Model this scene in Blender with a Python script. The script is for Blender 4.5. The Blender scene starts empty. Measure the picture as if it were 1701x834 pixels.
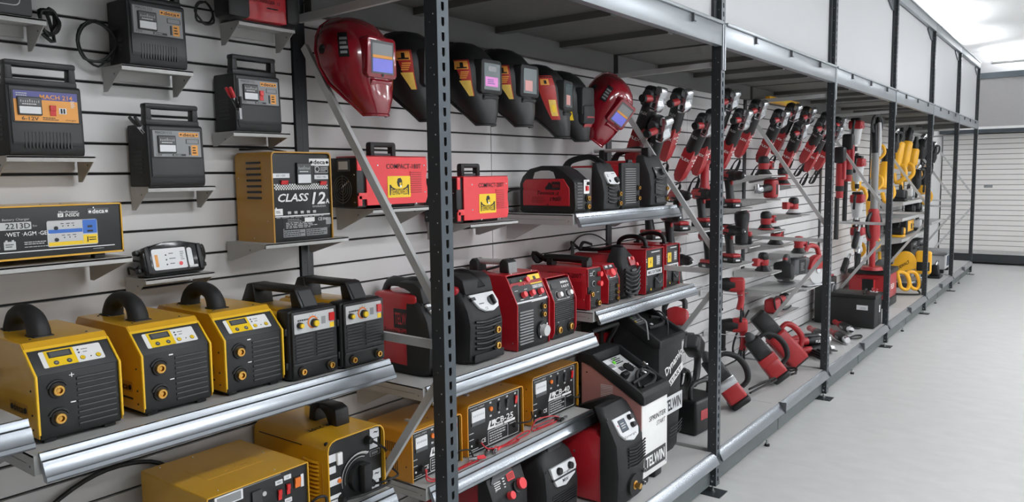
import bpy, bmesh, math, random
from mathutils import Matrix, Vector
random.seed(7)
SC = bpy.context.scene
COL = SC.collection
PI = math.pi
V = Vector

# ------------------------------------------------------------------ camera
CAM = V((-1.5222, -1.3837, 1.5354)); YAW, PITCH, ROLL = 0.64703, -0.09789, -0.01378
cd = bpy.data.cameras.new('camera'); cam = bpy.data.objects.new('camera', cd); COL.objects.link(cam)
fw = V((math.cos(YAW)*math.cos(PITCH), math.sin(YAW)*math.cos(PITCH), math.sin(PITCH)))
rt = V((math.sin(YAW), -math.cos(YAW), 0)); up = rt.cross(fw)
r2 = math.cos(ROLL)*rt + math.sin(ROLL)*up; u2 = -math.sin(ROLL)*rt + math.cos(ROLL)*up
mw = Matrix((( r2.x, u2.x, -fw.x, CAM.x), (r2.y, u2.y, -fw.y, CAM.y), (r2.z, u2.z, -fw.z, CAM.z), (0, 0, 0, 1)))
cam.matrix_world = mw
cd.sensor_width = 36; cd.lens = 36*1280.48/1701; cd.clip_start = .05
SC.camera = cam

# ------------------------------------------------------------------ light and exposure
SC.view_settings.view_transform = 'Standard'; SC.view_settings.look = 'None'
SC.view_settings.gamma = 1; SC.view_settings.exposure = 0.12
SC.view_settings.use_curve_mapping = False
wd = bpy.data.worlds.new('world'); SC.world = wd; wd.use_nodes = True
wd.node_tree.nodes['Background'].inputs[0].default_value = (.8, .9, 1, 1)
wd.node_tree.nodes['Background'].inputs[1].default_value = .05
SC.cycles.use_denoising = True
SC.cycles.max_bounces = 8; SC.cycles.diffuse_bounces = 5
SC.cycles.sample_clamp_indirect = 6
LAMP_POWER = 47.0
CEIL_Z = 3.46
LAMPS = [(x, y, 3.40) for x in (-.9, 1.2, 3.4, 6.0, 9.0) for y in (-2.7, -4.9) if (x > 0 or y > -3) and not (y > -3 and x in (3.4, 9.0))]+[(7.5, -3.6, 3.40), (10.6, -3.6, 3.40)]
ADDED_UPLIGHTS = [(x, .28, 3.22, 0) for x in (5.6, 7.6, 9.6, 11.6)]+[(13.28, y, 3.24, PI/2) for y in (-.6, -2.2)]  # hidden strip lights, added so the far ceiling and back wall glow

# ------------------------------------------------------------------ materials (all procedural)
def lin(c): c /= 255; return c/12.92 if c <= .04045 else ((c+.055)/1.055)**2.4
MT = {}
def mat(name, col, rough=.5, metal=0., var=.05, scale=30., bump=0., emit=0., coat=0., alpha=None, stretch=None):
    m = bpy.data.materials.new(name); m.use_nodes = True; nt = m.node_tree; N = nt.nodes; L = nt.links
    b = N['Principled BSDF']; c = tuple(lin(x) for x in col)
    tc = N.new('ShaderNodeTexCoord'); mp = N.new('ShaderNodeMapping'); L.new(tc.outputs['Object'], mp.inputs['Vector'])
    if stretch: mp.inputs['Scale'].default_value = stretch
    nz = N.new('ShaderNodeTexNoise'); nz.inputs['Scale'].default_value = scale; nz.inputs['Detail'].default_value = 4
    L.new(mp.outputs[0], nz.inputs['Vector'])
    mx = N.new('ShaderNodeMix'); mx.data_type = 'RGBA'
    mx.inputs['A'].default_value = tuple(x*(1-var) for x in c)+(1,); mx.inputs['B'].default_value = tuple(min(1, x*(1+var)) for x in c)+(1,)
    L.new(nz.outputs['Fac'], mx.inputs['Factor']); L.new(mx.outputs['Result'], b.inputs['Base Color'])
    rv = .02 if metal > .8 else .15
    mr = N.new('ShaderNodeMapRange'); mr.inputs['To Min'].default_value = max(0, rough*(1-rv)); mr.inputs['To Max'].default_value = min(1, rough*(1+rv))
    L.new(nz.outputs['Fac'], mr.inputs['Value']); L.new(mr.outputs[0], b.inputs['Roughness'])
    b.inputs['Metallic'].default_value = metal
    if coat: b.inputs['Coat Weight'].default_value = coat; b.inputs['Coat Roughness'].default_value = .08
    if emit:
        b.inputs['Emission Color'].default_value = c+(1,); b.inputs['Emission Strength'].default_value = emit
    if bump:
        bp = N.new('ShaderNodeBump'); bp.inputs['Strength'].default_value = bump; bp.inputs['Distance'].default_value = .002
        L.new(nz.outputs['Fac'], bp.inputs['Height']); L.new(bp.outputs[0], b.inputs['Normal'])
    MT[name] = m
    return m
mat('floor_lino', (204, 204, 202), .42, var=.13, scale=11, bump=.05, stretch=(1, .6, 1))
mat('ceiling_white', (232, 232, 231), .8)
mat('wall_white', (228, 228, 228), .8)
mat('wall_taupe', (120, 112, 104), .8)
mat('slat', (208, 207, 206), .5, var=.03, scale=2, stretch=(1, 1, 6))
mat('slat_lit', (236, 233, 230), .5, var=.03, scale=2)  # far slats lightened in colour to stand for stronger light there
mat('box_shaded', (168, 166, 166), .5)  # far upper panel darkened in colour to stand for weaker light
mat('slat_back', (50, 50, 50), .8)  # dark backing behind the boards, groove shade put into its colour
mat('post', (74, 82, 88), .32, .35, var=.04, scale=20)  # slotted front faces lighter than the sides, light on them put into colour
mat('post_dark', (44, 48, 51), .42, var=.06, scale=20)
mat('beam_grey', (158, 164, 168), .32, .5, var=.04, scale=3)
mat('deck_dark', (92, 92, 90), .6)
mat('panel_grey', (196, 197, 198), .5, 0., var=.03, scale=2)
mat('kick', (88, 95, 95), .45)
mat('shelf', (180, 180, 178), .45, var=.03)
mat('zinc', (142, 147, 152), .25, .88, var=.012, scale=1.2, stretch=(.3, 1, 1))
mat('steel', (200, 203, 206), .25, .95)
mat('brace', (198, 199, 198), .36, .25)
mat('brass', (205, 160, 82), .25, .9)
mat('chrome', (225, 225, 228), .1, 1.)
mat('black', (21, 22, 23), .45, var=.1)
mat('black_soft', (30, 31, 32), .62, var=.12, scale=60)
mat('black_gloss', (24, 25, 27), .16)
mat('rubber', (27, 27, 28), .6)
mat('charcoal', (54, 56, 58), .5)
mat('grey_dark', (88, 90, 92), .5)
mat('grey', (140, 142, 143), .45)
mat('grey_light', (196, 197, 197), .45)
mat('white', (238, 238, 236), .4)
mat('paper', (226, 228, 230), .5)
mat('yellow_case', (216, 164, 36), .32, var=.04, coat=.3)
mat('yellow_trim', (238, 190, 36), .35)
mat('yellow', (244, 205, 34), .4)
mat('ochre_case', (186, 136, 40), .34, var=.04, coat=.3)
mat('amber_case', (214, 150, 40), .34, var=.04, coat=.2)
mat('tool_yellow', (240, 178, 40), .38)
mat('red_case', (188, 36, 46), .33, var=.04, coat=.3)
mat('red_bright', (232, 62, 68), .38, var=.03)
mat('red_dark', (160, 24, 34), .35, coat=.3)
mat('red_helmet', (132, 14, 30), .18, coat=.8)
mat('red_tool', (166, 40, 44), .36)
mat('red_lens', (206, 34, 34), .25)
mat('orange', (232, 120, 36), .35)
mat('label_orange', (232, 160, 72), .45)
mat('label_blue', (58, 112, 198), .4)
mat('label_violet', (88, 88, 150), .45)
mat('sky_lens', (120, 122, 232), .12, coat=.5)
mat('pink_lens', (226, 132, 206), .15, coat=.5)
mat('smoke_lens', (86, 98, 100), .12, coat=.5)
mat('blush', (206, 148, 142), .4)
mat('green_led', (120, 230, 70), .3)
mat('flame', (232, 190, 90), .45, var=.35, scale=40)
mat('sticker_red', (170, 44, 40), .45, var=.25, scale=50)
mat('silver_case', (176, 172, 164), .32, .5)
mat('lamp', (247, 250, 255), .5, emit=LAMP_POWER)
mat('navy', (52, 66, 84), .4)

# ------------------------------------------------------------------ mesh helpers
_txt = {}
def text_mesh(s, shear=0., bold=0.):
    k = (s, shear, bold)
    if k not in _txt:
        c = bpy.data.curves.new('t', 'FONT'); c.body = s; c.resolution_u = 2; c.shear = shear; c.offset = bold; c.fill_mode = 'FRONT'
        o = bpy.data.objects.new('t', c); me = bpy.data.meshes.new_from_object(o)
        vs = [tuple(v.co) for v in me.vertices]; fs = [tuple(p.vertices) for p in me.polygons]
        bpy.data.objects.remove(o); bpy.data.curves.remove(c); bpy.data.meshes.remove(me)
        if vs:
            x0 = min(v[0] for v in vs); x1 = max(v[0] for v in vs); y0 = min(v[1] for v in vs); y1 = max(v[1] for v in vs)
        else: x0 = x1 = y0 = y1 = 0
        _txt[k] = (vs, fs, x0, x1, y0, y1)
    return _txt[k]

def frame(o, ex, ey):
    ex = V(ex).normalized(); ey = V(ey).normalized(); n = ex.cross(ey)
    return Matrix(((ex.x, ey.x, n.x, o[0]), (ex.y, ey.y, n.y, o[1]), (ex.z, ey.z, n.z, o[2]), (0, 0, 0, 1)))
def FRONT(y=0, x=0, z=0): return frame((x, y, z), (1, 0, 0), (0, 0, 1))
def SIDE(x, y=0, z=0): return frame((x, y, z), (0, -1, 0), (0, 0, 1))          # faces -X
def RSIDE(x, y=0, z=0): return frame((x, y, z), (0, 1, 0), (0, 0, 1))          # faces +X
def TOP(z, x=0, y=0): return frame((x, y, z), (1, 0, 0), (0, 1, 0))
def SLOPE(p0, p1, x=0):   # plane across X rising from (y,z)=p0 to p1, facing the aisle
    return frame((x, p0[0], p0[1]), (1, 0, 0), (0, p1[0]-p0[0], p1[1]-p0[1]))

def smoothpath(P, k=5, closed=False):
    P = [V(p) for p in P]
    if len(P) < 3: return P
    out = []; n = len(P)
    for i in range(n if closed else n-1):
        if closed: a, b, c, d = P[i-1], P[i], P[(i+1) % n], P[(i+2) % n]
        else: a, b, c, d = P[max(i-1, 0)], P[i], P[i+1], P[min(i+2, n-1)]
        for j in range(k):
            t = j/k
            out.append(.5*((2*b)+(c-a)*t+(2*a-5*b+4*c-d)*t*t+(3*b-a-3*c+d)*t**3))
    if not closed: out.append(P[-1])
    return out

class MB:
    def __init__(s, M=None): s.v = []; s.f = []; s.mi = []; s.mats = []; s.M = M or Matrix()
    def at(s, M): s.M = M; return s
    def add(s, vs, fs, m):
        if m not in s.mats: s.mats.append(m)
        k = s.mats.index(m); n = len(s.v); M = s.M
        s.v += [tuple(M @ V(v)) for v in vs]; s.f += [tuple(i+n for i in f) for f in fs]; s.mi += [k]*len(fs); return s
    def addbm(s, bm, m):
        bm.verts.index_update()
        s.add([v.co[:] for v in bm.verts], [[v.index for v in f.verts] for f in bm.faces], m); bm.free(); return s
    def box(s, x0, y0, z0, x1, y1, z1, m, b=0., seg=2):
        if x1 < x0: x0, x1 = x1, x0
        if y1 < y0: y0, y1 = y1, y0
        if z1 < z0: z0, z1 = z1, z0
        vs = [(x, y, z) for x in (x0, x1) for y in (y0, y1) for z in (z0, z1)]
        fs = [(0, 1, 3, 2), (4, 6, 7, 5), (0, 4, 5, 1), (2, 3, 7, 6), (0, 2, 6, 4), (1, 5, 7, 3)]
        if b <= 0: return s.add(vs, fs, m)
        bm = bmesh.new(); q = [bm.verts.new(v) for v in vs]
        for f in fs: bm.faces.new([q[i] for i in f])
        b = min(b, .49*min(x1-x0, y1-y0, z1-z0))
        bmesh.ops.bevel(bm, geom=bm.edges[:], offset=b, segments=seg, affect='EDGES', profile=.5)
        return s.addbm(bm, m)
    def prism(s, pts, z0, z1, m, b=0., seg=2):
        """polygon in local XY, pushed along local Z"""
        a = sum(pts[i-1][0]*pts[i][1]-pts[i][0]*pts[i-1][1] for i in range(len(pts)))
        if a < 0: pts = pts[::-1]
        n = len(pts)
        vs = [(x, y, z0) for x, y in pts]+[(x, y, z1) for x, y in pts]
        fs = [tuple(range(n-1, -1, -1)), tuple(range(n, 2*n))]+[(i, (i+1) % n, n+(i+1) % n, n+i) for i in range(n)]
        if b <= 0: return s.add(vs, fs, m)
        bm = bmesh.new(); q = [bm.verts.new(v) for v in vs]
        for f in fs: bm.faces.new([q[i] for i in f])
        bmesh.ops.bevel(bm, geom=bm.edges[:], offset=b, segments=seg, affect='EDGES', profile=.5, clamp_overlap=True)
        return s.addbm(bm, m)
    def extx(s, pts, x0, x1, m, b=0., seg=2):
        """side profile given as (y, z) points, pushed along X"""
        M = s.M; s.M = M @ Matrix(((0, 0, 1, 0), (1, 0, 0, 0), (0, 1, 0, 0), (0, 0, 0, 1)))
        s.prism(pts, x0, x1, m, b, seg); s.M = M; return s
    def exty(s, pts, y0, y1, m, b=0., seg=2):
        """front outline given as (x, z) points, pushed along Y"""
        M = s.M; s.M = M @ Matrix(((1, 0, 0, 0), (0, 0, -1, 0), (0, 1, 0, 0), (0, 0, 0, 1)))
        s.prism(pts, -y0, -y1, m, b, seg) if y0 > y1 else s.prism(pts, -y1, -y0, m, b, seg); s.M = M; return s
    def cyl(s, p, d, r, h, m, n=20, r2=None, b=0.):
        p = V(p); d = V(d).normalized(); a = d.orthogonal().normalized(); c = d.cross(a); r2 = r if r2 is None else r2
        prof = [(r, 0), (r2, h)] if b <= 0 else [(max(r-b, 0), 0), (r, b), (r2, h-b), (max(r2-b, 0), h)]
        vs = []; k = len(prof)
        for rr, z in prof: vs += [tuple(p+d*z+(a*math.cos(2*PI*i/n)+c*math.sin(2*PI*i/n))*rr) for i in range(n)]
        fs = [tuple(range(n-1, -1, -1)), tuple(range((k-1)*n, k*n))]
        for j in range(k-1): fs += [(j*n+i, j*n+(i+1) % n, (j+1)*n+(i+1) % n, (j+1)*n+i) for i in range(n)]
        return s.add(vs, fs, m)
    def lathe(s, p, d, prof, m, n=24):
        p = V(p); d = V(d).normalized(); a = d.orthogonal().normalized(); c = d.cross(a); vs = []; k = len(prof)
        for rr, z in prof: vs += [tuple(p+d*z+(a*math.cos(2*PI*i/n)+c*math.sin(2*PI*i/n))*max(rr, 1e-4)) for i in range(n)]
        fs = [tuple(range(n-1, -1, -1)), tuple(range((k-1)*n, k*n))]
        for j in range(k-1): fs += [(j*n+i, j*n+(i+1) % n, (j+1)*n+(i+1) % n, (j+1)*n+i) for i in range(n)]
        return s.add(vs, fs, m)
    def ring(s, p, d, r, t, m, n=24, k=8):
        p = V(p); d = V(d).normalized(); a = d.orthogonal().normalized(); c = d.cross(a)
        return s.tube([p+(a*math.cos(2*PI*i/n)+c*math.sin(2*PI*i/n))*r for i in range(n)], t, m, k, raw=True, closed=True)
    def tube(s, P, r, m, n=8, k=5, raw=False, closed=False, rx=None, upv=None):
        P = [V(p) for p in P] if raw else smoothpath(P, k, closed)
        N = len(P); vs = []; fs = []; rs = r if isinstance(r, (list, tuple)) else None
        prev = None
        for i in range(N):
            t = (P[(i+1) % N]-P[i-1]) if closed else (P[min(i+1, N-1)]-P[max(i-1, 0)])
            if t.length < 1e-9: t = V((0, 0, 1))
            t.normalize()
            if upv is not None: a = V(upv)-t*V(upv).dot(t)
            elif prev is None: a = t.orthogonal()
            else: a = prev-t*prev.dot(t)
            if a.length < 1e-6: a = t.orthogonal()
            a.normalize(); prev = a; c = t.cross(a)
            if rs: q = i/(N-1)*(len(rs)-1); j = min(int(q), len(rs)-2); rr = rs[j]+(rs[j+1]-rs[j])*(q-j)
            else: rr = r
            ra = rr; rc = rr if rx is None else rr*rx
            vs += [tuple(P[i]+a*math.cos(2*PI*j/n)*ra+c*math.sin(2*PI*j/n)*rc) for j in range(n)]
        for i in range(N if closed else N-1):
            q = (i+1) % N
            fs += [(i*n+j, i*n+(j+1) % n, q*n+(j+1) % n, q*n+j) for j in range(n)]
        if not closed: fs += [tuple(range(n-1, -1, -1)), tuple(range((N-1)*n, N*n))]
        return s.add(vs, fs, m)
    def bar(s, p, q, w, h, m, upv=(0, 0, 1)):
        p, q = V(p), V(q); t = (q-p).normalized(); a = V(upv)-t*V(upv).dot(t)
        if a.length < 1e-5: a = t.orthogonal()
        a.normalize(); c = t.cross(a); L = (q-p).length; M = s.M
        s.M = M @ Matrix(((t.x, c.x, a.x, p.x), (t.y, c.y, a.y, p.y), (t.z, c.z, a.z, p.z), (0, 0, 0, 1)))
        s.box(0, -w/2, -h/2, L, w/2, h/2, m); s.M = M; return s
    def loft(s, rings, m, cap=True, closed=True):
        n = len(rings[0]); vs = [tuple(p) for r in rings for p in r]; fs = []
        for i in range(len(rings)-1):
            for j in range(n if closed else n-1):
                fs.append((i*n+j, i*n+(j+1) % n, (i+1)*n+(j+1) % n, (i+1)*n+j))
        if cap: fs += [tuple(range(n-1, -1, -1)), tuple(range((len(rings)-1)*n, len(rings)*n))]
        return s.add(vs, fs, m)
    # --- things drawn on a face: local frame, z is outward
    def rect(s, x, y, w, h, m, t=.0012, r=0.):
        """plate centred at (x, y)"""
        if r <= 0: return s.box(x-w/2, y-h/2, -.001, x+w/2, y+h/2, t, m)
        pts = []
        for cx, cy, a0 in ((w/2-r, h/2-r, 0), (-w/2+r, h/2-r, 90), (-w/2+r, -h/2+r, 180), (w/2-r, -h/2+r, 270)):
            for a in (0, 30, 60, 90): A = math.radians(a0+a); pts.append((x+cx+r*math.cos(A), y+cy+r*math.sin(A)))
        return s.prism(pts, -.001, t, m)
    def disc(s, x, y, r, m, t=.002, r2=None, n=20): return s.cyl((x, y, -.001), (0, 0, 1), r, t+.001, m, n, r2)
    def text(s, st, x, y, h, m, w=None, al='c', t=.0016, shear=0., bold=0., maxw=None):
        vs, fs, x0, x1, y0, y1 = text_mesh(st, shear, bold)
        if not vs: return s
        ky = h/(y1-y0); kx = w/(x1-x0) if w else ky
        if maxw and kx*(x1-x0) > maxw: kx = maxw/(x1-x0)
        ox = {'c': (x0+x1)/2, 'l': x0, 'r': x1}[al]
        return s.add([(x+(a-ox)*kx, y+(b-(y0+y1)/2)*ky, t) for a, b, _ in vs], fs, m)
    def louvers(s, x, y, w, h, n, m, t=.0015, frac=.45, vert=False):
        for i in range(n):
            if vert: s.box(x-w/2+w*(i+.5-frac/2)/n, y-h/2, -.001, x-w/2+w*(i+.5+frac/2)/n, y+h/2, t, m)
            else: s.box(x-w/2, y-h/2+h*(i+.5-frac/2)/n, -.001, x+w/2, y-h/2+h*(i+.5+frac/2)/n, t, m)
        return s
    def lines(s, x, y, w, h, n, m, seed=1, t=.0015, al='l'):
        """rows of fine print: short irregular bars"""
        R = random.Random(seed)
        for i in range(n):
            yy = y+h/2-h*(i+.5)/n; xx = x-w/2
            end = x+w/2-(R.random()*.35*w if al == 'l' else 0)
            while xx < end:
                q = min(w*(.05+.12*R.random()), end-xx)
                s.box(xx, yy-h/n*.22, -.0005, xx+q, yy+h/n*.22, t, m); xx += q+w*.03
        return s

def part(mb, name, parent=None, label=None, sharp=38):
    me = bpy.data.meshes.new(name); me.from_pydata(mb.v, [], mb.f)
    for k in mb.mats: me.materials.append(MT[k])
    me.polygons.foreach_set('material_index', mb.mi)
    me.polygons.foreach_set('use_smooth', [True]*len(mb.f))
    me.update(); me.set_sharp_from_angle(angle=math.radians(sharp))
    o = bpy.data.objects.new(name, me); COL.objects.link(o)
    if parent: o.parent = parent
    if label: o['label'] = label
    return o
def thing(name, label, cat, loc=(0, 0, 0), rz=0., group=None, rot=None):
    o = bpy.data.objects.new(name, None); COL.objects.link(o); o.empty_display_size = .05
    o.location = loc; o.rotation_euler = rot or (0, 0, rz); o['label'] = label; o['category'] = cat
    if group: o['group'] = group
    return o
def tag(o, label, cat, group=None):
    o['label'] = label; o['category'] = cat
    if group: o['group'] = group
    return o
def struct(mb, name, **k): o = part(mb, name, **k); o['kind'] = 'structure'; return o
def dup(root, loc, label, rz=None, rot=None, group=None):
    r = root.copy(); COL.objects.link(r); r.location = loc
    if rz is not None: r.rotation_euler = (0, 0, rz)
    if rot is not None: r.rotation_euler = rot
    r['label'] = label
    if group: r['group'] = group
    for ch in list(root.children):
        c = ch.copy(); COL.objects.link(c); c.parent = r
        for g in list(ch.children):
            d = g.copy(); COL.objects.link(d); d.parent = c
    return r

def own(o, owner):
    """a lead or clamp built in place becomes a part of the tool it belongs to"""
    inv = (Matrix.Translation(owner.location) @ owner.rotation_euler.to_matrix().to_4x4()).inverted()
    if o.type == 'MESH' : o.data.transform(inv)
    else:
        mw = inv @ Matrix.Translation(o.location) @ o.rotation_euler.to_matrix().to_4x4()
        o.location = mw.to_translation(); o.rotation_euler = mw.to_euler()
    o.parent = owner
    for k in ('category', 'label', 'group'):
        if k in o.keys(): del o[k]
    return o
def settle(t, z):
    """lower or lift a thing until its lowest point rests at height z"""
    M = Matrix.Translation(t.location) @ t.rotation_euler.to_matrix().to_4x4() @ Matrix.Diagonal(t.scale.to_4d())
    lo = min((M @ v.co).z for c in t.children for v in c.data.vertices)
    t.location.z += z-lo

# ------------------------------------------------------------------ room
S, W = 1.9058, .602          # bay pitch along X, depth of the racks along Y
NB = 6
m = MB(); m.box(-4, -6, -.1, 13.7, .9, 0, 'floor_lino'); struct(m, 'floor')
m = MB(); m.box(-4, -6, CEIL_Z, 13.7, .9, CEIL_Z+.1, 'ceiling_white'); struct(m, 'ceiling')
m = MB(); m.box(-4, .72, 0, 13.7, .9, CEIL_Z, 'wall_white'); struct(m, 'wall_left')
m = MB(); m.box(13.55, -6, 0, 13.7, .72, CEIL_Z, 'wall_white'); struct(m, 'wall_back')
m = MB(); m.box(-4, -6.1, 0, 13.7, -6, CEIL_Z, 'wall_white'); struct(m, 'wall_right')
m = MB(); m.box(-4.1, -6.1, 0, -4, .9, CEIL_Z, 'wall_taupe'); struct(m, 'wall_front')
for i, (x, y, z) in enumerate(LAMPS):
    t = thing('ceiling_light', 'white linear light hanging under the ceiling over the aisle', 'ceiling light', (x, y, z), group='ceiling lights over the aisle')
    m = MB(); m.box(-.65, -.16, -.018, .65, .16, .018, 'white', .004); part(m, 'lamp_housing', t)
    m = MB(); m.box(-.62, -.13, -.024, .62, .13, -.0185, 'lamp'); part(m, 'diffuser', t)
    for q in (-.5, .5): m = MB(); m.cyl((q, 0, .018), (0, 0, 1), .006, CEIL_Z-z-.018, 'grey', 8); part(m, 'suspension_rod', t)
for x, y, z, rz in ADDED_UPLIGHTS:
    t = thing('added_strip_light', 'unseen strip light added above the boxes of the rack to make the ceiling glow', 'strip light', (x, y, z), rz=rz, group='unseen strip lights added above the racks')
    m = MB(); m.box(-.65, -.06, -.02, .65, .06, .012, 'white', .004); part(m, 'lamp_housing', t)
    m = MB(); m.box(-.62, -.05, .0125, .62, .05, .022, 'lamp'); part(m, 'diffuser', t)
    for q in (-.5, .5): m = MB(); m.cyl((q, .055, .012), (0, 0, 1), .004, CEIL_Z-z-.012, 'grey', 8); part(m, 'suspension_rod', t)

# ------------------------------------------------------------------ long rack of bolted bays
rack = thing('shelving_rack', 'long dark grey boltless shelving rack with slatwall back and closed boxes on top', 'shelving rack', (0, 0, 0))
TOPZ = 3.04
def upright(x, y, z0, z1, front=True):
    m = MB(); w, d, g = .045, .045, .0022
    p, sw, sh = .039, .011, .023
    yf = y
    if front:
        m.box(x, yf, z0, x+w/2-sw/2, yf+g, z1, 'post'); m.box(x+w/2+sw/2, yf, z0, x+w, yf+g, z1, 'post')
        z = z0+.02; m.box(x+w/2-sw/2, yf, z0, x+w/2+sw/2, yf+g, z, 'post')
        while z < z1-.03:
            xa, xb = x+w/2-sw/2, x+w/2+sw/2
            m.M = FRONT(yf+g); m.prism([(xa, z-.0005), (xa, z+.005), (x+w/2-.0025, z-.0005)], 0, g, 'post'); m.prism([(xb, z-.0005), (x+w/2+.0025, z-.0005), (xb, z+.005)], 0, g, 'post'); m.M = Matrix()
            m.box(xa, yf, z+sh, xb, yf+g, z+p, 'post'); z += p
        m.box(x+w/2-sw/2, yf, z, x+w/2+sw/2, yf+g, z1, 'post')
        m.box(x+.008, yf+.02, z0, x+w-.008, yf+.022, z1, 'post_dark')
    else: m.box(x, yf, z0, x+w, yf+g, z1, 'post_dark')
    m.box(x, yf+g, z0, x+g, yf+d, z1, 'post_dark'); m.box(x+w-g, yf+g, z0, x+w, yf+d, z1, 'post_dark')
    if front:
        z = z0+.05
        while z < z1-.05:
            for k in ((.011, .0016) if int(z/.039) % 2 else (.011,)):
                m.M = SIDE(x); m.disc(-(yf+k+.003), z, .0022, 'grey_light', .0004, n=6); m.M = Matrix()  # pale discs paint the light seen through the side holes
            z += .078
        m.M = SIDE(x)
        z = z0+.03
        while z < z1: m.disc(-(yf+.026), z, .0018, 'grey', .0004, n=6); z += .117
        m.M = Matrix()
    return m
for n in range(-1, NB+1):
    x = n*S
    u = part(upright(x, 0, .035, TOPZ-.03), 'front_upright', rack)
    m = MB(); m.box(x-.045, -.037, .0, x+.055, .085, .004, 'post_dark'); m.cyl((x+.014, .022, .004), (0, 0, 1), .012, .006, 'steel', 12); m.cyl((x+.014, .022, .008), (0, 0, 1), .005, .045, 'steel', 10)
    m.cyl((x-.001, .018, .058), (-1, 0, 0), .006, .004, 'chrome', 10)
    part(m, 'foot_plate', u)
    m = MB(); m.box(x+.004, -.006, 2.0, x+.017, -.0005, 2.205, 'beam_grey'); m.box(x+.026, -.006, 2.0, x+.041, -.0005, 2.205, 'beam_grey'); m.box(x+.016, -.003, 2.0, x+.027, -.0005, 2.205, 'grey_dark')
    part(m, 'splice_plate', u)
    u = part(upright(x, W-.008, .0, TOPZ-.03, False), 'rear_upright', rack)
    m = MB(); R = random.Random(n)
    m.M = FRONT(W-.008)
    z = .1
    while z < 2.9: m.disc(x+.013, z, .003, 'black', .0003, n=8); z += .078
    m.box(x+.022, 0.05, 0, x+.0235, 2.95, .0006, 'charcoal')
    part(m, 'rail_holes', u)
    # frame bracing: seen from the side a zigzag of galvanised bars
    for nm, a, b in (('diagonal_brace', (.565, 1.935), (.03, 1.165)), ('cross_brace', (.585, 1.078), (.03, 1.072)), ('diagonal_brace', (.03, .985), (.585, .235)), ('cross_brace', (.585, 2.02), (.03, 2.03))):
        m = MB(); m.bar((x+.02, a[0], a[1]), (x+.02, b[0], b[1]), .014, .024, 'brace', (0, 0, 1)); part(m, nm, rack)
for n in range(-2, NB):
    xa, xb = n*S+.045, (n+1)*S
    if 1:
        m = MB(); m.box(xa, -.004, 2.106, xb, .03, 2.2, 'beam_grey', .002)
        m.box(xa, -.013, 2.2, xb, .03, 2.214, 'beam_grey', .002)
        b = part(m, 'beam', rack)
        for f in ((.2, .5, .8) if n else (.82,)):
            m = MB(); hx = xa+(xb-xa)*f
            m.box(hx, -.016, 2.165, hx+.004, -.004, 2.2, 'grey_dark'); m.box(hx, -.016, 2.165, hx+.022, -.0135, 2.171, 'grey_dark'); part(m, 'price_hook', b)
        m = MB(); m.box(xa, .03, 2.125, xb, W-.01, 2.145, 'deck_dark')
        m.box(xa, W-.045, 2.035, xb, W-.012, 2.125, 'deck_dark')
        for f in (.25, .5, .75): m.box(xa+(xb-xa)*f-.02, .03, 2.1, xa+(xb-xa)*f+.02, W-.01, 2.125, 'deck_dark')
        part(m, 'deck', rack)
        m = MB(); m.box(xa-.008, .036, 2.214, xb-.003, .042, 2.955, 'panel_grey'); m.box(xb-.035, .02, 2.214, xb-.004, .036, 2.955, 'post_dark')
        m.box(xa+.012, .03, 2.55, xa+.02, .036, 2.64, 'grey_dark')
        part(m, 'upper_panel', rack)
        m = MB(); m.box(xa-.045, -.002, 2.955, xb, .03, TOPZ, 'beam_grey', .002); m.box(xa-.045, -.012, TOPZ-.012, xb, .03, TOPZ, 'beam_grey')
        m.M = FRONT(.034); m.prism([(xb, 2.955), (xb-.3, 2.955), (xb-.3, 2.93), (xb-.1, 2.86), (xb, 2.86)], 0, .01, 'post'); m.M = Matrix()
        part(m, 'top_beam', rack)
        m = MB(); m.box(xa, .03, TOPZ-.03, xb, W, TOPZ-.01, 'panel_grey'); part(m, 'top_deck', rack)
    m = MB(); m.box(xa, .02, .17, xb, W-.006, .2, 'shelf', .002); m.box(xa+.9, .05, .2, xa+.902, W-.01, .2006, 'grey'); part(m, 'base_shelf', rack)
    m = MB(); m.extx([(.02, .2), (.018, .204), (.006, .196), (-.018, .152), (-.016, .148), (-.006, .15), (.016, .19)], xa, xb, 'zinc')
    m.box(xa+.93, -.022, .145, xa+.935, .022, .206, 'grey_dark') if n > 0 else None
    part(m, 'price_rail', rack)
    m = MB(); m.box(xa, .03, .034, xb, .036, .17, 'kick'); m.box(xa+.95, .028, .034, xa+.953, .031, .17, 'post_dark'); k = part(m, 'toe_kick', rack)
    m = MB(); m.cyl((xa+.74, .02, 0), (0, 0, 1), .014, .012, 'black', 12); m.cyl((xa+.74, .02, .01), (0, 0, 1), .007, .024, 'steel', 10); part(m, 'levelling_foot', k)
    for h in (0, 1):
        a = xa+(xb-xa)*h/2+.001; b = xa+(xb-xa)*(h+1)/2-.0025
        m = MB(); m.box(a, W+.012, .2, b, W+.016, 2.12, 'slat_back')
        z = 1.5505+.006-.075*18
        while z < (2.1):
            z1 = min(z+.0685, 2.118)
            m.box(a, W, max(z, .2), b, W+.012, z1, 'slat', .0012, 1); z += .075
        part(m, 'slatwall_panel', rack)

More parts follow.
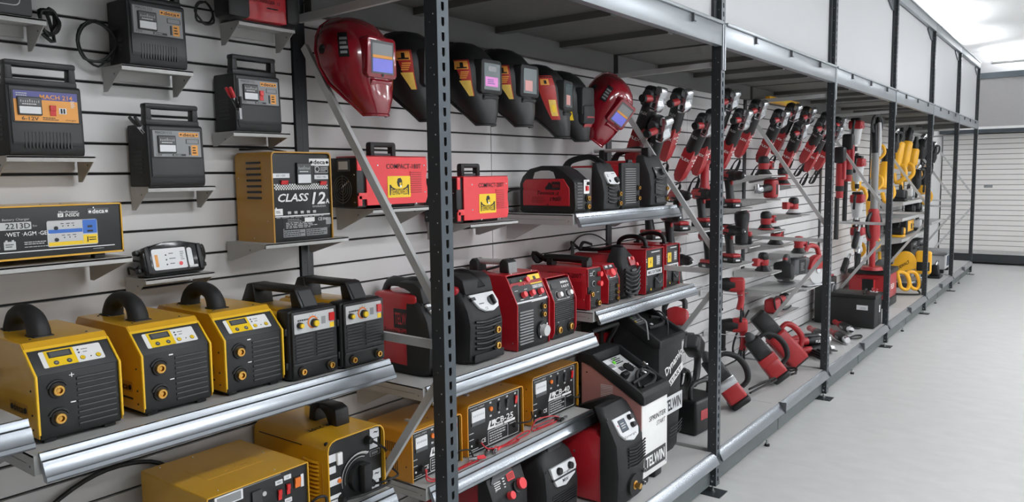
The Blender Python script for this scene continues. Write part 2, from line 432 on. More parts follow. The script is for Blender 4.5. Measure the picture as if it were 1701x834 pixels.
# ------------------------------------------------------------------ rack along the back wall
XB = 12.95
rk = thing('shelving_rack', 'rack across the far end of the aisle with empty slatwall, light painted into its colour', 'shelving rack', (0, 0, 0))
m = MB(); z = .19
while z < 2.08: m.box(XB+.42, -4.2, z, XB+.432, .7, min(z+.077, 2.1), 'slat_lit', .0012, 1); z += .0835
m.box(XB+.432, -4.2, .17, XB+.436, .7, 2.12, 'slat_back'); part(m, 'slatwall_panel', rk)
m = MB(); m.box(XB, -4.2, .03, XB+.02, .7, .165, 'post_dark'); part(m, 'toe_kick', rk)
m = MB(); m.box(XB, -4.2, .165, XB+.42, .7, .19, 'shelf'); part(m, 'base_shelf', rk)
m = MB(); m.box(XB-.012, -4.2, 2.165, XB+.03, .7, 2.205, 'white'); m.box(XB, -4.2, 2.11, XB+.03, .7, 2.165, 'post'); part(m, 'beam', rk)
m = MB(); m.box(XB+.03, -4.2, 2.125, XB+.42, .7, 2.14, 'deck_dark'); part(m, 'deck', rk)
m = MB(); m.box(XB+.03, -4.2, 2.205, XB+.036, .7, 2.97, 'box_shaded'); part(m, 'upper_panel', rk)
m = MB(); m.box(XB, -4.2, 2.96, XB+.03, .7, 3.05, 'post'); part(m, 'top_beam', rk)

# ------------------------------------------------------------------ lift-off shelves
def bracket_shelf(x0, x1, yf, z, label, drop=.05):
    w = x1-x0; d = W-.011-yf
    t = thing('bracket_shelf', label, 'shelf', (x0, yf, z))
    m = MB(); m.box(0, 0, -.004, w, d-.001, 0, 'shelf'); m.box(0, 0, -.013, w, .002, 0, 'shelf', .0005); m.box(.01, d-.003, -.03, w-.01, d-.001, -.004, 'shelf')
    part(m, 'shelf_plate', t)
    for xx in (.001, w-.003):
        m = MB(); m.extx([(.006, -.004), (.004, -.010), (d-.02, -drop-.01), (d-.001, -drop-.01), (d-.001, -.004)], xx, xx+.002, 'shelf')
        m.M = SIDE(xx-.0001); m.disc(-d*.4, -.02, .0025, 'grey_dark', .0004, n=8); m.M = Matrix()
        part(m, 'bracket', t)
    return t
bracket_shelf(-.927, -.742, .491, 1.893, 'small grey wall shelf at the top left corner under a cropped charger')
bracket_shelf(-.581, -.396, .491, 1.814, 'small grey wall shelf under the black charger with a coiled cable')
bracket_shelf(-.249, -.064, .499, 1.968, 'small grey wall shelf under the red and black starter, highest of all')
bracket_shelf(-.839, -.651, .5, 1.593, 'small grey wall shelf under the charger with the orange and violet label')
bracket_shelf(-.290, -.105, .487, 1.665, 'small grey wall shelf under the charger with red and silver clamps', .028)
bracket_shelf(-.529, -.344, .5, 1.519, 'small grey wall shelf under the black charger left of the tall ochre charger')
bracket_shelf(-1.03, -.639, .38, 1.362, 'wide grey wall shelf under the long black charger with a blue display', .06)
bracket_shelf(-.557, -.369, .485, 1.29, 'small grey wall shelf under the small rounded glossy charger')
bracket_shelf(-.262, .03, .405, 1.358, 'grey wall shelf under the tall ochre and black charger', .045)
bracket_shelf(.141, .402, .415, 1.436, 'grey wall shelf under the red inverter with a yellow badge, left of the post', .06)
bracket_shelf(.569, .853, .378, 1.366, 'grey wall shelf under the red inverter with a yellow badge, right of the post', .055)

def rail_shelf(x0, x1, yf, z, label):
    w = x1-x0; d = W-.011-yf
    t = thing('rail_shelf', label, 'shelf', (x0, yf, z))
    m = MB(); m.box(0, 0, -.006, w, d-.001, 0, 'shelf', .001, 1); m.box(0, -.0005, -.04, w, .002, -.001, 'shelf'); m.box(.01, d-.004, -.04, w-.01, d-.001, -.006, 'shelf')
    part(m, 'shelf_plate', t)
    for xx in (0, w-.002):
        m = MB(); m.box(xx, .002, -.042, xx+.002, d-.003, -.0005, 'shelf')
        m.M = SIDE(xx-.0001); m.rect(-d/2, -.022, d*.8, .001, 'grey_dark', .0003); m.disc(-.02, -.026, .0025, 'grey_dark', .0004, n=8); m.M = Matrix()
        part(m, 'side_cheek', t)
    for xx in (.03, w-.033):
        m = MB(); m.extx([(d*.35, -.006), (d*.4, -.03), (d-.04, -.11), (d-.001, -.11), (d-.001, -.006)], xx, xx+.003, 'shelf'); part(m, 'bracket', t)
    m = MB(); m.extx([(0, .001), (-.003, .0045), (-.008, .0035), (-.0105, -.002), (-.013, -.010), (-.0195, -.012), (-.0295, -.036), (-.0335, -.039), (-.0345, -.047), (-.0315, -.051), (-.02, -.050), (-.0185, -.047), (-.006, -.008)], .008, w, 'zinc')
    part(m, 'price_rail', t)
    return t
rail_shelf(-1.85, -.937, .23, 1.082, 'empty shelf with a silver price rail cropped by the left edge')
rail_shelf(-.93, .009, .23, 1.008, 'shelf with a silver price rail carrying the row of yellow inverters')
rail_shelf(-.93, .008, .23, .623, 'lowest shelf with a price rail under the yellow arc welder, bottom edge')
rail_shelf(.172, 1.18, .25, .881, 'shelf with a silver price rail carrying red welders right of the slotted post')
rail_shelf(1.19, 2.178, .25, .965, 'shelf with a silver price rail carrying the row of small red welders')
rail_shelf(1.025, 1.945, .24, 1.379, 'shelf with a silver price rail carrying four carry-handle inverters')
rail_shelf(.174, 1.173, .25, .558, 'shelf with a silver price rail carrying three amber chargers')

# ------------------------------------------------------------------ small shared details
def knob(m, x, y, r, h, cap, base='black', dot=None):
    m.disc(x, y, r*1.15, base, .003); m.cyl((x, y, .002), (0, 0, 1), r, h, cap, 16, r*.85, b=.001)
    m.box(x-.0008, y+r*.2, h+.0015, x+.0008, y+r*.75, h+.0026, dot or 'white')
def socket(m, x, y, r, ring='black', metal='brass'):
    m.cyl((x, y, -.001), (0, 0, 1), r*1.7, .006, ring, 20, r*1.5)
    m.lathe((x, y, .004), (0, 0, 1), [(r*1.05, 0), (r*1.05, .008), (r*.95, .009), (r*.62, .009), (r*.55, .002)], metal, 18)
    m.cyl((x, y, .003), (0, 0, 1), r*.35, .006, metal, 10)
def screw(m, x, y, r=.003, c='steel'): m.cyl((x, y, -.001), (0, 0, 1), r, .0025, c, 10, r*.7)
def rocker(m, x, y, w, h, c, frame_c='black'):
    m.rect(x, y, w*1.3, h*1.2, frame_c, .0015); m.box(x-w/2, y-h/2, .001, x+w/2, y, .004, c); m.box(x-w/2, y, .001, x+w/2, y+h/2, .0065, c)
def meter(m, x, y, w, h):
    m.rect(x, y, w*1.08, h*1.08, 'black', .006, .002)
    m.rect(x, y+h*.24, w, h*.46, 'grey_dark', .0072); m.rect(x, y-h*.25, w*.96, h*.42, 'paper', .0075)
    for k in range(9): m.box(x-w*.4+w*.1*k-.0004, y+h*.2, .007, x-w*.4+w*.1*k+.0004, y+h*(.27+.05*math.sin(k*PI/8)+(.06 if k % 4 == 0 else 0)), .0078, 'white')
    m.lines(x, y+h*.1, w*.7, h*.1, 1, 'white', 3, .0078)
def clamp(owner, loc, rz, label, c, tilt=0.):
    M = Matrix.Translation(loc) @ Matrix.Rotation(rz, 4, 'Z') @ Matrix.Rotation(tilt, 4, 'Y')
    m = MB(M)
    for s in (-1, 1): m.tube([(-.03, s*.008, .006), (-.01, s*.006, .006), (0, s*.004, .006)], [.004, .005, .004], c, 8)
    o = own(part(m, 'clamp'), owner); o['label'] = label
    m = MB(M); m.bar((0, .004, .006), (.03, .003, .006), .003, .009, 'steel'); m.bar((0, -.004, .006), (.03, -.003, .006), .003, .009, 'steel'); m.cyl((.004, 0, .001), (0, 0, 1), .005, .01, 'chrome', 10); own(part(m, 'jaws'), owner).parent = o
def cord(pts, r, label, c='rubber', name='power_cord', cat='cord', owner=None):
    m = MB(); m.tube(pts, r, c, 8); o = part(m, name)
    return own(o, owner) if owner else tag(o, label, cat)

# ------------------------------------------------------------------ upright black chargers with a carry handle
def upright_charger(x0, y, z, w, h, d, label, style):
    t = thing('battery_charger', label, 'battery charger', (x0, y, z))
    m = MB()
    m.extx([(.004, 0), (0, .012), (.004, h-.004), (.012, h), (d, h), (d, 0)], 0, w, 'black_soft', .004)
    m.extx([(.001, .02), (-.003, .03), (.001, h-.006), (.02, h-.006), (.02, .02)], .006, w-.006, 'charcoal', .002)
    m.at(SIDE(0)); m.louvers(-d*.55, h*.4, d*.5, h*.4, 6, 'black', .001); m.M = Matrix()
    part(m, 'case', t)
    m = MB(); hh = .052
    for xx in (.004, w-.022): m.exty([(xx, h-.004), (xx+.018, h-.004), (xx+.016, h+hh), (xx+.002, h+hh)], .014, .038, 'black', .003)
    m.box(.004, .012, h+hh-.014, w-.004, .040, h+hh, 'black', .005); m.box(.004, .012, h-.004, w-.004, .04, h+.012, 'black', .003)
    part(m, 'handle', t)
    F = SLOPE((-.0035, .03), (.0005, h-.008)); pb, ph = (.078-.03, .062)
    m = MB(F)
    cx, cy = w*.5, h*.69-.03
    W_, H_ = w*.84, h*.42
    m.rect(cx, cy, W_*1.06, H_*1.08, 'black', .0015, .003)
    if style == 'orange':
        m.rect(cx, cy-H_*.14, W_, H_*.72, 'label_orange', .002); m.rect(cx, cy+H_*.36, W_, H_*.28, 'label_violet', .0021)
        m.text('MACH 214', cx+W_*.16, cy+H_*.33, H_*.15, 'label_orange', W_*.52, bold=.01, t=.0026)
        m.text('6-12V', cx-W_*.27, cy-H_*.41, H_*.12, 'black', W_*.26, bold=.01, t=.0026)
        meter(m, cx-W_*.27, cy+.0, W_*.34, H_*.56)
        rocker(m, cx+W_*.09, cy-H_*.12, W_*.09, H_*.34, 'red_lens', 'sticker_red')
        m.rect(cx+W_*.25, cy-H_*.12, W_*.12, H_*.2, 'paper', .0025)
        m.rect(cx+W_*.228, cy-H_*.12, W_*.025, H_*.16, 'black', .0035); m.rect(cx+W_*.272, cy-H_*.12, W_*.025, H_*.16, 'black', .0035)
        m.lines(cx+W_*.05, cy-H_*.4, W_*.25, H_*.12, 2, 'black', 5, .0026); m.text('charger', cx+W_*.37, cy-H_*.43, H_*.07, 'black', W_*.18, t=.0026)
        m.lines(cx+W_*.42, cy+.12*H_, W_*.07, H_*.26, 5, 'paper', 8, .0026); m.lines(cx-W_*.36, cy+H_*.38, W_*.2, H_*.14, 2, 'grey_light', 9, .0026)
    else:
        m.rect(cx, cy, W_, H_, 'grey', .002)
        m.rect(cx+W_*.25, cy+H_*.36, W_*.42, H_*.16, 'label_orange', .0025); m.text('deca', cx+W_*.25, cy+H_*.36, H_*.12, 'black', W_*.26, bold=.015, t=.003)
        for s in (-1, 1): m.disc(cx+W_*(.25+s*.17), cy+H_*.36, H_*.035, 'black', .003, n=10)
        m.text('MACH 112', cx-W_*.28, cy+H_*.42, H_*.09, 'charcoal', W_*.34, t=.003)
        meter(m, cx-W_*.23, cy-H_*.03, W_*.34, H_*.62)
        m.rect(cx+W_*.36, cy-H_*.24, W_*.14, H_*.4, 'label_orange', .0025); m.lines(cx+W_*.36, cy-H_*.24, W_*.09, H_*.3, 3, 'black', 6, .003)
        m.rect(cx+W_*.25, cy-H_*.25, W_*.03, H_*.34, 'black', .003); m.rect(cx+W_*.32, cy+H_*.1, W_*.28, H_*.18, 'charcoal', .0025, .001); m.rect(cx+W_*.32, cy+H_*.1, W_*.25, H_*.15, 'grey', .0027, .001)
        if style == 'red': rocker(m, cx+W_*.05, cy-H_*.12, W_*.09, H_*.4, 'red_lens')
        m.text('12V', cx-W_*.4, cy-H_*.43, H_*.08, 'charcoal', W_*.12, t=.003); m.rect(cx+W_*.02, cy-H_*.43, W_*.28, H_*.08, 'charcoal', .0027); m.lines(cx+W_*.02, cy-H_*.43, W_*.24, H_*.05, 1, 'grey_light', 2, .0032)
    part(m, 'control_panel', t)
    if style in ('red', 'grey') and z < 1.8: return t
    m = MB(FRONT(-.0015))
    for k in range(14): m.rect(w*.2+w*.6*k/13, .035, w*.018, .036, 'charcoal', .0022, .001)
    part(m, 'grille', t)
    return t
chA = upright_charger(-.832, .495, 1.593, .157, .157, .095, 'black battery charger with an orange and violet label and square meter', 'orange')
chB = upright_charger(-.278, .49, 1.665, .149, .158, .1, 'dark battery charger with a red switch and clamps hanging on its left side', 'red')
chC = upright_charger(-.528, .49, 1.519, .151, .156, .1, 'dark battery charger with a grey label above the long black charger', 'grey')
chD = upright_charger(-.56, .49, 1.816, .15, .158, .1, 'dark battery charger cropped by the top edge beside a cable coil', 'grey')

chE = t = thing('battery_charger', 'grey charger cut by the top left corner with only its lower edge showing', 'battery charger', (-.99, .497, 1.895))
m = MB(); m.box(0, 0, 0, .225, .085, .13, 'charcoal', .006); part(m, 'case', t)
m = MB(FRONT(0)); m.rect(.105, .07, .19, .1, 'grey_light', .001, .012); m.rect(.105, .07, .187, .097, 'charcoal', .0013, .012)
for k in range(3): m.rect(.05+.05*k, .05, .035, .045, 'grey', .0016); m.rect(.05+.05*k, .05, .033, .043, 'charcoal', .0018)
m.rect(.14, .05, .012, .02, 'paper', .002); m.lines(.15, .085, .06, .01, 1, 'grey_light', 4, .002); part(m, 'control_panel', t)

chF = t = thing('jump_starter', 'red fronted starter with black ends on the highest wall shelf', 'jump starter', (-.295, .475, 1.9695))
m = MB(); m.box(0, .0, 0, .07, .075, .12, 'black', .012); part(m, 'end_housing', t); m = MB(); m.box(.185, -.004, 0, .235, .078, .125, 'black', .018); part(m, 'end_housing', t)
m = MB(); m.box(.062, .006, .002, .19, .07, .115, 'red_case', .003); part(m, 'front_cover', t)
m = MB(FRONT(.006)); m.rect(.115, .085, .05, .03, 'black', .001); m.rect(.115, .092, .012, .022, 'red_case', .0014); m.text('E-CHARGER 10', .125, .055, .01, 'black', .085); m.lines(.145, .038, .04, .008, 1, 'black', 3)
m.at(FRONT(0)); m.lines(.055, .1, .012, .05, 4, 'white', 5); m.lines(.03, .1, .006, .06, 6, 'white', 7); part(m, 'lettering', t)

# cables of the upper chargers
def coil(c, r, n, label, th=.0035, seed=1, squash=1., tail=None, axis=(0, 1, 0), name='power_cord', owner=None):
    R = random.Random(seed); a = V(axis).normalized(); u = a.orthogonal().normalized(); u = V((0, 0, 1)) if abs(a.z) < .5 else u; u = (u-a*u.dot(a)).normalized(); v = a.cross(u)
    P = []
    for k in range(n*8+1):
        A = 2*PI*k/8; rr = r*(1+.16*R.uniform(-1, 1))
        P.append(V(c)+u*math.cos(A)*rr+v*math.sin(A)*rr*squash+a*(R.uniform(-.5, .5)*th*4+th*1.2*(k/8-n/2)))
    if tail: P += [V(q) for q in tail]
    m = MB(); m.tube(P, th, 'rubber', 6, 3); o = part(m, name); return own(o, owner) if owner else tag(o, label, 'cord')
coil((-.60, .565, 1.87), .05, 3, 'black cable coiled beside the charger at the top edge', .003, 3, .8, axis=(.15, 1, 0), owner=chD)
coil((-.705, .57, 1.905), .028, 3, 'black cable bundle hanging at the top left shelf end', .004, 5, .7, [(-.695, .57, 1.86), (-.72, .57, 1.875)], owner=chE)
coil((-.31, .565, 1.985), .03, 2, '', .003, 9, .9, owner=chF)
clamp(chB, (-.302, .47, 1.75), .2, 'red handled clamp hooked on the charger side', 'red_case', tilt=1.0)
clamp(chB, (-.293, .46, 1.725), .3, 'dark handled silver clamp under the red clamp', 'black', tilt=1.5)
clamp(chC, (-.545, .5, 1.665), .4, 'grey clamp on the charger left of the tall ochre charger', 'charcoal', tilt=.7)
cord([(-.283, .475, 1.74), (-.285, .47, 1.69), (-.281, .468, 1.675)], .0015, '', owner=chB)

# ------------------------------------------------------------------ long black charger with the blue and yellow display
t = thing('battery_charger', 'long low black charger in a yellow shell with blue and yellow display', 'battery charger', (-1.06, .39, 1.362))
w, h, d = .408, .112, .19
m = MB(); m.box(0, 0, .012, w, d, .016, 'yellow_case'); m.box(0, 0, .012, .003, d, h+.012, 'yellow_case'); m.box(w-.003, 0, .012, w, d, h+.012, 'yellow_case'); m.box(0, 0, h+.009, w, d, h+.012, 'yellow_case'); m.box(0, d-.003, .012, w, d, h+.012, 'yellow_case')
for xx in (.25, .29): m.cyl((xx, .03, h+.012), (0, 0, 1), .002, .002, 'steel', 8)
part(m, 'shell', t)
m = MB(); m.box(.004, .002, .014, w-.004, .02, h+.009, 'black', .001); part(m, 'front_panel', t)
for xx in (.05, w-.05): m = MB(); m.box(xx-.012, .01, 0, xx+.012, .03, .014, 'rubber', .002); part(m, 'foot', t)
m = MB(FRONT(.002))
m.rect(w-.108, .062, .104, .056, 'grey_light', .001, .004); m.rect(w-.072, .074, .03, .03, 'label_blue', .0014); m.rect(w-.123, .067, .07, .008, 'label_blue', .0014); m.rect(w-.072, .046, .03, .02, 'yellow', .0014); m.rect(w-.123, .04, .07, .008, 'yellow', .0014)
m.disc(w-.142, .074, .004, 'black', .003); m.disc(w-.142, .049, .004, 'black', .003); m.rect(w-.072, .074, .01, .005, 'charcoal', .0018); m.rect(w-.072, .064, .012, .004, 'black', .0018); m.rect(w-.078, .046, .002, .012, 'black', .0018); m.lines(w-.067, .047, .016, .01, 2, 'black', 3, .0018)
for k in range(3):
    m.disc(w-.128+.011*k, .078, .0012, 'black', .002, n=8); m.disc(w-.126+.011*k, .053, .0012, 'black', .002, n=8); m.lines(w-.128+.011*k, .083, .008, .003, 1, 'charcoal', k, .0018); m.lines(w-.127+.011*k, .058, .008, .003, 1, 'charcoal', k+5, .0018)
m.text('deca', w-.052, .107, .010, 'white', .026, bold=.02); m.rect(w-.052, .107, .046, .0125, 'grey_dark', .0006, .002); m.disc(w-.07, .106, .003, 'white', .0016); m.disc(w-.034, .106, .003, 'white', .0016)
m.text('MicroProcessor', w-.115, .108, .0045, 'white', .04, shear=.2); m.text('INSIDE', w-.107, .101, .0075, 'white', .03, shear=.2, bold=.01); m.rect(w-.131, .101, .011, .008, 'white', .0012); m.text('µ', w-.131, .101, .006, 'black', t=.0018)
m.text('Electronic Battery Charger', w-.235, .096, .006, 'grey_light', .085)
m.rect(w-.232, .083, .085, .016, 'grey_light', .001, .002); m.text('2213D', w-.215, .083, .0115, 'black', .046, bold=.01); m.text('Evo', w-.183, .082, .004, 'grey_light')
m.text('·WET ·AGM ·GEL', w-.197, .066, .0085, 'white', .085, bold=.008)
m.rect(w-.232, .043, .022, .017, 'grey_light', .001, .001); m.rect(w-.238, .053, .004, .003, 'grey_light'); m.rect(w-.226, .053, .004, .003, 'grey_light'); m.lines(w-.232, .043, .016, .009, 2, 'charcoal', 8)
m.lines(w-.18, .046, .05, .008, 2, 'grey_light', 12); m.lines(w-.18, .038, .05, .003, 1, 'grey_light', 13)
m.rect(w-.14, .029, .24, .0018, 'white'); m.lines(w-.05, .024, .035, .002, 1, 'grey_light', 15); screw(m, w-.062, .115, .0025)
for r in range(14):
    for c in range(3):
        if (r+c) % 2: m.rect(w-.262+c*.0045, .035+r*.0045, .0045, .0045, 'white')
part(m, 'lettering', t)

# ------------------------------------------------------------------ small rounded glossy charger, tilted back
t = thing('battery_charger', 'small rounded glossy black charger with a white label lying on a shelf', 'battery charger', (-.556, .488, 1.297), rot=(-.25, 0, .02))
w, h = .172, .082
m = MB(); m.exty([(.006, .0), (w-.006, .0), (w, .02), (w, h-.022), (w-.014, h-.006), (w*.62, h+.002), (w*.38, h+.002), (.014, h-.006), (0, h-.022), (0, .02)], 0, .05, 'black_gloss', .008, 3)
for s in (0.008, w-.022): m.box(s, -.004, .004, s+.014, .02, h-.008, 'black', .005)
for s, q in ((-.008, .012), (-.008, h-.024), (w-.004, .012), (w-.004, h-.024)): m.box(s, .012, q, s+.012, .03, q+.012, 'black', .003)
part(m, 'case', t)
m = MB(FRONT(-.0005)); m.rect(w*.42, h*.48, w*.54, h*.66, 'paper', .0012, .006); m.rect(w*.69, h*.48, w*.02, h*.68, 'black', .0018); m.rect(w*.745, h*.48, w*.08, h*.6, 'paper', .0012, .006)
m.rect(w*.21, h*.44, w*.045, h*.38, 'label_orange', .0018); m.disc(w*.58, h*.3, .005, 'red_bright', .002)
for r in range(3):
    m.disc(w*.36, h*(.3+.15*r), .002, 'black', .002, n=8); m.lines(w*.46, h*(.32+.16*r), w*.1, h*.05, 1, 'charcoal', r, .0018)
m.lines(w*.62, h*.55, w*.06, h*.3, 5, 'grey', 4, .0016); m.rect(w*.78, h*.18, w*.14, h*.08, 'grey_light', .001, .002); part(m, 'label', t)
cord([(-.385, .53, 1.33), (-.37, .54, 1.36), (-.362, .54, 1.33), (-.37, .545, 1.30)], .003, '', owner=t)
cord([(-.555, .53, 1.31), (-.57, .54, 1.318), (-.565, .55, 1.3)], .003, '', owner=t)

# ------------------------------------------------------------------ tall ochre charger
t = thing('battery_charger', 'tall ochre and black charger reading class 12 A', 'battery charger', (-.226, .42, 1.358))
w, h, d = .208, .252, .165
def shell(t, w, h, d, c, r=.012, th=.004, z0=0., name='shell', over=.004):
    """bent sheet wrap open at front and back"""
    out = []
    for cx, a0 in ((w-r, 0), (r, 90)):
        for a in (0, 30, 60, 90): A = math.radians(a0+a); out.append((cx+r*math.cos(A), h-r+r*math.sin(A)))
    r2 = r-th; inn = []
    for cx, a0 in ((w-r, 0), (r, 90)):
        for a in (0, 30, 60, 90): A = math.radians(a0+a); inn.append((cx+r2*math.cos(A), h-r+r2*math.sin(A)))
    out = [(w, z0)]+out+[(0, z0)]; inn = [(w-th, z0)]+inn+[(th, z0)]
    n = len(out); vs = []; fs = []
    for y in (-over, d):
        vs += [(x, y, z) for x, z in out]+[(x, y, z) for x, z in inn]
    k = 2*n
    for i in range(n-1):
        fs += [(i, i+1, k+i+1, k+i), (n+i+1, n+i, k+n+i, k+n+i+1), (i+1, i, n+i, n+i+1), (k+i, k+i+1, k+n+i+1, k+n+i)]
    fs += [(0, k, k+n, n), (n-1, 2*n-1, k+2*n-1, k+n-1)]
    m = MB(); m.add(vs, fs, c); m.box(th, d-.004, z0, w-th, d, h-r*.5, c); m.box(th, .006, z0, w-th, d-.004, z0+.003, c)
    return m
m = shell(t, w, h, d, 'ochre_case', .014); m.at(SIDE(0))
for k in range(7):
    m.rect(-d*.47, h*.88-k*.0163, .068, .0062, 'charcoal', .0016, .003); m.rect(-d*.47, h*.88-k*.0163+.005, .07, .003, 'ochre_case', .004, .0014)
for u, v in ((-.02, .18), (-.15, .18), (-.02, .06), (-.155, .06), (-.085, .01)): screw(m, u, v, .002)
part(m, 'shell', t)
m = MB(); m.box(.004, .0, .0, w-.004, .012, h-.005, 'black', .003); part(m, 'front_panel', t)
m = MB(FRONT(0))
m.rect(w*.80, h*.885, .072, .02, 'white', .001, .001); m.text('deca', w*.80, h*.886, .0125, 'black', .042, bold=.02)
for s in (-1, 1): m.disc(w*.80+s*.028, h*.883, .0045, 'black', .0016); m.rect(w*.8+s*.031, h*.88, .006, .003, 'black', .0016)
m.rect(w*.835, h*.805, .047, .021, 'grey_light', .001, .001); m.rect(w*.835, h*.805, .044, .018, 'black', .0013); m.disc(w*.76, h*.805, .0085, 'grey_light', .0015); m.disc(w*.76, h*.805, .006, 'black', .0017); m.lines(w*.88, h*.805, .026, .014, 3, 'grey_light', 4)
meter(m, w*.52, h*.755, .046, .058)
m.rect(w*.155, h*.735, .058, .0125, 'paper', .001, .001); m.text('6V / 12V', w*.155, h*.735, .006, 'charcoal', t=.0014); m.rect(w*.83, h*.715, .05, .0125, 'paper', .001, .001); m.text('MAX / MIN', w*.83, h*.715, .005, 'charcoal', t=.0014)
rocker(m, w*.2, h*.66, .022, .011, 'red_lens'); rocker(m, w*.85, h*.645, .022, .011, 'red_lens')
for r in range(4):
    for c in range(44):
        if (r+c) % 2: m.rect(.011+c*.0042, h*.585+r*.0042, .0042, .0042, 'white')
m.text('CLASS', w*.345, h*.49, .023, 'white', .105, bold=.02, shear=.25); m.text('12', w*.765, h*.475, .035, 'white', .05, bold=.02, shear=.2); m.text('A', w*.92, h*.435, .014, 'white', .014, bold=.02); m.text('evolution', w*.77, h*.385, .008, 'grey_light', .048)
m.rect(w*.1, h*.335, .026, .018, 'white', .001, .001); m.rect(w*.06, h*.378, .004, .004, 'white'); m.lines(w*.1, h*.335, .018, .008, 2, 'charcoal', 2)
for k in range(5): m.rect(w*(.27+.105*k), h*.325, .011, .006, 'grey_light', .001, .002); m.disc(w*(.27+.105*k)-.003, h*.312, .0018, 'grey_light', .0016, n=8); m.disc(w*(.27+.105*k)+.003, h*.312, .0018, 'grey_light', .0016, n=8)
m.rect(w*.5, h*.285, w*.92, .003, 'white'); m.lines(w*.5, h*.27, w*.88, .003, 1, 'grey_light', 7)
m.rect(w*.56, h*.2, w*.78, .036, 'grey_dark', .0008); m.rect(w*.56, h*.2, w*.77, .0345, 'black', .0011); m.rect(w*.6, h*.235, .035, .012, 'white', .0014); m.text('CE', w*.78, h*.233, .009, 'white'); m.text('ERC', w*.87, h*.233, .007, 'white'); m.rect(w*.93, h*.205, .02, .02, 'grey', .0014); m.lines(w*.48, h*.18, w*.55, .018, 4, 'grey_light', 9); m.lines(w*.36, h*.235, w*.25, .01, 2, 'grey', 19)
for a in (.34, .72): m.rect(w*a, h*.1, w*.36, .025, 'grey', .001); m.lines(w*a, h*.1, w*.34, .022, 4, 'black', int(a*90)+1, .0016)
part(m, 'lettering', t)
cord([(-.21, .585, 1.62), (-.19, .57, 1.620), (-.14, .56, 1.622), (-.06, .57, 1.615)], .003, '', owner=t)

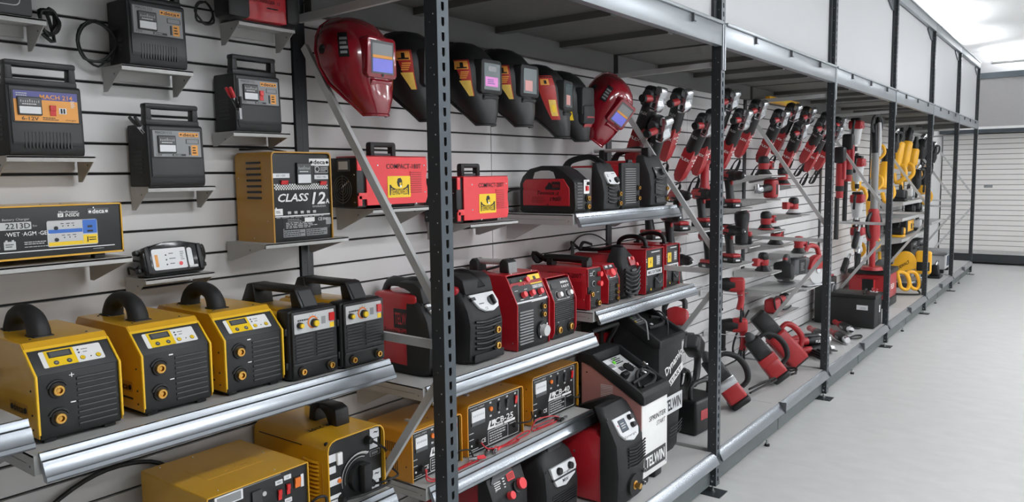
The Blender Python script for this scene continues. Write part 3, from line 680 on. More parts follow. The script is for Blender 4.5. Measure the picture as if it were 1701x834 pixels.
# ------------------------------------------------------------------ yellow inverters with a slanted black front
def yellow_inverter(x0, y, z, label, logo):
    w, h, hb, d = .168, .192, .132, .31
    t = thing('inverter_welder', label, 'welder', (x0, y, z))
    prof = [(-.003, .004), (-.004, hb), (.046, h-.012), (.056, h), (d-.02, h), (d-.006, h-.014), (d-.006, .012), (d-.02, .004)]
    m = MB(); m.extx(prof, 0, .0028, 'yellow_case', .001, 1); m.extx(prof, w-.0028, w, 'yellow_case', .001, 1)
    m.extx([(.044, h-.0125), (.056, h), (d-.02, h), (d-.006, h-.014), (d-.006, h-.03), (d-.02, h-.01), (.06, h-.006), (.05, h-.02)], .0028, w-.0028, 'yellow_case')
    m.extx([(d-.02, .01), (d-.02, h-.01), (d-.008, h-.02), (d-.008, .01)], .0028, w-.0028, 'black')
    m.at(SIDE(0))
    for u, v in ((-.02, .05), (-.02, .02), (-.02, .1), (-.12, .012), (-.25, .012)): screw(m, u, v, .0028, 'black')
    m.at(TOP(h)); screw(m, .03, .085, .003, 'black'); screw(m, w-.03, .075, .003, 'black'); screw(m, .03, .25, .003, 'black')
    part(m, 'shell', t)
    m = MB(); tr = [(-.006, .012), (-.007, hb), (.044, h-.011), (.049, h-.016), (-.001, hb-.002), (0, .012)]
    for xx in (-.001, w-.004): m.extx(tr, xx, xx+.005, 'yellow_trim', .001, 1)
    m.extx([(.044, h-.011), (.040, h-.016), (.047, h-.018), (.05, h-.012)], 0, w, 'yellow_trim'); part(m, 'front_trim', t)
    m = MB(); m.extx([(0, 0), (-.002, .004), (-.002, hb), (.02, hb), (.02, 0)], .004, w-.004, 'black', .002); m.box(.012, .006, -.008, .036, d-.02, .002, 'rubber', .002); m.box(w-.036, .006, -.008, w-.012, d-.02, .002, 'rubber', .002); part(m, 'front_panel', t)
    m = MB(); m.extx([(-.002, hb), (.044, h-.014), (.06, h-.02), (.03, hb)], .004, w-.004, 'charcoal', .001)
    m.at(SLOPE((-.002, hb), (.044, h-.014))); L = math.hypot(.046, h-.014-hb)
    m.rect(w*.5, L*.54, w*.72, L*.62, 'white', .0012, .003); m.rect(w*.365, L*.54, w*.34, L*.62, 'yellow', .0018); m.rect(w*.365, L*.68, w*.27, L*.24, 'charcoal', .0022); m.rect(w*.365, L*.68, w*.22, L*.17, 'grey_dark', .0025)
    for u, v, c in ((.29, .36, 'grey_dark'), (.44, .36, 'grey_dark'), (.60, .38, 'yellow'), (.79, .38, 'yellow')): m.disc(w*u, L*v, .0052, 'charcoal', .0022); m.disc(w*u, L*v, .0046, c, .0026); m.rect(w*u, L*v, .003, .0008, 'white' if c != 'yellow' else 'charcoal', .003)
    m.disc(w*.58, L*.7, .002, 'navy', .0022, n=8); m.disc(w*.58, L*.59, .002, 'navy', .0022, n=8); m.lines(w*.66, L*.7, .014, .004, 1, 'grey', 3, .0018); m.lines(w*.66, L*.59, .01, .004, 1, 'grey', 5, .0018); m.disc(w*.7, L*.38, .0013, 'charcoal', .0022, n=8)
    part(m, 'control_panel', t)
    m = MB(FRONT(-.002)); m.louvers(w*.695, hb*.5, w*.46, hb*.82, 9, 'grey_dark', .003, .16); m.louvers(w*.695, hb*.49, w*.46, hb*.82, 9, 'black_soft', .0018, .5); part(m, 'grille', t)
    for v in (.74, .30):
        m = MB(FRONT(-.002)); socket(m, w*.235, hb*v, .0105); m.tube([(w*.235+.019*math.cos(a), hb*v+.019*math.sin(a), .002) for a in [math.radians(20+14*k) for k in range(11)]], .003, 'black_soft', 6, 1); part(m, 'output_socket', t)
    m = MB(FRONT(-.002))
    m.text('+' if logo == 'deca' else '-', w*.41, hb*.93, .009 if logo == 'deca' else .003, 'white', .010); m.rect(w*.41, hb*.5, .010, .0022, 'white', .0016)
    part(m, 'lettering', t); m = MB(SIDE(0)); m.text('deca', -.085, hb*.42, .016, 'black', .05, bold=.015); m.rect(-.085, hb*.22, .085, .004, 'black'); m.rect(-.085, hb*.42, .088, .024, 'ochre_case', .0005, .004); m.disc(-.052, hb*.41, .006, 'black'); m.disc(-.118, hb*.41, .006, 'black'); m.text('D-TIG 200', -.2, hb*.9, .02, 'ochre_case', .09)
    part(m, 'lettering', t)
    m = MB(); P = [(w*.36, .118, h-.01), (w*.36, .12, h+.012), (w*.36, .138, h+.036), (w*.36, .18, h+.046), (w*.36, .222, h+.034), (w*.36, .238, h+.01), (w*.36, .24, h-.01)]
    m.tube(P, [.025, .024, .021, .018, .021, .024, .025], 'black_soft', 14, 4, rx=.95); m.box(w*.36-.021, .092, h-.004, w*.36+.021, .14, h+.003, 'black_soft', .003); m.box(w*.36-.021, .222, h-.004, w*.36+.021, .27, h+.003, 'black_soft', .003); part(m, 'handle', t)
    return t
yellow_inverter(-.9, .28, 1.0175, 'yellow inverter welder with rounded handle, nearest the camera', 'deca')
yellow_inverter(-.686, .28, 1.0175, 'yellow inverter welder with rounded handle, second from the left', 'd')
yellow_inverter(-.488, .272, 1.0175, 'yellow inverter welder with rounded handle, third from the left', 'd')

def knob_inverter(x0, y, z, label):
    w, h, d = .155, .186, .3
    t = thing('inverter_welder', label, 'welder', (x0, y, z))
    m = MB(); m.box(.012, .05, .006, w-.004, d, h-.012, 'yellow_case', .012, 3); m.box(.03, .05, h-.016, w-.03, d-.01, h-.006, 'yellow_case', .004); part(m, 'case', t)
    m = MB(); m.box(0, .006, 0, w, .058, h, 'black', .010, 3); m.box(.006, -.002, .002, w, .012, h-.004, 'black', .006); m.box(-.005, .012, .03, .004, .05, .05, 'black', .003); m.box(-.005, .012, .12, .004, .05, .14, 'black', .003); part(m, 'front_bezel', t)
    m = MB(FRONT(-.002)); cy = h*.80
    m.rect(w*.5, cy, w*.84, h*.27, 'grey_light', .0015, .002); m.lines(w*.3, cy+h*.05, w*.3, h*.05, 1, 'charcoal', 3, .002)
    m.disc(w*.46, cy, .0165, 'orange', .0022); m.disc(w*.46, cy, .0125, 'grey_light', .0025)
    for a in range(0, 240, 30): A = math.radians(a-30); m.rect(w*.46+.019*math.cos(A), cy+.019*math.sin(A), .0014, .0014, 'black', .0022)
    m.rect(w*.86, cy+h*.03, .016, .022, 'red_lens', .006, .001); m.rect(w*.87, cy-h*.09, .014, .013, 'yellow', .0022); m.rect(w*.69, cy, .014, .02, 'grey', .0018)
    part(m, 'control_panel', t)
    for u, r in ((.18, .0075), (.48, .0105)):
        m = MB(FRONT(-.002)); m.cyl((w*u, cy-.003, .001), (0, 0, 1), r*1.1, .010, 'black', 16); m.cyl((w*u, cy-.003, .010), (0, 0, 1), r*.78, .007, 'yellow', 16, b=.001); part(m, 'knob', t)
    m = MB(FRONT(-.002)); m.louvers(w*.27, h*.47, w*.36, h*.36, 8, 'charcoal', .003, .4); m.louvers(w*.71, h*.47, w*.36, h*.36, 8, 'charcoal', .003, .4); m.box(w*.04, h*.225, 0, w*.96, h*.245, .003, 'charcoal'); m.box(w*.04, h*.66, 0, w*.96, h*.665, .003, 'charcoal'); part(m, 'grille', t)
    for u in (.2, .8): m = MB(FRONT(-.002)); socket(m, w*u, h*.125, .008); part(m, 'output_socket', t)
    m = MB()
    m.extx([(.02, h-.01), (.012, h+.002), (.04, h+.048), (.06, h+.052), (.062, h+.03), (.055, h-.01)], w*.32, w*.68, 'black', .004); m.extx([(.01, h+.004), (.034, h+.042), (.036, h+.04), (.016, h+.003)], w*.37, w*.63, 'charcoal')
    m.box(w*.32, .04, h+.034, w*.68, .24, h+.050, 'black', .006); m.extx([(.21, h-.012), (.22, h+.05), (.25, h+.05), (.285, h-.012)], w*.3, w*.7, 'black', .006); part(m, 'handle', t)
    return t
knob_inverter(-.312, .25, 1.0095, 'yellow inverter with a black bezel and yellow knobs beside the third rounded-handle inverter')
knob_inverter(-.148, .240, 1.0095, 'yellow inverter with a black bezel and yellow knobs at the shelf end by the post')

# ------------------------------------------------------------------ wide yellow wire welder and yellow arc welder
ww = t = thing('wire_welder', 'wide low yellow welder with black front and orange switch at the bottom edge', 'welder', (-.566, .252, .6245))
w, h, d = .294, .163, .30
m = shell(t, w, h, d, 'yellow_case', .004, .003, .006); m.at(TOP(h)); m.rect(w*.5, .15, w*.55, .1, 'yellow_case', .0006); m.lines(w*.55, .12, .07, .006, 1, 'ochre_case', 5); m.lines(w*.68, .12, .05, .006, 1, 'ochre_case', 6)
for u, v in ((.15, .02), (.7, .02), (.14, .28), (.45, .28), (.9, .15)): screw(m, w*u, v, .0022)
m.at(SIDE(0)); m.cyl((-.06, .08, 0), (-1, 0, 0), .006, .005, 'yellow_case', 12); m.rect(-.15, .07, .18, .004, 'ochre_case', .002); part(m, 'shell', t)
m = MB(); m.box(.003, 0, .002, w-.003, .012, h-.003, 'black', .002); part(m, 'front_panel', t)
for xx in (.05, w-.05): m = MB(); m.box(xx-.012, .02, 0, xx+.012, .26, .006, 'rubber', .001); part(m, 'foot', t)
m = MB(FRONT(0)); m.rect(w*.2, h*.88, w*.26, .026, 'paper', .003, .002); m.rect(w*.2, h*.88, w*.22, .02, 'grey', .0035); m.rect(w*.46, h*.72, .028, .04, 'charcoal', .006, .003); m.disc(w*.54, h*.74, .006, 'grey_light'); m.rect(w*.42, h*.955, .17, .002, 'grey')
for u, lab in ((.69, 'MIN'), (.78, '1/2')): m.rect(w*u, h*.83+(u-.69)*.06, .022, .012, 'paper', .0012, .001); m.text(lab, w*u, h*.83+(u-.69)*.06, .005, 'charcoal', t=.0018); m.rect(w*u, h*.45+(u-.69)*.06, .022, .012, 'paper', .0012, .001); m.text('MAX', w*u, h*.45+(u-.69)*.06, .005, 'charcoal', t=.0018)
m.rect(w*.935, h*.72, .009, .034, 'paper', .0012); m.text('MIG 410', w*.62, h*.22, .032, 'white', .15, bold=.02, shear=.25); m.lines(w*.91, h*.27, .03, .01, 1, 'grey_light', 4); part(m, 'lettering', t)
for u, v, a, c in ((.69, .63, .010, 'red_lens'), (.78, .67, .010, 'red_lens'), (.88, .72, .017, 'orange')): m = MB(FRONT(0)); rocker(m, w*u, h*v, a, .026, c); part(m, 'switch', t)

t = thing('arc_welder', 'yellow arc welder with a large black dial and a curved front at the bottom', 'welder', (-.204, .262, .6245))
w, h, d = .212, .194, .325
m = shell(t, w, h, d, 'yellow_case', .03, .004, .004, over=.01)
m.at(SIDE(0))
for k in range(10): m.M = SIDE(0); m.tube([(-.03, .128-k*.0118, .0), (-.045, .128-k*.0118, .004), (-.08, .128-k*.0118, .0035), (-.095, .128-k*.0118, 0)], .0042, 'yellow_case', 6, 3)
m.rect(-.015, .08, .003, .1, 'ochre_case', .0015, .001); m.rect(-.2, .165, .2, .0025, 'black', .0005)
m.at(frame((.085, .085, h), (-1, 0, 0), (0, -1, 0))); m.text('STAR 210T', 0, -.02, .02, 'black', .12, bold=.02); part(m, 'shell', t)
m = MB(); m.box(.004, 0, .0, w-.004, .012, h-.006, 'black', .004); part(m, 'front_panel', t)
m = MB(FRONT(0)); m.rect(.022, h*.72, .03, .022, 'paper', .001, .002); m.rect(.02, h*.55, .028, .02, 'paper', .001, .002); m.rect(.03, h*.36, .042, .018, 'paper', .001, .002); m.disc(.044, h*.36, .006, 'orange', .005); m.rect(.022, h*.06, .034, .024, 'paper', .001, .002); m.rect(.03, h*.14, .04, .014, 'paper', .001, .002); m.text('5Cr', .03, h*.05, .009, 'charcoal', t=.0016)
m.tube([(w*.56+.066*math.cos(a), h*.31+.066*math.sin(a), .002) for a in [math.radians(62+11*k) for k in range(13)]], [.007, .005, .002], 'white', 6, 1, rx=.3); m.tube([(w*.56+.055*math.cos(a), h*.31+.055*math.sin(a), .002) for a in [math.radians(70+11*k) for k in range(12)]], [.003, .002, .001], 'white', 6, 1, rx=.3)
m.rect(w*.85, h*.87, .035, .03, 'paper', .001); m.text('~', w*.87, h*.88, .006, 'black', .016, t=.0018, bold=.01); m.rect(w*.83, h*.71, .03, .026, 'paper', .001); m.rect(w*.85, h*.57, .038, .016, 'grey_light', .001); m.rect(w*.85, h*.57, .036, .0145, 'black', .0013); m.lines(w*.85, h*.57, .026, .008, 2, 'grey_light', 4); m.rect(w*.86, h*.22, .036, .03, 'paper', .001); m.text('~', w*.87, h*.24, .006, 'black', .016, t=.0018, bold=.01); m.rect(w*.84, h*.08, .028, .022, 'paper', .001); part(m, 'lettering', t)
m = MB(FRONT(0)); m.disc(w*.56, h*.3, .044, 'black', .014, .040, 28); m.box(w*.56-.015, h*.3-.044, .012, w*.56+.015, h*.3+.044, .04, 'black_soft', .008); part(m, 'dial', t)
m = MB(FRONT(0)); m.box(.036, h*.6, 0, .054, h*.78, .009, 'white', .002); part(m, 'switch', t)
m = MB(); m.extx([(.07, h-.004), (.075, h+.048), (.1, h+.058), (.15, h+.058), (.15, h+.04), (.115, h+.036), (.11, h-.004)], w*.48, w*.72, 'black', .006); m.extx([(.2, h-.004), (.19, h+.058), (.15, h+.058), (.15, h+.04), (.17, h+.036), (.165, h-.004)], w*.48, w*.72, 'black', .006); part(m, 'handle', t)
for v, u in ((.80, .72), (.14, .74), (.085, .24)): m = MB(FRONT(0)); m.cyl((w*u, h*v, 0), (0, 0, 1), .014, .018, 'black', 16, .009); part(m, 'cable_gland', t)
cord([(-.046, .245, .778), (-.03, .235, .765), (-.002, .24, .742), (.016, .262, .725), (.017, .3, .70)], .0035, '', owner=t)
cord([(-.04, .243, .65), (-.02, .225, .655), (.045, .24, .648), (.085, .30, .64), (.12, .36, .62)], .0035, '', owner=t)
cord([(-.146, .24, .642), (-.1, .215, .648), (-.02, .21, .652), (-.005, .236, .652)], .004, '', owner=t)
cord([(-.268, .26, .66), (-.25, .245, .68), (-.225, .24, .675), (-.218, .25, .64), (-.235, .25, .632)], .004, '', owner=ww)
cord([(-.43, .585, .72), (-.52, .59, .79), (-.66, .59, .80), (-.8, .58, .74), (-.87, .56, .64)], .006, '', owner=ww)

# ------------------------------------------------------------------ red inverters whose printed side faces the aisle
def badge(m, x, y, w, h):
    m.rect(x, y, w, h, 'yellow', .0012, w*.04)
    m.prism([(x+w*a, y+h*b) for a, b in ((-.06, .38), (.05, .42), (.12, .3), (.12, .05), (.04, -.02), (-.05, .02), (-.1, .2))], .001, .0016, 'black')   # mask-shaped mark
    m.prism([(x+w*a, y+h*b) for a, b in ((0, .18), (.09, .2), (.08, .08), (.01, .06))], .0014, .002, 'yellow'); m.disc(x+w*.06, y+h*.02, w*.045, 'white', .0019, n=10)
    m.prism([(x+w*a, y+h*b) for a, b in ((-.42, .1), (-.37, .1), (-.3, -.02), (-.15, -.1), (.15, -.1), (.3, -.02), (.37, .1), (.42, .1), (.42, -.38), (.38, -.4), (.36, -.05), (.24, -.12), (-.24, -.12), (-.36, -.05), (-.38, -.4), (-.42, -.38))], .001, .0016, 'black')
    m.text('TEHNOWELD', x, y-h*.24, h*.26, 'black', w*.72, bold=.005, t=.0018)
def compact(x0, y, z, w, h, d, word, label):
    t = thing('inverter_welder', label, 'welder', (x0, y, z))
    e = w*.13                                             # black fan end on the left
    m = MB(); out = [(e, .01), (w*.97, .01), (w, .03), (w, h*.38), (w-.006, h*.45), (w-.006, h*.62), (w, h*.7), (w, h-.012), (w-.008, h), (e, h)]
    m.exty(out, 0, .004, 'red_bright', .001, 1); m.exty(out, d-.004, d, 'red_bright', .001, 1); m.box(e, .0, h-.004, w-.004, d, h, 'red_bright', .001); m.box(e, .004, .01, w-.006, d-.004, h-.004, 'red_dark')
    m.at(FRONT(0)); m.louvers(w*.82, h*.48, w*.17, h*.44, 10, 'red_dark', .0012, .3); m.louvers(w*.82, h*.495, w*.17, h*.44, 10, 'red_bright', .003, .3)
    for u, v in ((.28, .82), (.95, .82), (.28, .28), (.96, .28), (.82, .06), (.45, .06)): screw(m, w*u, h*v, .0035)
    part(m, 'case', t)
    m = MB(); m.box(.006, .006, .004, e+.004, d-.006, h-.006, 'black', .004); part(m, 'fan_end', t)
    m = MB(SIDE(.006))
    for k in range(5): m.ring((-d/2, h*.37, .003), (0, 0, 1), .008+.0085*k, .0012, 'grey_dark', 22, 6)
    m.rect(-d/2, h*.37, .002, .09, 'grey_dark', .003)
    for a, b in ((-.012, .1), (-.088, .1), (-.012, .02), (-.088, .02)): screw(m, a*d/.1, b*h/.155, .003)
    for k in range(10): m.rect(-d/2-.04+.008*k, h*.37-.02+.005*k, .004, .006, 'chrome', .006)
    m.rect(-d*.45, h*.82, d*.4, h*.22, 'grey_dark', .003, .002); m.rect(-d*.45, h*.82, d*.3, h*.15, 'paper', .0036); part(m, 'fan_grille', t)
    for q in ((e*.2, -.001, .03, e*1.02, .003, .05), (e*.1, -.001, h*.72, e*.5, .004, h-.004), (e*.1, -.001, .01, e*.5, .004, h*.25)): m = MB(); m.box(*q, 'red_bright', .001); part(m, 'end_bracket', t)
    m = MB(); m.box(w*.4, .03, 0, w*.9, d-.03, .012, 'black', .002); part(m, 'foot', t)
    m = MB(); hw = w*.36; hx = w*.36; hz = .046
    m.box(hx, d*.4, h-.001, hx+.018, d*.4+.024, h+hz-.006, 'black_soft', .004); m.box(hx+hw-.018, d*.4, h-.001, hx+hw, d*.4+.024, h+hz-.006, 'black_soft', .004); m.box(hx, d*.4, h+hz-.016, hx+hw, d*.4+.024, h+hz, 'black_soft', .006); m.box(hx+.02, d*.4+.004, h+.0005, hx+hw-.02, d*.4+.02, h+.01, 'charcoal', .002); part(m, 'handle', t)
    m = MB(FRONT(0)); m.text(word, w*.65, h*.8, h*.095, 'black', w*.5, t=.0014, bold=.006); part(m, 'lettering', t)
    m = MB(FRONT(0)); badge(m, w*.575, h*.40, w*.33, h*.42); part(m, 'badge', t)
    return t
compact(.086, .425, 1.4375, .315, .165, .14, 'COMPACT-180T', 'coral red inverter reading compact 180 with its fan end outward')
compact(.51, .39, 1.3675, .298, .167, .17, 'COMPACT-200T', 'coral red inverter reading compact 200 right of the slotted post')

# ------------------------------------------------------------------ carry-handle inverters, two-tone moulded cases
def arch(m, x0, x1, ya, yb, z0, z1, th, c, peak=.5):
    """moulded hoop handle running front to back"""
    P = [(0, ya, z0), (0, ya+(yb-ya)*.08, z0+(z1-z0)*.6), (0, ya+(yb-ya)*.28, z1), (0, ya+(yb-ya)*.62, z1), (0, yb-(yb-ya)*.1, z0+(z1-z0)*.55), (0, yb, z0)]
    P = [((x0+x1)/2, b, c_) for _, b, c_ in P]
    m.tube(P, [th*1.2, th, th*.8, th*.8, th, th*1.2], c, 10, 4, rx=(x1-x0)/2/th, upv=None) if 0 else m.tube(P, [th*1.3, th, th*.85, th*.85, th, th*1.3], c, 10, 4)
def loft_front(m, w, prof, y1, c, r=.015):
    """moulded front: (z, y_front, inset) levels, closed back at y1"""
    rings = []
    for z, yf, ins in prof:
        a, b = ins, w-ins
        rr = min(r, (b-a)*.3)
        rings.append([(a, y1, z), (a, yf+rr, z), (a+rr*.3, yf+rr*.3, z), (a+rr, yf, z), (b-rr, yf, z), (b-rr*.3, yf+rr*.3, z), (b, yf+rr, z), (b, y1, z)])
    m.loft(rings, c)

# Tecnica: long red side panel in a black frame
t = thing('inverter_welder', 'red and black inverter reading tecnica 190, leftmost on the upper railed shelf', 'welder', (1.062, .258, 1.3805))
w, h, d = .13, .178, .27
m = MB(); m.extx([(.0, .006), (-.004, .03), (.0, .12), (.012, .135), (.06, .172), (.1, .19), (.16, .192), (.22, .18), (.255, .15), (d, .12), (d, .01), (d-.01, 0), (.01, 0)], .004, w-.004, 'black', .006)
part(m, 'case', t)
for xx in (-.001, w-.004): m = MB(); m.extx([(.022, .03), (.022, .1), (.05, .138), (.235, .138), (.25, .12), (.25, .03)], xx, xx+.005, 'red_case', .0015, 1); part(m, 'side_panel', t)
m = MB(); m.extx([(.09, .14), (.1, .165), (.12, .172), (.16, .172), (.19, .165), (.2, .14)], .0025, w-.0025, 'grey_light', 0); part(m, 'handle_opening', t, 'pale gap seen through the handle')
m = MB(SIDE(-.001)); m.rect(-.085, .11, .04, .033, 'black', .0008); m.text('TECNICA', -.085, .11, .012, 'red_case', .034, bold=.01); m.prism([(-.135, .095), (-.105, .095), (-.106, .118), (-.118, .126), (-.125, .114), (-.137, .104)], 0, .0012, 'black')
m.text('Tecnica', -.135, .083, .015, 'black', .085, shear=.3, bold=.012); m.text('190', -.095, .057, .017, 'black', .036, shear=.15, bold=.012); m.text('A', -.08, .08, .016, 'black', .018, shear=.6); m.lines(-.17, .055, .07, .028, 4, 'red_dark', 3); m.lines(-.068, .06, .018, .02, 3, 'black', 5); m.disc(-.125, .035, .0025, 'black'); part(m, 'lettering', t)
m = MB(FRONT(0)); m.louvers(w*.3, .07, w*.3, .11, 9, 'grey_dark', .004, .4); part(m, 'grille', t)
m = MB(FRONT(-.002)); m.rect(w*.7, .105, w*.32, .056, 'white', .001, .003); m.box(w*.63, .088, 0, w*.76, .108, .007, 'red_lens', .001); m.disc(w*.75, .118, .007, 'black', .01); m.lines(w*.68, .127, .02, .004, 1, 'charcoal', 2, .0016); part(m, 'control_panel', t)
for v in (.058, .025): m = MB(FRONT(-.003)); socket(m, w*.72, v, .0095); part(m, 'output_socket', t)
cord([(1.055, .50, 1.48), (1.02, .55, 1.47), (1.0, .57, 1.43), (1.02, .57, 1.392), (1.06, .54, 1.388)], .004, '', owner=t)

def hooded_inverter(x0, y, z, w, h, d, side, label, style):
    """body of the given colour behind a black moulded hood"""
    t = thing('inverter_welder', label, 'welder', (x0, y, z))
    m = MB(); m.box(.003, .04, .012, w-.003, d, h*.86, side, .012, 3); m.box(.0, d-.03, .004, w, d, h*.8, 'black', .01); part(m, 'case', t)
    m = MB(); loft_front(m, w, [(0, .012, .004), (h*.04, .0, .0), (h*.35, -.004, 0), (h*.6, .006, 0), (h*.82, .03, .003), (h*.93, .04, .01), (h*.96, .05, .022)], .06 if style == 'white' else .08, 'black_soft', .02); part(m, 'front_hood', t)
    m = MB(); P = [(w/2, .05, h*.9), (w/2, .08, h*1.02), (w/2, d*.5, h*1.08), (w/2, d*.85, h*1.0), (w/2, d-.01, h*.82)]
    m.tube(P, [.02, .014, .012, .014, .02], 'black', 10, 4); part(m, 'handle', t)
    F = SLOPE((-.002, h*.6-.012), (.03, h*.82)); L = h*.22
    m = MB(F)
    if style == 'white':
        m.rect(w*.5, L*.5, w*.62, L*1.25, 'paper', .006, .012); m.cyl((w*.66, L*.25, .005), (0, 0, 1), .014, .012, 'black', 16, .012); m.text('2', w*.3, L*.75, .014, 'charcoal', t=.0068); m.lines(w*.66, L*.95, .03, .006, 1, 'charcoal', 3, .0068); m.disc(w*.3, L*.2, .006, 'black', .008)
    elif style == 'knob': m.rect(w*.55, L*.4, w*.62, L*1.0, 'black', .004, .008); m.cyl((w*.62, L*.4, .003), (0, 0, 1), .016, .014, 'charcoal', 16); m.disc(w*.3, L*.4, .008, 'grey', .006); m.lines(w*.5, L*.8, .05, .005, 1, 'grey_light', 4, .0055)
    else: m.rect(w*.5, L*.5, w*.6, L*.9, 'black', .004, .006); m.disc(w*.64, L*.5, .011, 'red_lens', .012); m.disc(w*.3, L*.45, .007, 'red_lens', .008); m.lines(w*.45, L*.8, .05, .005, 1, 'grey_light', 4, .0055)
    part(m, 'control_panel', t)
    m = MB(FRONT(-.003))
    if style == 'ribs': m.louvers(w*.45, h*.5, w*.62, h*.72, 15, 'grey_dark', .004, .4)
    else:
        for k in range(6): m.tube([(w*.2, h*(.54-.07*k), .002), (w*.42, h*(.515-.07*k), .006), (w*.66, h*(.53-.07*k), .002)], .0035, 'black', 6, 3)
    part(m, 'grille', t)
    for v in ((.33, .14) if style != 'red' else (.12,)):
        m = MB(FRONT(-.004)); socket(m, w*.8, h*v, .009); part(m, 'output_socket', t)
    return t
hooded_inverter(1.275, .246, 1.3805, .15, .212, .25, 'grey_light', 'white inverter with a black moulded hood beside the one reading tecnica', 'white')
# ribbed red inverter
t = thing('inverter_welder', 'red inverter with a black ribbed front between the white one and the big hooded one', 'welder', (1.455, .262, 1.3805))
w, h, d = .17, .203, .26
m = MB(); m.box(.0, .015, .01, w, d, h-.01, 'red_case', .004); part(m, 'case', t)
m = MB(); m.box(.0, 0, 0, w, .02, h, 'black_soft', .006); m.exty([(w*.35, h-.005), (w*.4, h+.014), (w*.6, h+.014), (w*.65, h-.005)], .004, .018, 'black', .002); part(m, 'front_bezel', t)
m = MB(FRONT(0)); m.rect(w*.45, h*.5, w*.66, h*.84, 'black', .001, .004); m.louvers(w*.45, h*.5, w*.56, h*.78, 16, 'grey', .004, .35); part(m, 'grille', t)
m = MB(FRONT(0)); socket(m, w*.88, h*.22, .009); socket(m, w*.88, h*.45, .008); part(m, 'output_socket', t)
t2 = hooded_inverter(1.71, .25, 1.3805, .185, .252, .26, 'red_case', 'tall red inverter with a big black hood and long bar handle at the shelf end', 'knob')
m = MB(); m.tube([(.05, .06, .262), (.05, .2, .268), (.05, .33, .266)], .009, 'brace', 10, 1); m.box(.035, .27, .2, .065, .3, .27, 'black', .006); m.box(.03, .03, .23, .07, .07, .275, 'black', .008); part(m, 'handle_bar', t2)
m = MB(FRONT(-.004)); m.rect(.09, .085, .12, .05, 'black', .004, .01); m.rect(.09, .085, .1, .03, 'charcoal', .0045, .008); m.rect(.1, .03, .12, .022, 'charcoal', .004, .006); part(m, 'vent_panel', t2)

# ------------------------------------------------------------------ row of small red welders on the lower railed shelf
Z3 = .9665
t = thing('inverter_welder', 'red welder with its printed side reading compact 200 left on the middle shelf', 'welder', (1.205, .285, Z3))
w, h, d = .108, .178, .29
m = MB(); m.box(0, .004, .004, w, d, h, 'red_case', .004); m.box(.0, -.003, .1, .003, .004, h-.003, 'red_case'); m.box(.0, -.012, .004, .004, .01, .07, 'red_case')
m.at(SIDE(0)); m.louvers(-.052, .085, .05, .075, 9, 'red_dark', .0012, .3)
for u, v in ((-.02, .15), (-.02, .045), (-.25, .15)): screw(m, u, v, .003)
m.text('COMPACT-200T', -.115, .145, .019, 'black', .175, bold=.008); part(m, 'case', t)
m = MB(); m.box(.004, -.002, .004, w-.002, .006, h-.004, 'black', .002); part(m, 'front_panel', t)
m = MB(FRONT(-.002)); m.lines(w*.25, h*.85, w*.2, h*.1, 2, 'grey_light', 3)
for v in (.86, .62): m.disc(w*.42, h*v, .012, 'grey_light', .003); m.disc(w*.42, h*v, .0095, 'black', .009)
for v in (.83, .6): m.disc(w*.82, h*v, .011, 'red_bright', .016)
m.louvers(w*.4, h*.22, w*.4, h*.3, 7, 'charcoal', .002); m.lines(w*.75, h*.4, w*.15, h*.02, 1, 'white', 4); part(m, 'control_panel', t)
for u, v in ((.22, .38), (.72, .14)): m = MB(FRONT(-.002)); socket(m, w*u, h*v, .010); part(m, 'output_socket', t)
m = MB(); m.box(.03, .02, h-.002, .075, .05, h+.03, 'black', .006); m.box(.03, .2, h-.002, .075, .23, h+.03, 'black', .006); m.tube([(.052, .02, h+.026), (.052, .12, h+.032), (.052, .25, h+.03)], .016, 'black', 10, 2); m.tube([(.05, .24, h+.02), (.04, .27, h+.035), (.02, .285, h+.05), (.03, .28, h+.02), (.06, .27, h+.03)], .010, 'rubber', 8, 4, rx=1.8); part(m, 'handle', t)

t = thing('inverter_welder', 'small red welder with chamfered corners and one red knob beside the compact 200', 'welder', (1.388, .292, Z3))
w, h, d = .1, .172, .28
m = MB(); prof = [(0, .004), (-.002, h*.62), (.03, h), (d, h), (d, .004)]
m.extx(prof, 0, .004, 'red_case', .001, 1); m.extx(prof, w-.004, w, 'red_case', .001, 1); m.box(.004, .03, h-.004, w-.004, d, h-.0005, 'red_case'); m.box(.004, .01, .006, w-.004, d-.002, h-.02, 'red_dark'); part(m, 'case', t)
m = MB(); m.box(.004, 0, 0, w-.004, .012, h*.62, 'black', .002); m.extx([(0, h*.62), (.03, h-.005), (.04, h-.006), (.012, h*.62)], .004, w-.004, 'charcoal', .001); part(m, 'front_panel', t)
m = MB(SLOPE((0, h*.62), (.03, h-.005))); m.disc(w*.5, .03, .021, 'red_bright', .014, .017); m.rect(w*.3, .062, .02, .01, 'paper', .001); m.rect(w*.68, .062, .02, .01, 'paper', .001); m.lines(w*.5, .01, .06, .006, 1, 'white', 3); m.at(FRONT(0)); m.louvers(w*.35, h*.32, w*.4, h*.45, 9, 'charcoal', .002); part(m, 'control_panel', t)
for v in (.44, .28, .12): m = MB(FRONT(0)); socket(m, w*.75, h*v, .007); part(m, 'output_socket', t)

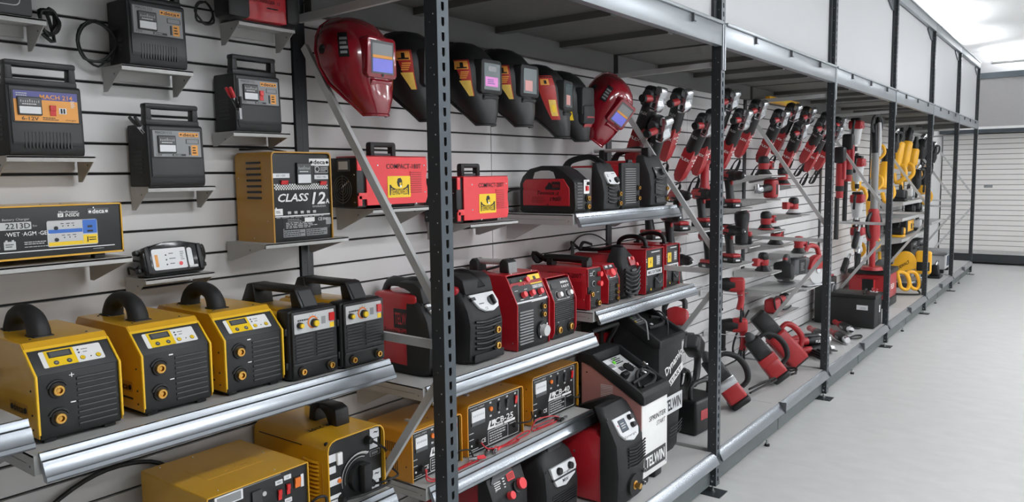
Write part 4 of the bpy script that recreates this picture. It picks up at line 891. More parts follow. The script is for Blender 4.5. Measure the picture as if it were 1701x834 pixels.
t = thing('inverter_welder', 'red welder with a deeply ribbed black moulded front and shoulder strap', 'welder', (1.513, .288, Z3))
w, h, d = .155, .212, .285
m = MB(); m.tube([(w/2, .08, h*.6), (w/2, d, h*.6)], .075, 'red_case', 24, 1); m.box(.008, .07, .006, w-.008, d, h*.62, 'red_case', .02, 3); m.box(.0, .09, h*.72, .012, d-.02, h*.75, 'red_dark', .003); part(m, 'case', t)
m = MB(); loft_front(m, w, [(0, .03, .014), (h*.1, .0, .004), (h*.4, -.008, .01), (h*.65, .0, .004), (h*.85, .012, .008), (h*.98, .028, .03), (h*1.1, .04, .05)], .085, 'black_soft', .022); part(m, 'front_hood', t)
m = MB(FRONT(-.006))
for k in range(6):
    z = h*(.66-.09*k); m.tube([(.008, z, .0), (w*.3, z-.018, .006), (w*.5, z-.02, .0065)], .006, 'black', 6, 3); m.tube([(w-.008, z, .0), (w*.72, z-.018, .006), (w*.5, z-.02, .0065)], .006, 'charcoal', 6, 3)
for u in (.3, .7): m.disc(w*u, h*.12, .017, 'black', .006); m.disc(w*u, h*.12, .01, 'charcoal', .009)
part(m, 'grille', t)
m = MB(SLOPE((.0, h*.72), (.02, h*.95))); m.rect(w*.6, .02, w*.34, .042, 'red_dark', .004, .006); m.disc(w*.66, .03, .008, 'red_bright', .01); m.disc(w*.8, .0, .008, 'red_bright', .01); m.rect(w*.5, .035, .01, .012, 'paper', .005); m.at(FRONT(-.006)); m.rect(w*.6, h*.58, w*.3, .026, 'grey_dark', .004, .003); part(m, 'control_panel', t)
m = MB(); m.tube([(w*.5, .05, h*1.06), (w*.5, .08, h*1.1), (w*.5, .16, h*1.03), (w*.5, d-.01, h*1.02)], [.016, .012, .008, .012], 'black', 10, 3)
m.tube([(w*.5, d-.01, h), (w*.3, d+.0, h*1.12), (w*.1, d-.005, h*1.16), (.0, d-.02, h*1.05), (-.02, d-.03, h*.9)], .013, 'rubber', 8, 4, rx=.35); m.tube([(w*.3, d-.03, h*1.02), (w*.6, d-.02, h*1.16), (w*.9, d-.04, h*1.1)], .008, 'rubber', 8, 4, rx=.5); part(m, 'strap', t)

def extreme(x0, y, label):
    t = thing('wire_welder', label, 'welder', (x0, y, Z3)); w, h, d = .19, .215, .26
    if x0 > 1.9: w = .155
    m = MB(); m.box(0, .0, .004, .004, d, h, 'red_case', .001, 1); m.box(w-.004, 0, .004, w, d, h, 'red_case', .001, 1); m.box(0, 0, h-.004, w, d, h, 'red_case', .001, 1); m.box(.004, .03, .004, w-.004, d-.002, h-.004, 'red_dark')
    m.at(SIDE(0))
    for u, v in ((-.02, .16), (-.02, .1), (-.02, .05), (-.2, .05)): screw(m, u, v, .003)
    m.at(TOP(h)); screw(m, .03, .03, .003); screw(m, .15, .04, .003); part(m, 'case', t)
    m = MB(); m.box(.006, .006, .004, w-.006, .04, h-.006, 'black', .002); part(m, 'front_panel', t)
    m = MB(FRONT(.006)); m.rect(w*.3, h*.70, w*.26, h*.22, 'yellow', .001); m.prism([(w*.27, h*.65), (w*.3, h*.69), (w*.28, h*.70), (w*.33, h*.77), (w*.31, h*.715), (w*.335, h*.705)], .0006, .0016, 'black')
    m.rect(w*.73, h*.72, w*.2, h*.22, 'grey', .001); m.lines(w*.73, h*.72, w*.17, h*.18, 4, 'paper', 3, .0016); m.lines(w*.6, h*.92, w*.5, h*.05, 1, 'white', 4); m.lines(w*.08, h*.75, w*.07, h*.1, 2, 'paper', 5)
    m.rect(w*.53, h*.48, w*.82, h*.12, 'paper', .001); m.text('MIG EXTREME', w*.53, h*.48, h*.07, 'black', w*.72, bold=.02, t=.0016); m.louvers(w*.1, h*.3, w*.1, h*.18, 5, 'grey_dark', .002)
    m.prism([(w*.5, h*.1), (w*.95, h*.1), (w*.95, h*.4), (w*.8, h*.42), (w*.5, h*.3)], 0, .008, 'black_soft', .003); m.tube([(w*.55, h*.35, .003), (w*.62, h*.25, .012), (w*.74, h*.22, .01), (w*.9, h*.28, .004)], .004, 'grey_dark', 6, 3)
    m.prism([(w*.3, h*.08), (w*.38, h*.08), (w*.34, h*.13)], 0, .001, 'yellow'); part(m, 'lettering', t)
    m = MB(); m.tube([(w*.5, .05, h-.004), (w*.5, .055, h+.03), (w*.5, .09, h+.05), (w*.5, .15, h+.05), (w*.5, .19, h+.03), (w*.5, .2, h-.004)], .011, 'black', 10, 4); m.box(w*.5-.018, .035, h-.002, w*.5+.018, .068, h+.008, 'black', .003); m.box(w*.5-.018, .18, h-.002, w*.5+.018, .215, h+.008, 'black', .003); part(m, 'handle', t)
    return t
ex1 = extreme(1.70, .27, 'red wire welder with a yellow warning sticker and black arch handle, left of its twin')
extreme(1.958, .29, 'red wire welder with a yellow warning sticker at the right end of the middle shelf')
cord([(1.53, .585, 1.18), (1.62, .588, 1.235), (1.75, .588, 1.24), (1.86, .58, 1.2), (1.9, .57, 1.15)], .0035, '', owner=ex1)

# ------------------------------------------------------------------ red welders on the shelf right of the slotted post
Z4 = .8825
def wave_welder(x0, y, z, w, h, d, label, word, small):
    t = thing('inverter_welder', label, 'welder', (x0, y, z))
    m = MB(); m.box(.004, .06, .012, w-.004, d-.02, h*.9, 'red_case', .014, 3); part(m, 'case', t)
    m = MB(); m.extx([(.06, 0), (.06, h*.1), (d*.5, h*.1), (d-.03, h*.1), (d-.03, h*.8), (d, h*.72), (d, 0)], .002, w-.002, 'black', .006); m.box(.0, .06, h*.36, .012, d*.98, h*.46, 'black', .003); part(m, 'base_frame', t)
    m = MB(); loft_front(m, w, [(0, .02, .006), (h*.05, .0, .0), (h*.45, -.006, 0), (h*.62, .006, 0), (h*.8, .04, .004), (h*.88, .06, .012)], .072 if small else .10, 'black_soft', .03); part(m, 'front_hood', t)
    m = MB(); P = [(w*.5, .05, h*.84), (w*.5, .075, h*.97), (w*.5, .12, h*1.02), (w*.5, d*.6, h*1.0), (w*.5, d*.85, h*.98), (w*.5, d-.01, h*.75)]
    m.tube(P, [.02, .013, .0105, .010, .012, .016], 'black', 12, 4, rx=1.9); part(m, 'handle', t)
    m = MB(); m.extx([(.03, h*.80), (.045, h*.97), (.075, h*1.03), (.15, h*1.03), (.15, h*.96), (.085, h*.95), (.065, h*.80)], w*.1, w*.9, 'black_soft', .008); part(m, 'hood_arch', t)
    m = MB(SIDE(.0035)); m.rect(-d*.42, h*.62, d*.3, h*.22, 'black', .0012); m.text('TELWIN', -d*.42, h*.62, h*.13, 'red_case', d*.26, bold=.015, t=.002); m.text(word, -d*.48, h*.40+.02, h*.075, 'black', d*.5, bold=.01); m.lines(-d*.35, h*.34+.02, d*.25, h*.03, 1, 'red_dark', 3); part(m, 'lettering', t)
    m = MB(SLOPE((-.004, h*.60), (.04, h*.82))); L = h*.25
    m.prism([(w*.17, L*.92), (w*.86, L*.92), (w*.88, L*.4), (w*.82, L*.12), (w*.64, -L*.04), (w*.44, L*.0), (w*.3, L*.2)], -.004, .006, 'paper', .002)
    m.cyl((w*.68, L*.45, .005), (0, 0, 1), .019, .006, 'grey_dark', 20); m.box(w*.68-.006, L*.45-.018, .008, w*.68+.006, L*.45+.018, .024, 'black', .004); m.text('CE', w*.46, L*.12, .009, 'charcoal', t=.0068); m.rect(w*.24, L*.7, .022, .012, 'charcoal', .0066); m.lines(w*.4, L*.4, .03, .006, 1, 'charcoal', 7, .0068); screw(m, w*.1, L*.98, .004, 'black'); part(m, 'control_panel', t)
    m = MB(FRONT(-.005))
    for k in range(6): m.tube([(w*.14, h*(.5-.062*k), .0), (w*.4, h*(.485-.062*k), .006), (w*.84, h*(.5-.062*k), .001)], .0055, 'black', 6, 3)
    m.rect(w*.5, h*.075, w*.84, h*.09, 'black', .004, .006); part(m, 'grille', t)
    for v in (.36, .17): m = MB(FRONT(-.006)); socket(m, w*.72, h*v, .012); part(m, 'output_socket', t)
    return t
wave_welder(.262, .305, Z4, .125, .298, .28, 'red welder with black lettering on its side, partly behind the slotted post', 'Energy Tig 182', False)
wave_welder(.462, .302, Z4, .195, .30, .28, 'red welder with a black hood and white wave panel just right of the post', 'Technology 238', True)

rm = t = thing('wire_welder', 'red welder with three red knobs and a grey socket on a black front', 'welder', (.725, .298, Z4))
w, h, d = .212, .282, .29
prof = [(-.004, .002), (-.006, h*.62), (.045, h-.008), (.05, h), (d, h), (d, .002)]
m = MB(); m.extx(prof, 0, .005, 'red_case', .0015, 1); m.extx(prof, w-.005, w, 'red_case', .0015, 1); m.box(.004, .05, h-.004, w-.004, d, h-.0002, 'red_case'); m.box(.005, .03, .006, w-.005, d-.002, h-.03, 'red_dark')
m.at(SIDE(0))
for u, v in ((-.02, .2), (-.02, .03), (-.2, .25)): screw(m, u, v, .003)
m.at(TOP(h)); screw(m, .05, .06, .003); screw(m, .18, .06, .003); part(m, 'case', t)
m = MB(); m.box(.005, 0, 0, w-.005, .03, h*.62, 'black', .003); m.extx([(-.001, h*.62), (.046, h-.012), (.06, h-.014), (.02, h*.62)], .005, w-.005, 'charcoal', .001); part(m, 'front_panel', t)
m = MB(SLOPE((-.001, h*.62), (.046, h-.012))); L = math.hypot(.047, h*.38-.012)
m.rect(w*.8, L*.82, w*.36, L*.36, 'yellow', .0012); m.prism([(w*.8-.01, L*.72), (w*.8+.01, L*.74), (w*.8+.006, L*.92), (w*.8-.008, L*.93)], 0, .0018, 'black'); m.rect(w*.8, L*.54, w*.34, L*.14, 'grey', .0012); m.text('MIG 250', w*.8, L*.54, L*.09, 'white', w*.26, t=.0018)
m.rect(w*.17, L*.8, w*.16, L*.3, 'black', .0025, .002); m.disc(w*.36, L*.82, .005, 'green_led', .004); m.disc(w*.43, L*.7, .004, 'red_lens', .004); m.disc(w*.53, L*.82, .011, 'red_bright', .014); m.rect(w*.5, L*.06, w*.92, .006, 'paper', .0012); m.lines(w*.7, L*.01, w*.5, .005, 1, 'white', 3, .002)
for u in (.12, .4, .68): m.lines(w*(u+.04), L*.5, w*.12, .005, 1, 'white', int(u*50), .0018); m.lines(w*(u+.1), L*.16, w*.1, .005, 1, 'white', int(u*50)+1, .0018)
part(m, 'control_panel', t)
for u in (.27, .52, .78): m = MB(SLOPE((-.001, h*.62), (.046, h-.012))); m.disc(w*u, L*.3, .014, 'black', .004); m.cyl((w*u, L*.3, .003), (0, 0, 1), .0125, .016, 'red_bright', 16, .011); part(m, 'knob', t)
m = MB(FRONT(0)); m.louvers(w*.28, h*.3, w*.4, h*.46, 12, 'grey', .005, .45); part(m, 'grille', t)
for v in (.53, .42): m = MB(FRONT(0)); socket(m, w*.8, h*v, .009); part(m, 'output_socket', t)
m = MB(FRONT(0)); m.disc(w*.78, h*.2, .036, 'black_soft', .006); m.cyl((w*.78, h*.2, .005), (0, 0, 1), .024, .02, 'grey_light', 20, .021)
for a in (45, 135, 225, 315): A = math.radians(a); m.disc(w*.78+.031*math.cos(A), h*.2+.031*math.sin(A), .0045, 'chrome', .009)
part(m, 'torch_socket', t)
m = MB(); m.extx([(.08, h-.002), (.085, h+.045), (.11, h+.055), (.125, h+.04), (.125, h-.002)], w*.28, w*.56, 'black_soft', .006); m.extx([(.23, h-.002), (.235, h+.04), (.26, h+.05), (.275, h+.035), (.275, h-.002)], w*.28, w*.56, 'black_soft', .006); m.tube([(w*.42, .1, h+.04), (w*.42, .255, h+.036)], .012, 'grey_light', 12, 1); m.extx([(.078, h), (.083, h+.04), (.084, h+.02), (.084, h)], w*.3, w*.54, 'grey', 0); part(m, 'handle', t)
cord([(.80, .5, 1.17), (.86, .46, 1.185), (.93, .47, 1.19), (.97, .5, 1.178)], .005, '', owner=rm)

t = thing('inverter_welder', 'narrow red welder with two white knobs at the right end of its shelf', 'welder', (.972, .304, Z4))
w, h, d = .165, .245, .27
prof = [(.004, .004), (-.008, .03), (-.008, h*.62), (.03, h-.006), (.036, h), (d, h), (d, .004)]
m = MB(); m.extx(prof, 0, .005, 'red_case', .0015, 1); m.extx(prof, w-.005, w, 'red_case', .0015, 1); m.box(.004, .04, h-.004, w-.004, d, h-.0002, 'red_case'); m.box(.005, .03, .006, w-.005, d-.002, h-.03, 'red_dark'); part(m, 'case', t)
m = MB(); m.box(.005, 0, 0, w-.005, .03, h*.62, 'black', .004); m.extx([(-.001, h*.62), (.03, h-.012), (.05, h-.014), (.02, h*.62)], .005, w-.005, 'charcoal', .001); part(m, 'front_panel', t)
m = MB(SLOPE((-.001, h*.62), (.03, h-.012))); L = math.hypot(.031, h*.38-.012); m.text('MMA', w*.72, L*.82, L*.12, 'white', w*.34, bold=.02); m.text('165T', w*.72, L*.62, L*.12, 'white', w*.34, bold=.02); m.rect(w*.22, L*.7, w*.2, L*.28, 'black', .003, .002); m.lines(w*.5, L*.04, w*.6, .005, 1, 'grey_light', 4, .0018); part(m, 'control_panel', t)
for u in (.28, .72): m = MB(SLOPE((-.001, h*.62), (.03, h-.012))); m.disc(w*u, L*.25, .017, 'grey_light', .002); m.disc(w*u, L*.25, .015, 'black', .006); m.cyl((w*u+.004, L*.25, .005), (0, 0, 1), .011, .016, 'white', 16, .010); part(m, 'knob', t)
m = MB(FRONT(0)); m.louvers(w*.5, h*.43, w*.84, h*.32, 10, 'charcoal', .005, .45); part(m, 'grille', t)
for u, v in ((.25, .14), (.76, .15)): m = MB(FRONT(0)); socket(m, w*u, h*v, .013); m.rect(w*u, h*v+.032, .006, .006, 'paper', .001); part(m, 'output_socket', t)

# ------------------------------------------------------------------ amber battery chargers with clamps
Z5 = .5595
def amber_charger(x0, y, w, h, d, word, label, tick):
    t = thing('battery_charger', label, 'battery charger', (x0, y, Z5))
    m = shell(t, w, h, d, 'amber_case', .014, .004, .003, over=.008)
    m.at(SIDE(0))
    for v in (.62, .28):
        for k in range(9): m.rect(-d*.3-k*.0085, h*v, .003, h*.2, 'black', .0008, .001)
    for u, v in ((-.02, .3), (-.02, .75), (-.16, .3)): screw(m, u, h*v, .003, 'black')
    m.at(TOP(h)); m.rect(w*.3, .08, .012, .02, 'grey_light', .006); screw(m, w*.55, .05, .003, 'black'); screw(m, w*.85, .06, .003, 'black'); part(m, 'shell', t)
    m = MB(); m.box(.004, 0, .002, w-.004, .014, h-.004, 'black', .003); part(m, 'front_panel', t)
    m = MB(FRONT(0)); a, b = w*.05, w*.93
    for q in ((.5*(a+b), h*.93, b-a, .002), (.5*(a+b), h*.06, b-a, .002), (b, h*.495, .002, h*.87)): m.rect(*q, 'grey_light', .0008)
    m.rect(w*.2, h*.70, w*.22, h*.27, 'paper', .004, .002); m.rect(w*.2, h*.59, w*.22, h*.07, 'grey_dark', .0045)
    for k in range(7): m.rect(w*.12+w*.027*k, h*.74, .0012, .006, 'charcoal', .0046)
    m.text('CHARGING CURRENT', w*.19, h*.88, h*.035, 'grey_light', w*.24)
    m.text(word, w*.66, h*.47, h*.12, 'white', w*.33, bold=.015); m.prism([(w*.36, h*.36), (w*.40, h*.52), (w*.43, h*.52), (w*.40, h*.40), (w*.47, h*.40), (w*.475, h*.36)], 0, .0012, 'white'); m.prism([(w*.44, h*.52), (w*.5, h*.52), (w*.5, h*.36), (w*.475, h*.36), (w*.475, h*.46), (w*.44, h*.42)], 0, .0012, 'white')
    for k in range(7): m.rect(w*(.5+.022*k), h*.37, w*.014, h*.045, 'white')
    m.rect(w*.76, h*.37, w*.2, h*.045, 'white')
    m.rect(w*.55, h*.2, w*.36, h*.26, 'grey_light', .0008, .004); m.rect(w*.55, h*.2, w*.345, h*.235, 'black', .0011, .004); m.lines(w*.55, h*.2, w*.31, h*.2, 4, 'grey_light', tick, .0016); m.text('CE', w*.29, h*.2, h*.08, 'white', bold=.01)
    for k in range(4): m.rect(w*(.42+.15*k), h*.88, .010, .006, 'grey_light'); m.rect(w*(.42+.15*k), h*.62, .010, .006, 'grey_light')
    for v in (.42, .3): m.lines(w*.09, h*v, w*.08, h*.03, 1, 'grey_light', 4)
    m.disc(w*.09, h*.18, .0035, 'white', .0015); m.disc(w*.42, h*.76, .008, 'orange', .006)
    m.lines(w*.82, h*.3, w*.12, h*.03, 1, 'grey_light', 8); m.lines(w*.15, h*.1, w*.14, h*.025, 1, 'grey_light', 9); part(m, 'lettering', t)
    for u, c in ((.57, 'charcoal'), (.72, 'charcoal'), (.88, 'red_lens')): m = MB(FRONT(0)); rocker(m, w*u, h*.75, .012, h*.16, c); part(m, 'switch', t)
    for u in (.19, .85): m = MB(FRONT(0)); m.cyl((w*u, h*(.22 if u < .5 else .24), 0), (0, 0, 1), .012, .012, 'black', 14, .008); part(m, 'cable_gland', t)
    return t
ac0 = amber_charger(.172, .312, .243, .172, .2, 'CB-15', 'amber battery charger, leftmost of three, partly behind the slotted post', 3)
ac1 = amber_charger(.447, .315, .327, .186, .2, 'CB-25', 'amber battery charger reading CB-25 with red leads in front', 4)
ac2 = amber_charger(.85, .328, .335, .193, .2, 'CB-40', 'amber battery charger reading CB-40 at the right end of its shelf', 5)
def leads(owner, pts, c='red_dark'): cord(pts, .0028, '', c, 'charger_lead', owner=owner)
leads(ac0, [(.215, .29, .6), (.21, .275, .58), (.24, .27, .565), (.33, .268, .563), (.43, .275, .563)])
leads(ac0, [(.222, .29, .595), (.2, .27, .575), (.23, .262, .563), (.31, .262, .563), (.45, .262, .563)], 'red_case')
leads(ac1, [(.51, .30, .60), (.53, .285, .575), (.60, .28, .565), (.68, .29, .563), (.74, .285, .575), (.78, .285, .57), (.76, .28, .563), (.66, .275, .563), (.57, .272, .565)], 'red_case')
leads(ac1, [(.55, .283, .564), (.62, .27, .563), (.66, .262, .564), (.69, .268, .563), (.69, .28, .566)])
leads(ac2, [(.80, .29, .565), (.86, .31, .585), (.94, .30, .582), (.98, .285, .57), (.94, .275, .563), (.86, .278, .563), (.80, .282, .565)], 'red_case')
leads(ac2, [(.83, .30, .568), (.9, .292, .572), (.95, .287, .567), (.9, .285, .563), (.84, .292, .563)])
cord([(.395, .302, .605), (.43, .285, .6), (.447, .285, .57), (.44, .29, .563)], .003, '', owner=ac0)
cord([(.725, .305, .61), (.76, .27, .615), (.80, .285, .615), (.83, .31, .625), (.84, .315, .62)], .0032, '', owner=ac1)
cord([(1.14, .315, .61), (1.165, .305, .605), (1.19, .32, .61)], .0032, '', owner=ac2)
clamp(ac1, (.555, .268, .561), -2.7, 'red and silver clamp at the left foot of the CB-25 charger', 'red_bright')
clamp(ac1, (.53, .283, .561), -2.6, 'black and silver clamp behind the red clamp by the CB-25 charger', 'black')
clamp(ac0, (.445, .266, .566), 2.6, 'red clamp at the shelf edge right of the slotted post', 'red_bright')
clamp(ac2, (.985, .292, .561), .15, 'upper black and silver clamp on the rail before the CB-40 charger', 'black')
clamp(ac2, (.985, .268, .561), .05, 'lower black and silver clamp on the rail before the CB-40 charger', 'black')

# ------------------------------------------------------------------ machines standing on the base shelf
ZB = .2015
def tray_labels(m): pass
# white start charger
t = thing('start_charger', 'white start charger on the base shelf with an open black tool tray on top', 'start charger', (1.318, .088, ZB))
w, h, d = .24, .40, .30
m = MB(); m.extx([(0, .04), (0, h-.01), (.05, h), (.24, h+.115), (d, h+.125), (d, .04)], 0, w, 'white', .006); part(m, 'cabinet', t)
m = MB(); m.extx([(.004, .045), (.004, h-.012), (.05, h-.002), (.24, h+.11), (d-.004, h+.12), (d-.004, .045)], -.0025, .001, 'blush'); m.at(SIDE(-.0025)); m.louvers(-.17, h+.0, .06, .06, 8, 'white', .001, .35); screw(m, -.27, h+.07, .004, 'black'); part(m, 'side_panel', t, 'pinkish side panel with white louvers')
m = MB(); ex = [(-.012, h-.035), (-.012, h+.0), (.0, h+.018), (.24, h+.15), (d+.01, h+.155), (d+.01, h+.115), (.245, h+.105), (.03, h-.02), (.004, h-.035)]
m.extx(ex, -.008, .010, 'black_soft', .004); m.extx(ex, w-.010, w+.008, 'black_soft', .004)
m.extx([(-.012, h-.035), (-.012, h+.002), (.0, h+.02), (.02, h+.028), (.03, h-.0), (.004, h-.035)], 0, w, 'black_soft', .003); m.extx([(.235, h+.11), (.24, h+.152), (d+.01, h+.157), (d+.01, h+.112)], 0, w, 'black_soft', .003); part(m, 'tray_rim', t)
F = SLOPE((.03, h-.003), (.24, h+.113)); L = math.hypot(.21, .116)
m = MB(F); m.rect(w*.5, L*.5, w*.9, L*.98, 'black', .003); m.rect(w*.5, L*.72, w*.8, L*.46, 'grey_light', .005); m.rect(w*.5, L*.42, w*.78, L*.2, 'grey', .006)
m.rect(w*.26, L*.8, w*.24, L*.26, 'paper', .010, .003); m.rect(w*.26, L*.76, w*.2, L*.1, 'grey', .0105); m.disc(w*.47, L*.82, .009, 'green_led', .010); m.lines(w*.64, L*.85, w*.26, L*.18, 4, 'charcoal', 5, .0064); m.disc(w*.66, L*.6, .026, 'black', .014); m.rect(w*.48, L*.64, w*.14, L*.1, 'charcoal', .0064); m.lines(w*.8, L*.62, w*.14, L*.2, 4, 'charcoal', 8, .0064); m.disc(w*.58, L*.9, .004, 'green_led', .007); part(m, 'control_panel', t)
m = MB(F); m.box(w*.1, L*.38, 0, w*.32, L*.5, .04, 'black', .01); m.tube([(w*.2, L*.1, .02), (w*.35, L*.3, .045), (w*.6, L*.32, .05), (w*.8, L*.15, .04), (w*.6, L*.05, .03), (w*.3, L*.06, .02)], .008, 'rubber', 8, 5); m.tube([(w*.1, L*.2, .03), (w*.5, L*.2, .05), (w*.9, L*.3, .03)], .007, 'rubber', 8, 5); part(m, 'stowed_cables', t)
for u, v in ((.52, .27), (.83, .42)): m = MB(F); m.ring((w*u, L*v, .055), (.3, .2, 1), .013, .004, 'chrome', 16); m.box(w*u-.03, L*v-.012, .03, w*u+.01, L*v+.012, .05, 'black', .006); part(m, 'stowed_clamp', t)
m = MB(FRONT(0)); m.text('SPRINTER', w*.58, h*.72, .022, 'charcoal', w*.66, bold=.012, shear=.2, t=.001); m.text('START', w*.72, h*.635, .02, 'charcoal', w*.36, shear=.25, t=.001); m.rect(w*.5, h*.26, w*.84, .075, 'charcoal', .0008); m.text('TELWIN', w*.5, h*.26, .048, 'white', w*.74, bold=.03, t=.0014); m.disc(w*.93, h*.15, .003, 'charcoal', .001); part(m, 'lettering', t)
for u in (.22, .75):
    for v in (.012, .2): m = MB(); m.box(w*u-.035, v, -.001, w*u+.035, v+.065, .045, 'black', .01); part(m, 'foot', t)
m = MB()
for xx in (.005, w-.005): m.tube([(xx, .30, h+.11), (xx, .305, h+.15), (xx, .27, h+.21), (xx, .25, h+.25)], .0095, 'black_soft', 10, 3)
m.tube([(.005, .25, h+.25), (w-.005, .25, h+.25)], .010, 'black_soft', 10, 1); part(m, 'push_handle', t)

# black start charger
t = thing('start_charger', 'tall black start charger reading dynamic with a diagonal start stripe', 'start charger', (1.642, .168, ZB))
w, h, d = .255, .555, .24
m = MB(); rings = []
for z, ins, yf in ((.0, .02, .03), (.03, .012, .015), (.2, .006, .006), (.42, .0, .0), (h, -.004, -.002)):
    rings.append([(ins, d, z), (ins, yf+.03, z), (ins+.008, yf+.008, z), (ins+.03, yf, z), (w-ins-.03, yf, z), (w-ins-.008, yf+.008, z), (w-ins, yf+.03, z), (w-ins, d, z)])
top = [(-.004, d, h+.11), (-.004, .03, h+.01), (.004, .006, h+.003), (.026, -.002, h), (w-.026, -.002, h), (w-.004, .006, h+.003), (w+.004, .03, h+.01), (w+.004, d, h+.11)]
rings[-1] = top; m.loft(rings, 'black_soft'); m.box(.02, .006, .12, .06, .03, .19, 'black', .01); part(m, 'cabinet', t)
m = MB(); ex = [(-.006, h-.02), (-.006, h+.015), (.03, h+.035), (.12, h+.085), (d-.02, h+.145), (d+.012, h+.14), (d+.012, h+.1), (.03, h-.02)]
m.extx(ex, -.010, .008, 'black_soft', .004); m.extx(ex, w-.008, w+.010, 'black_soft', .004); m.extx([(-.006, h-.02), (-.006, h+.016), (.014, h+.022), (.02, h-.02)], 0, w, 'black_soft', .003); m.extx([(d-.02, h+.1), (d-.02, h+.146), (d+.012, h+.141), (d+.012, h+.1)], 0, w, 'black_soft', .003); part(m, 'tray_rim', t)
F = SLOPE((.02, h+.008), (d-.02, h+.103)); L = math.hypot(d-.04, .095)
m = MB(F); m.rect(w*.5, L*.5, w*.92, L, 'black', .002); m.rect(w*.35, L*.76, w*.4, L*.34, 'grey_dark', .005); m.lines(w*.35, L*.76, w*.3, L*.24, 4, 'grey_light', 8, .0056); m.disc(w*.24, L*.7, .007, 'yellow', .007); m.disc(w*.3, L*.84, .004, 'green_led', .007); m.rect(w*.6, L*.5, .02, .012, 'paper', .004); part(m, 'control_panel', t)
m = MB(F); m.tube([(w*.2, L*.35, .02), (w*.5, L*.25, .045), (w*.8, L*.45, .03), (w*.6, L*.6, .03)], .009, 'rubber', 8, 5); m.tube([(w*.55, L*.05, .0), (w*.58, L*.2, .06), (w*.7, L*.5, .07), (w*.78, L*.72, .03)], .004, 'charcoal', 8, 5); part(m, 'stowed_cables', t)
m = MB(FRONT(-.0015)); c, s = math.cos(.42), math.sin(.42); Mx = m.M
m.M = Mx @ Matrix(((c, -s, 0, w*.56), (s, c, 0, h*.80), (0, 0, 1, 0), (0, 0, 0, 1))); m.text('Dynamic', 0, 0, .052, 'white', .19, bold=.02)
m.M = Mx @ Matrix(((c, -s, 0, w*.56), (s, c, 0, h*.665), (0, 0, 1, 0), (0, 0, 0, 1)))
m.prism([(-.07, -.018), (.105, -.018), (.112, .018), (-.063, .018)], 0, .001, 'white'); m.text('START', .022, 0, .022, 'black', .13, t=.0016, bold=.02)
for k in range(3): m.prism([(-.112+.015*k, -.018), (-.104+.015*k, -.018), (-.097+.015*k, .018), (-.105+.015*k, .018)], 0, .001, 'white')
m.M = Mx; m.rect(w*.54, h*.445, w*.78, .085, 'paper', .001); m.text('TELWIN', w*.54, h*.445, .055, 'black', w*.68, bold=.03, t=.0016); part(m, 'lettering', t)
for k in range(4): m = MB(FRONT(.004-.001*k)); m.tube([(w*.45, h*(.14+.03*k), 0), (w*.75, h*(.15+.03*k), .003), (w*.98, h*(.17+.03*k), -.003)], .002, 'charcoal', 6, 2); part(m, 'rib', t)
m = MB(); m.box(-.012, .01, -.001, .075, .09, .15, 'black_soft', .018); part(m, 'foot_housing', t)
m = MB(); m.tube([(-.016, .05, h+.02), (-.02, .06, h+.1), (-.018, .09, h+.12), (-.016, .12, h+.15)], .004, 'grey', 8, 3); part(m, 'chain', t)
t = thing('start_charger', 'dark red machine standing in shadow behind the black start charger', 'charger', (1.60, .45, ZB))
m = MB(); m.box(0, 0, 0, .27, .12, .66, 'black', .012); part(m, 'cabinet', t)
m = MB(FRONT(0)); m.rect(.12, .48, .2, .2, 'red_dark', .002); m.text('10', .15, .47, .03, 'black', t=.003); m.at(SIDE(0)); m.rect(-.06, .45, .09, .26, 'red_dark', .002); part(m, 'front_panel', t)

# big synergic welder
t = thing('wire_welder', 'big red welder with a slanted black hood before the white start charger', 'welder', (1.072, .062, ZB))
w = .225
m = MB(); m.extx([(.06, .01), (.06, .27), (.12, .30), (.25, .295), (.28, .235), (.5, .23), (.52, .21), (.52, .01)], .006, w-.006, 'red_case', .008); m.at(SIDE(.006)); m.disc(-.22, .15, .014, 'black', .003); part(m, 'case', t)
m = MB(); rings = []
for z, yf, ins in ((0, .02, .004), (.02, .004, 0), (.14, -.004, -.002), (.26, .006, 0), (.34, .045, .002), (.385, .075, .008), (.40, .09, .02)):
    rr = .025; yb = max(.085, yf+.035); a, b = ins, w-ins
    rings.append([(a, yb, z), (a, yf+rr, z), (a+.006, yf+.008, z), (a+rr, yf, z), (b-rr, yf, z), (b-.006, yf+.008, z), (b, yf+rr, z), (b, yb, z)])
m.loft(rings, 'black_soft'); part(m, 'front_hood', t)
m = MB(); m.extx([(.09, .36), (.095, .398), (.15, .405), (.28, .35), (.28, .29), (.12, .29)], w*.60, w-.01, 'black', .01); part(m, 'handle', t)
F = SLOPE((.004, .262), (.050, .34)); L = math.hypot(.046, .078)
m = MB(F); m.prism([(w*.14, L*1.15), (w*.8, L*1.15), (w*.83, L*.35), (w*.74, L*.1), (w*.52, -L*.05), (w*.3, L*.1), (w*.18, L*.4)], -.01, .009, 'paper', .003); m.rect(w*.38, L*.72, w*.24, L*.56, 'charcoal', .0105, .003); m.rect(w*.38, L*.72, w*.21, L*.48, 'navy', .011); m.lines(w*.38, L*.72, w*.15, L*.3, 3, 'grey_light', 5, .0116); m.text('Synergic', w*.47, L*.2, .012, 'charcoal', w*.42, t=.0096)
m.disc(w*.22, L*.8, .003, 'red_lens', .0098, n=8); screw(m, w*.07, L*1.25, .006, 'black')
for v in (.92, .56): m.cyl((w*.66, L*v, .008), (0, 0, 1), .012, .018, 'black', 16, .010)
part(m, 'control_panel', t)
m = MB(FRONT(-.004))
for k in range(7): m.tube([(w*.32, .235-.013*k, .0), (w*.6, .228-.013*k, .004), (w*.95, .24-.013*k, .0)], .0036, 'black', 6, 3)
part(m, 'grille', t)
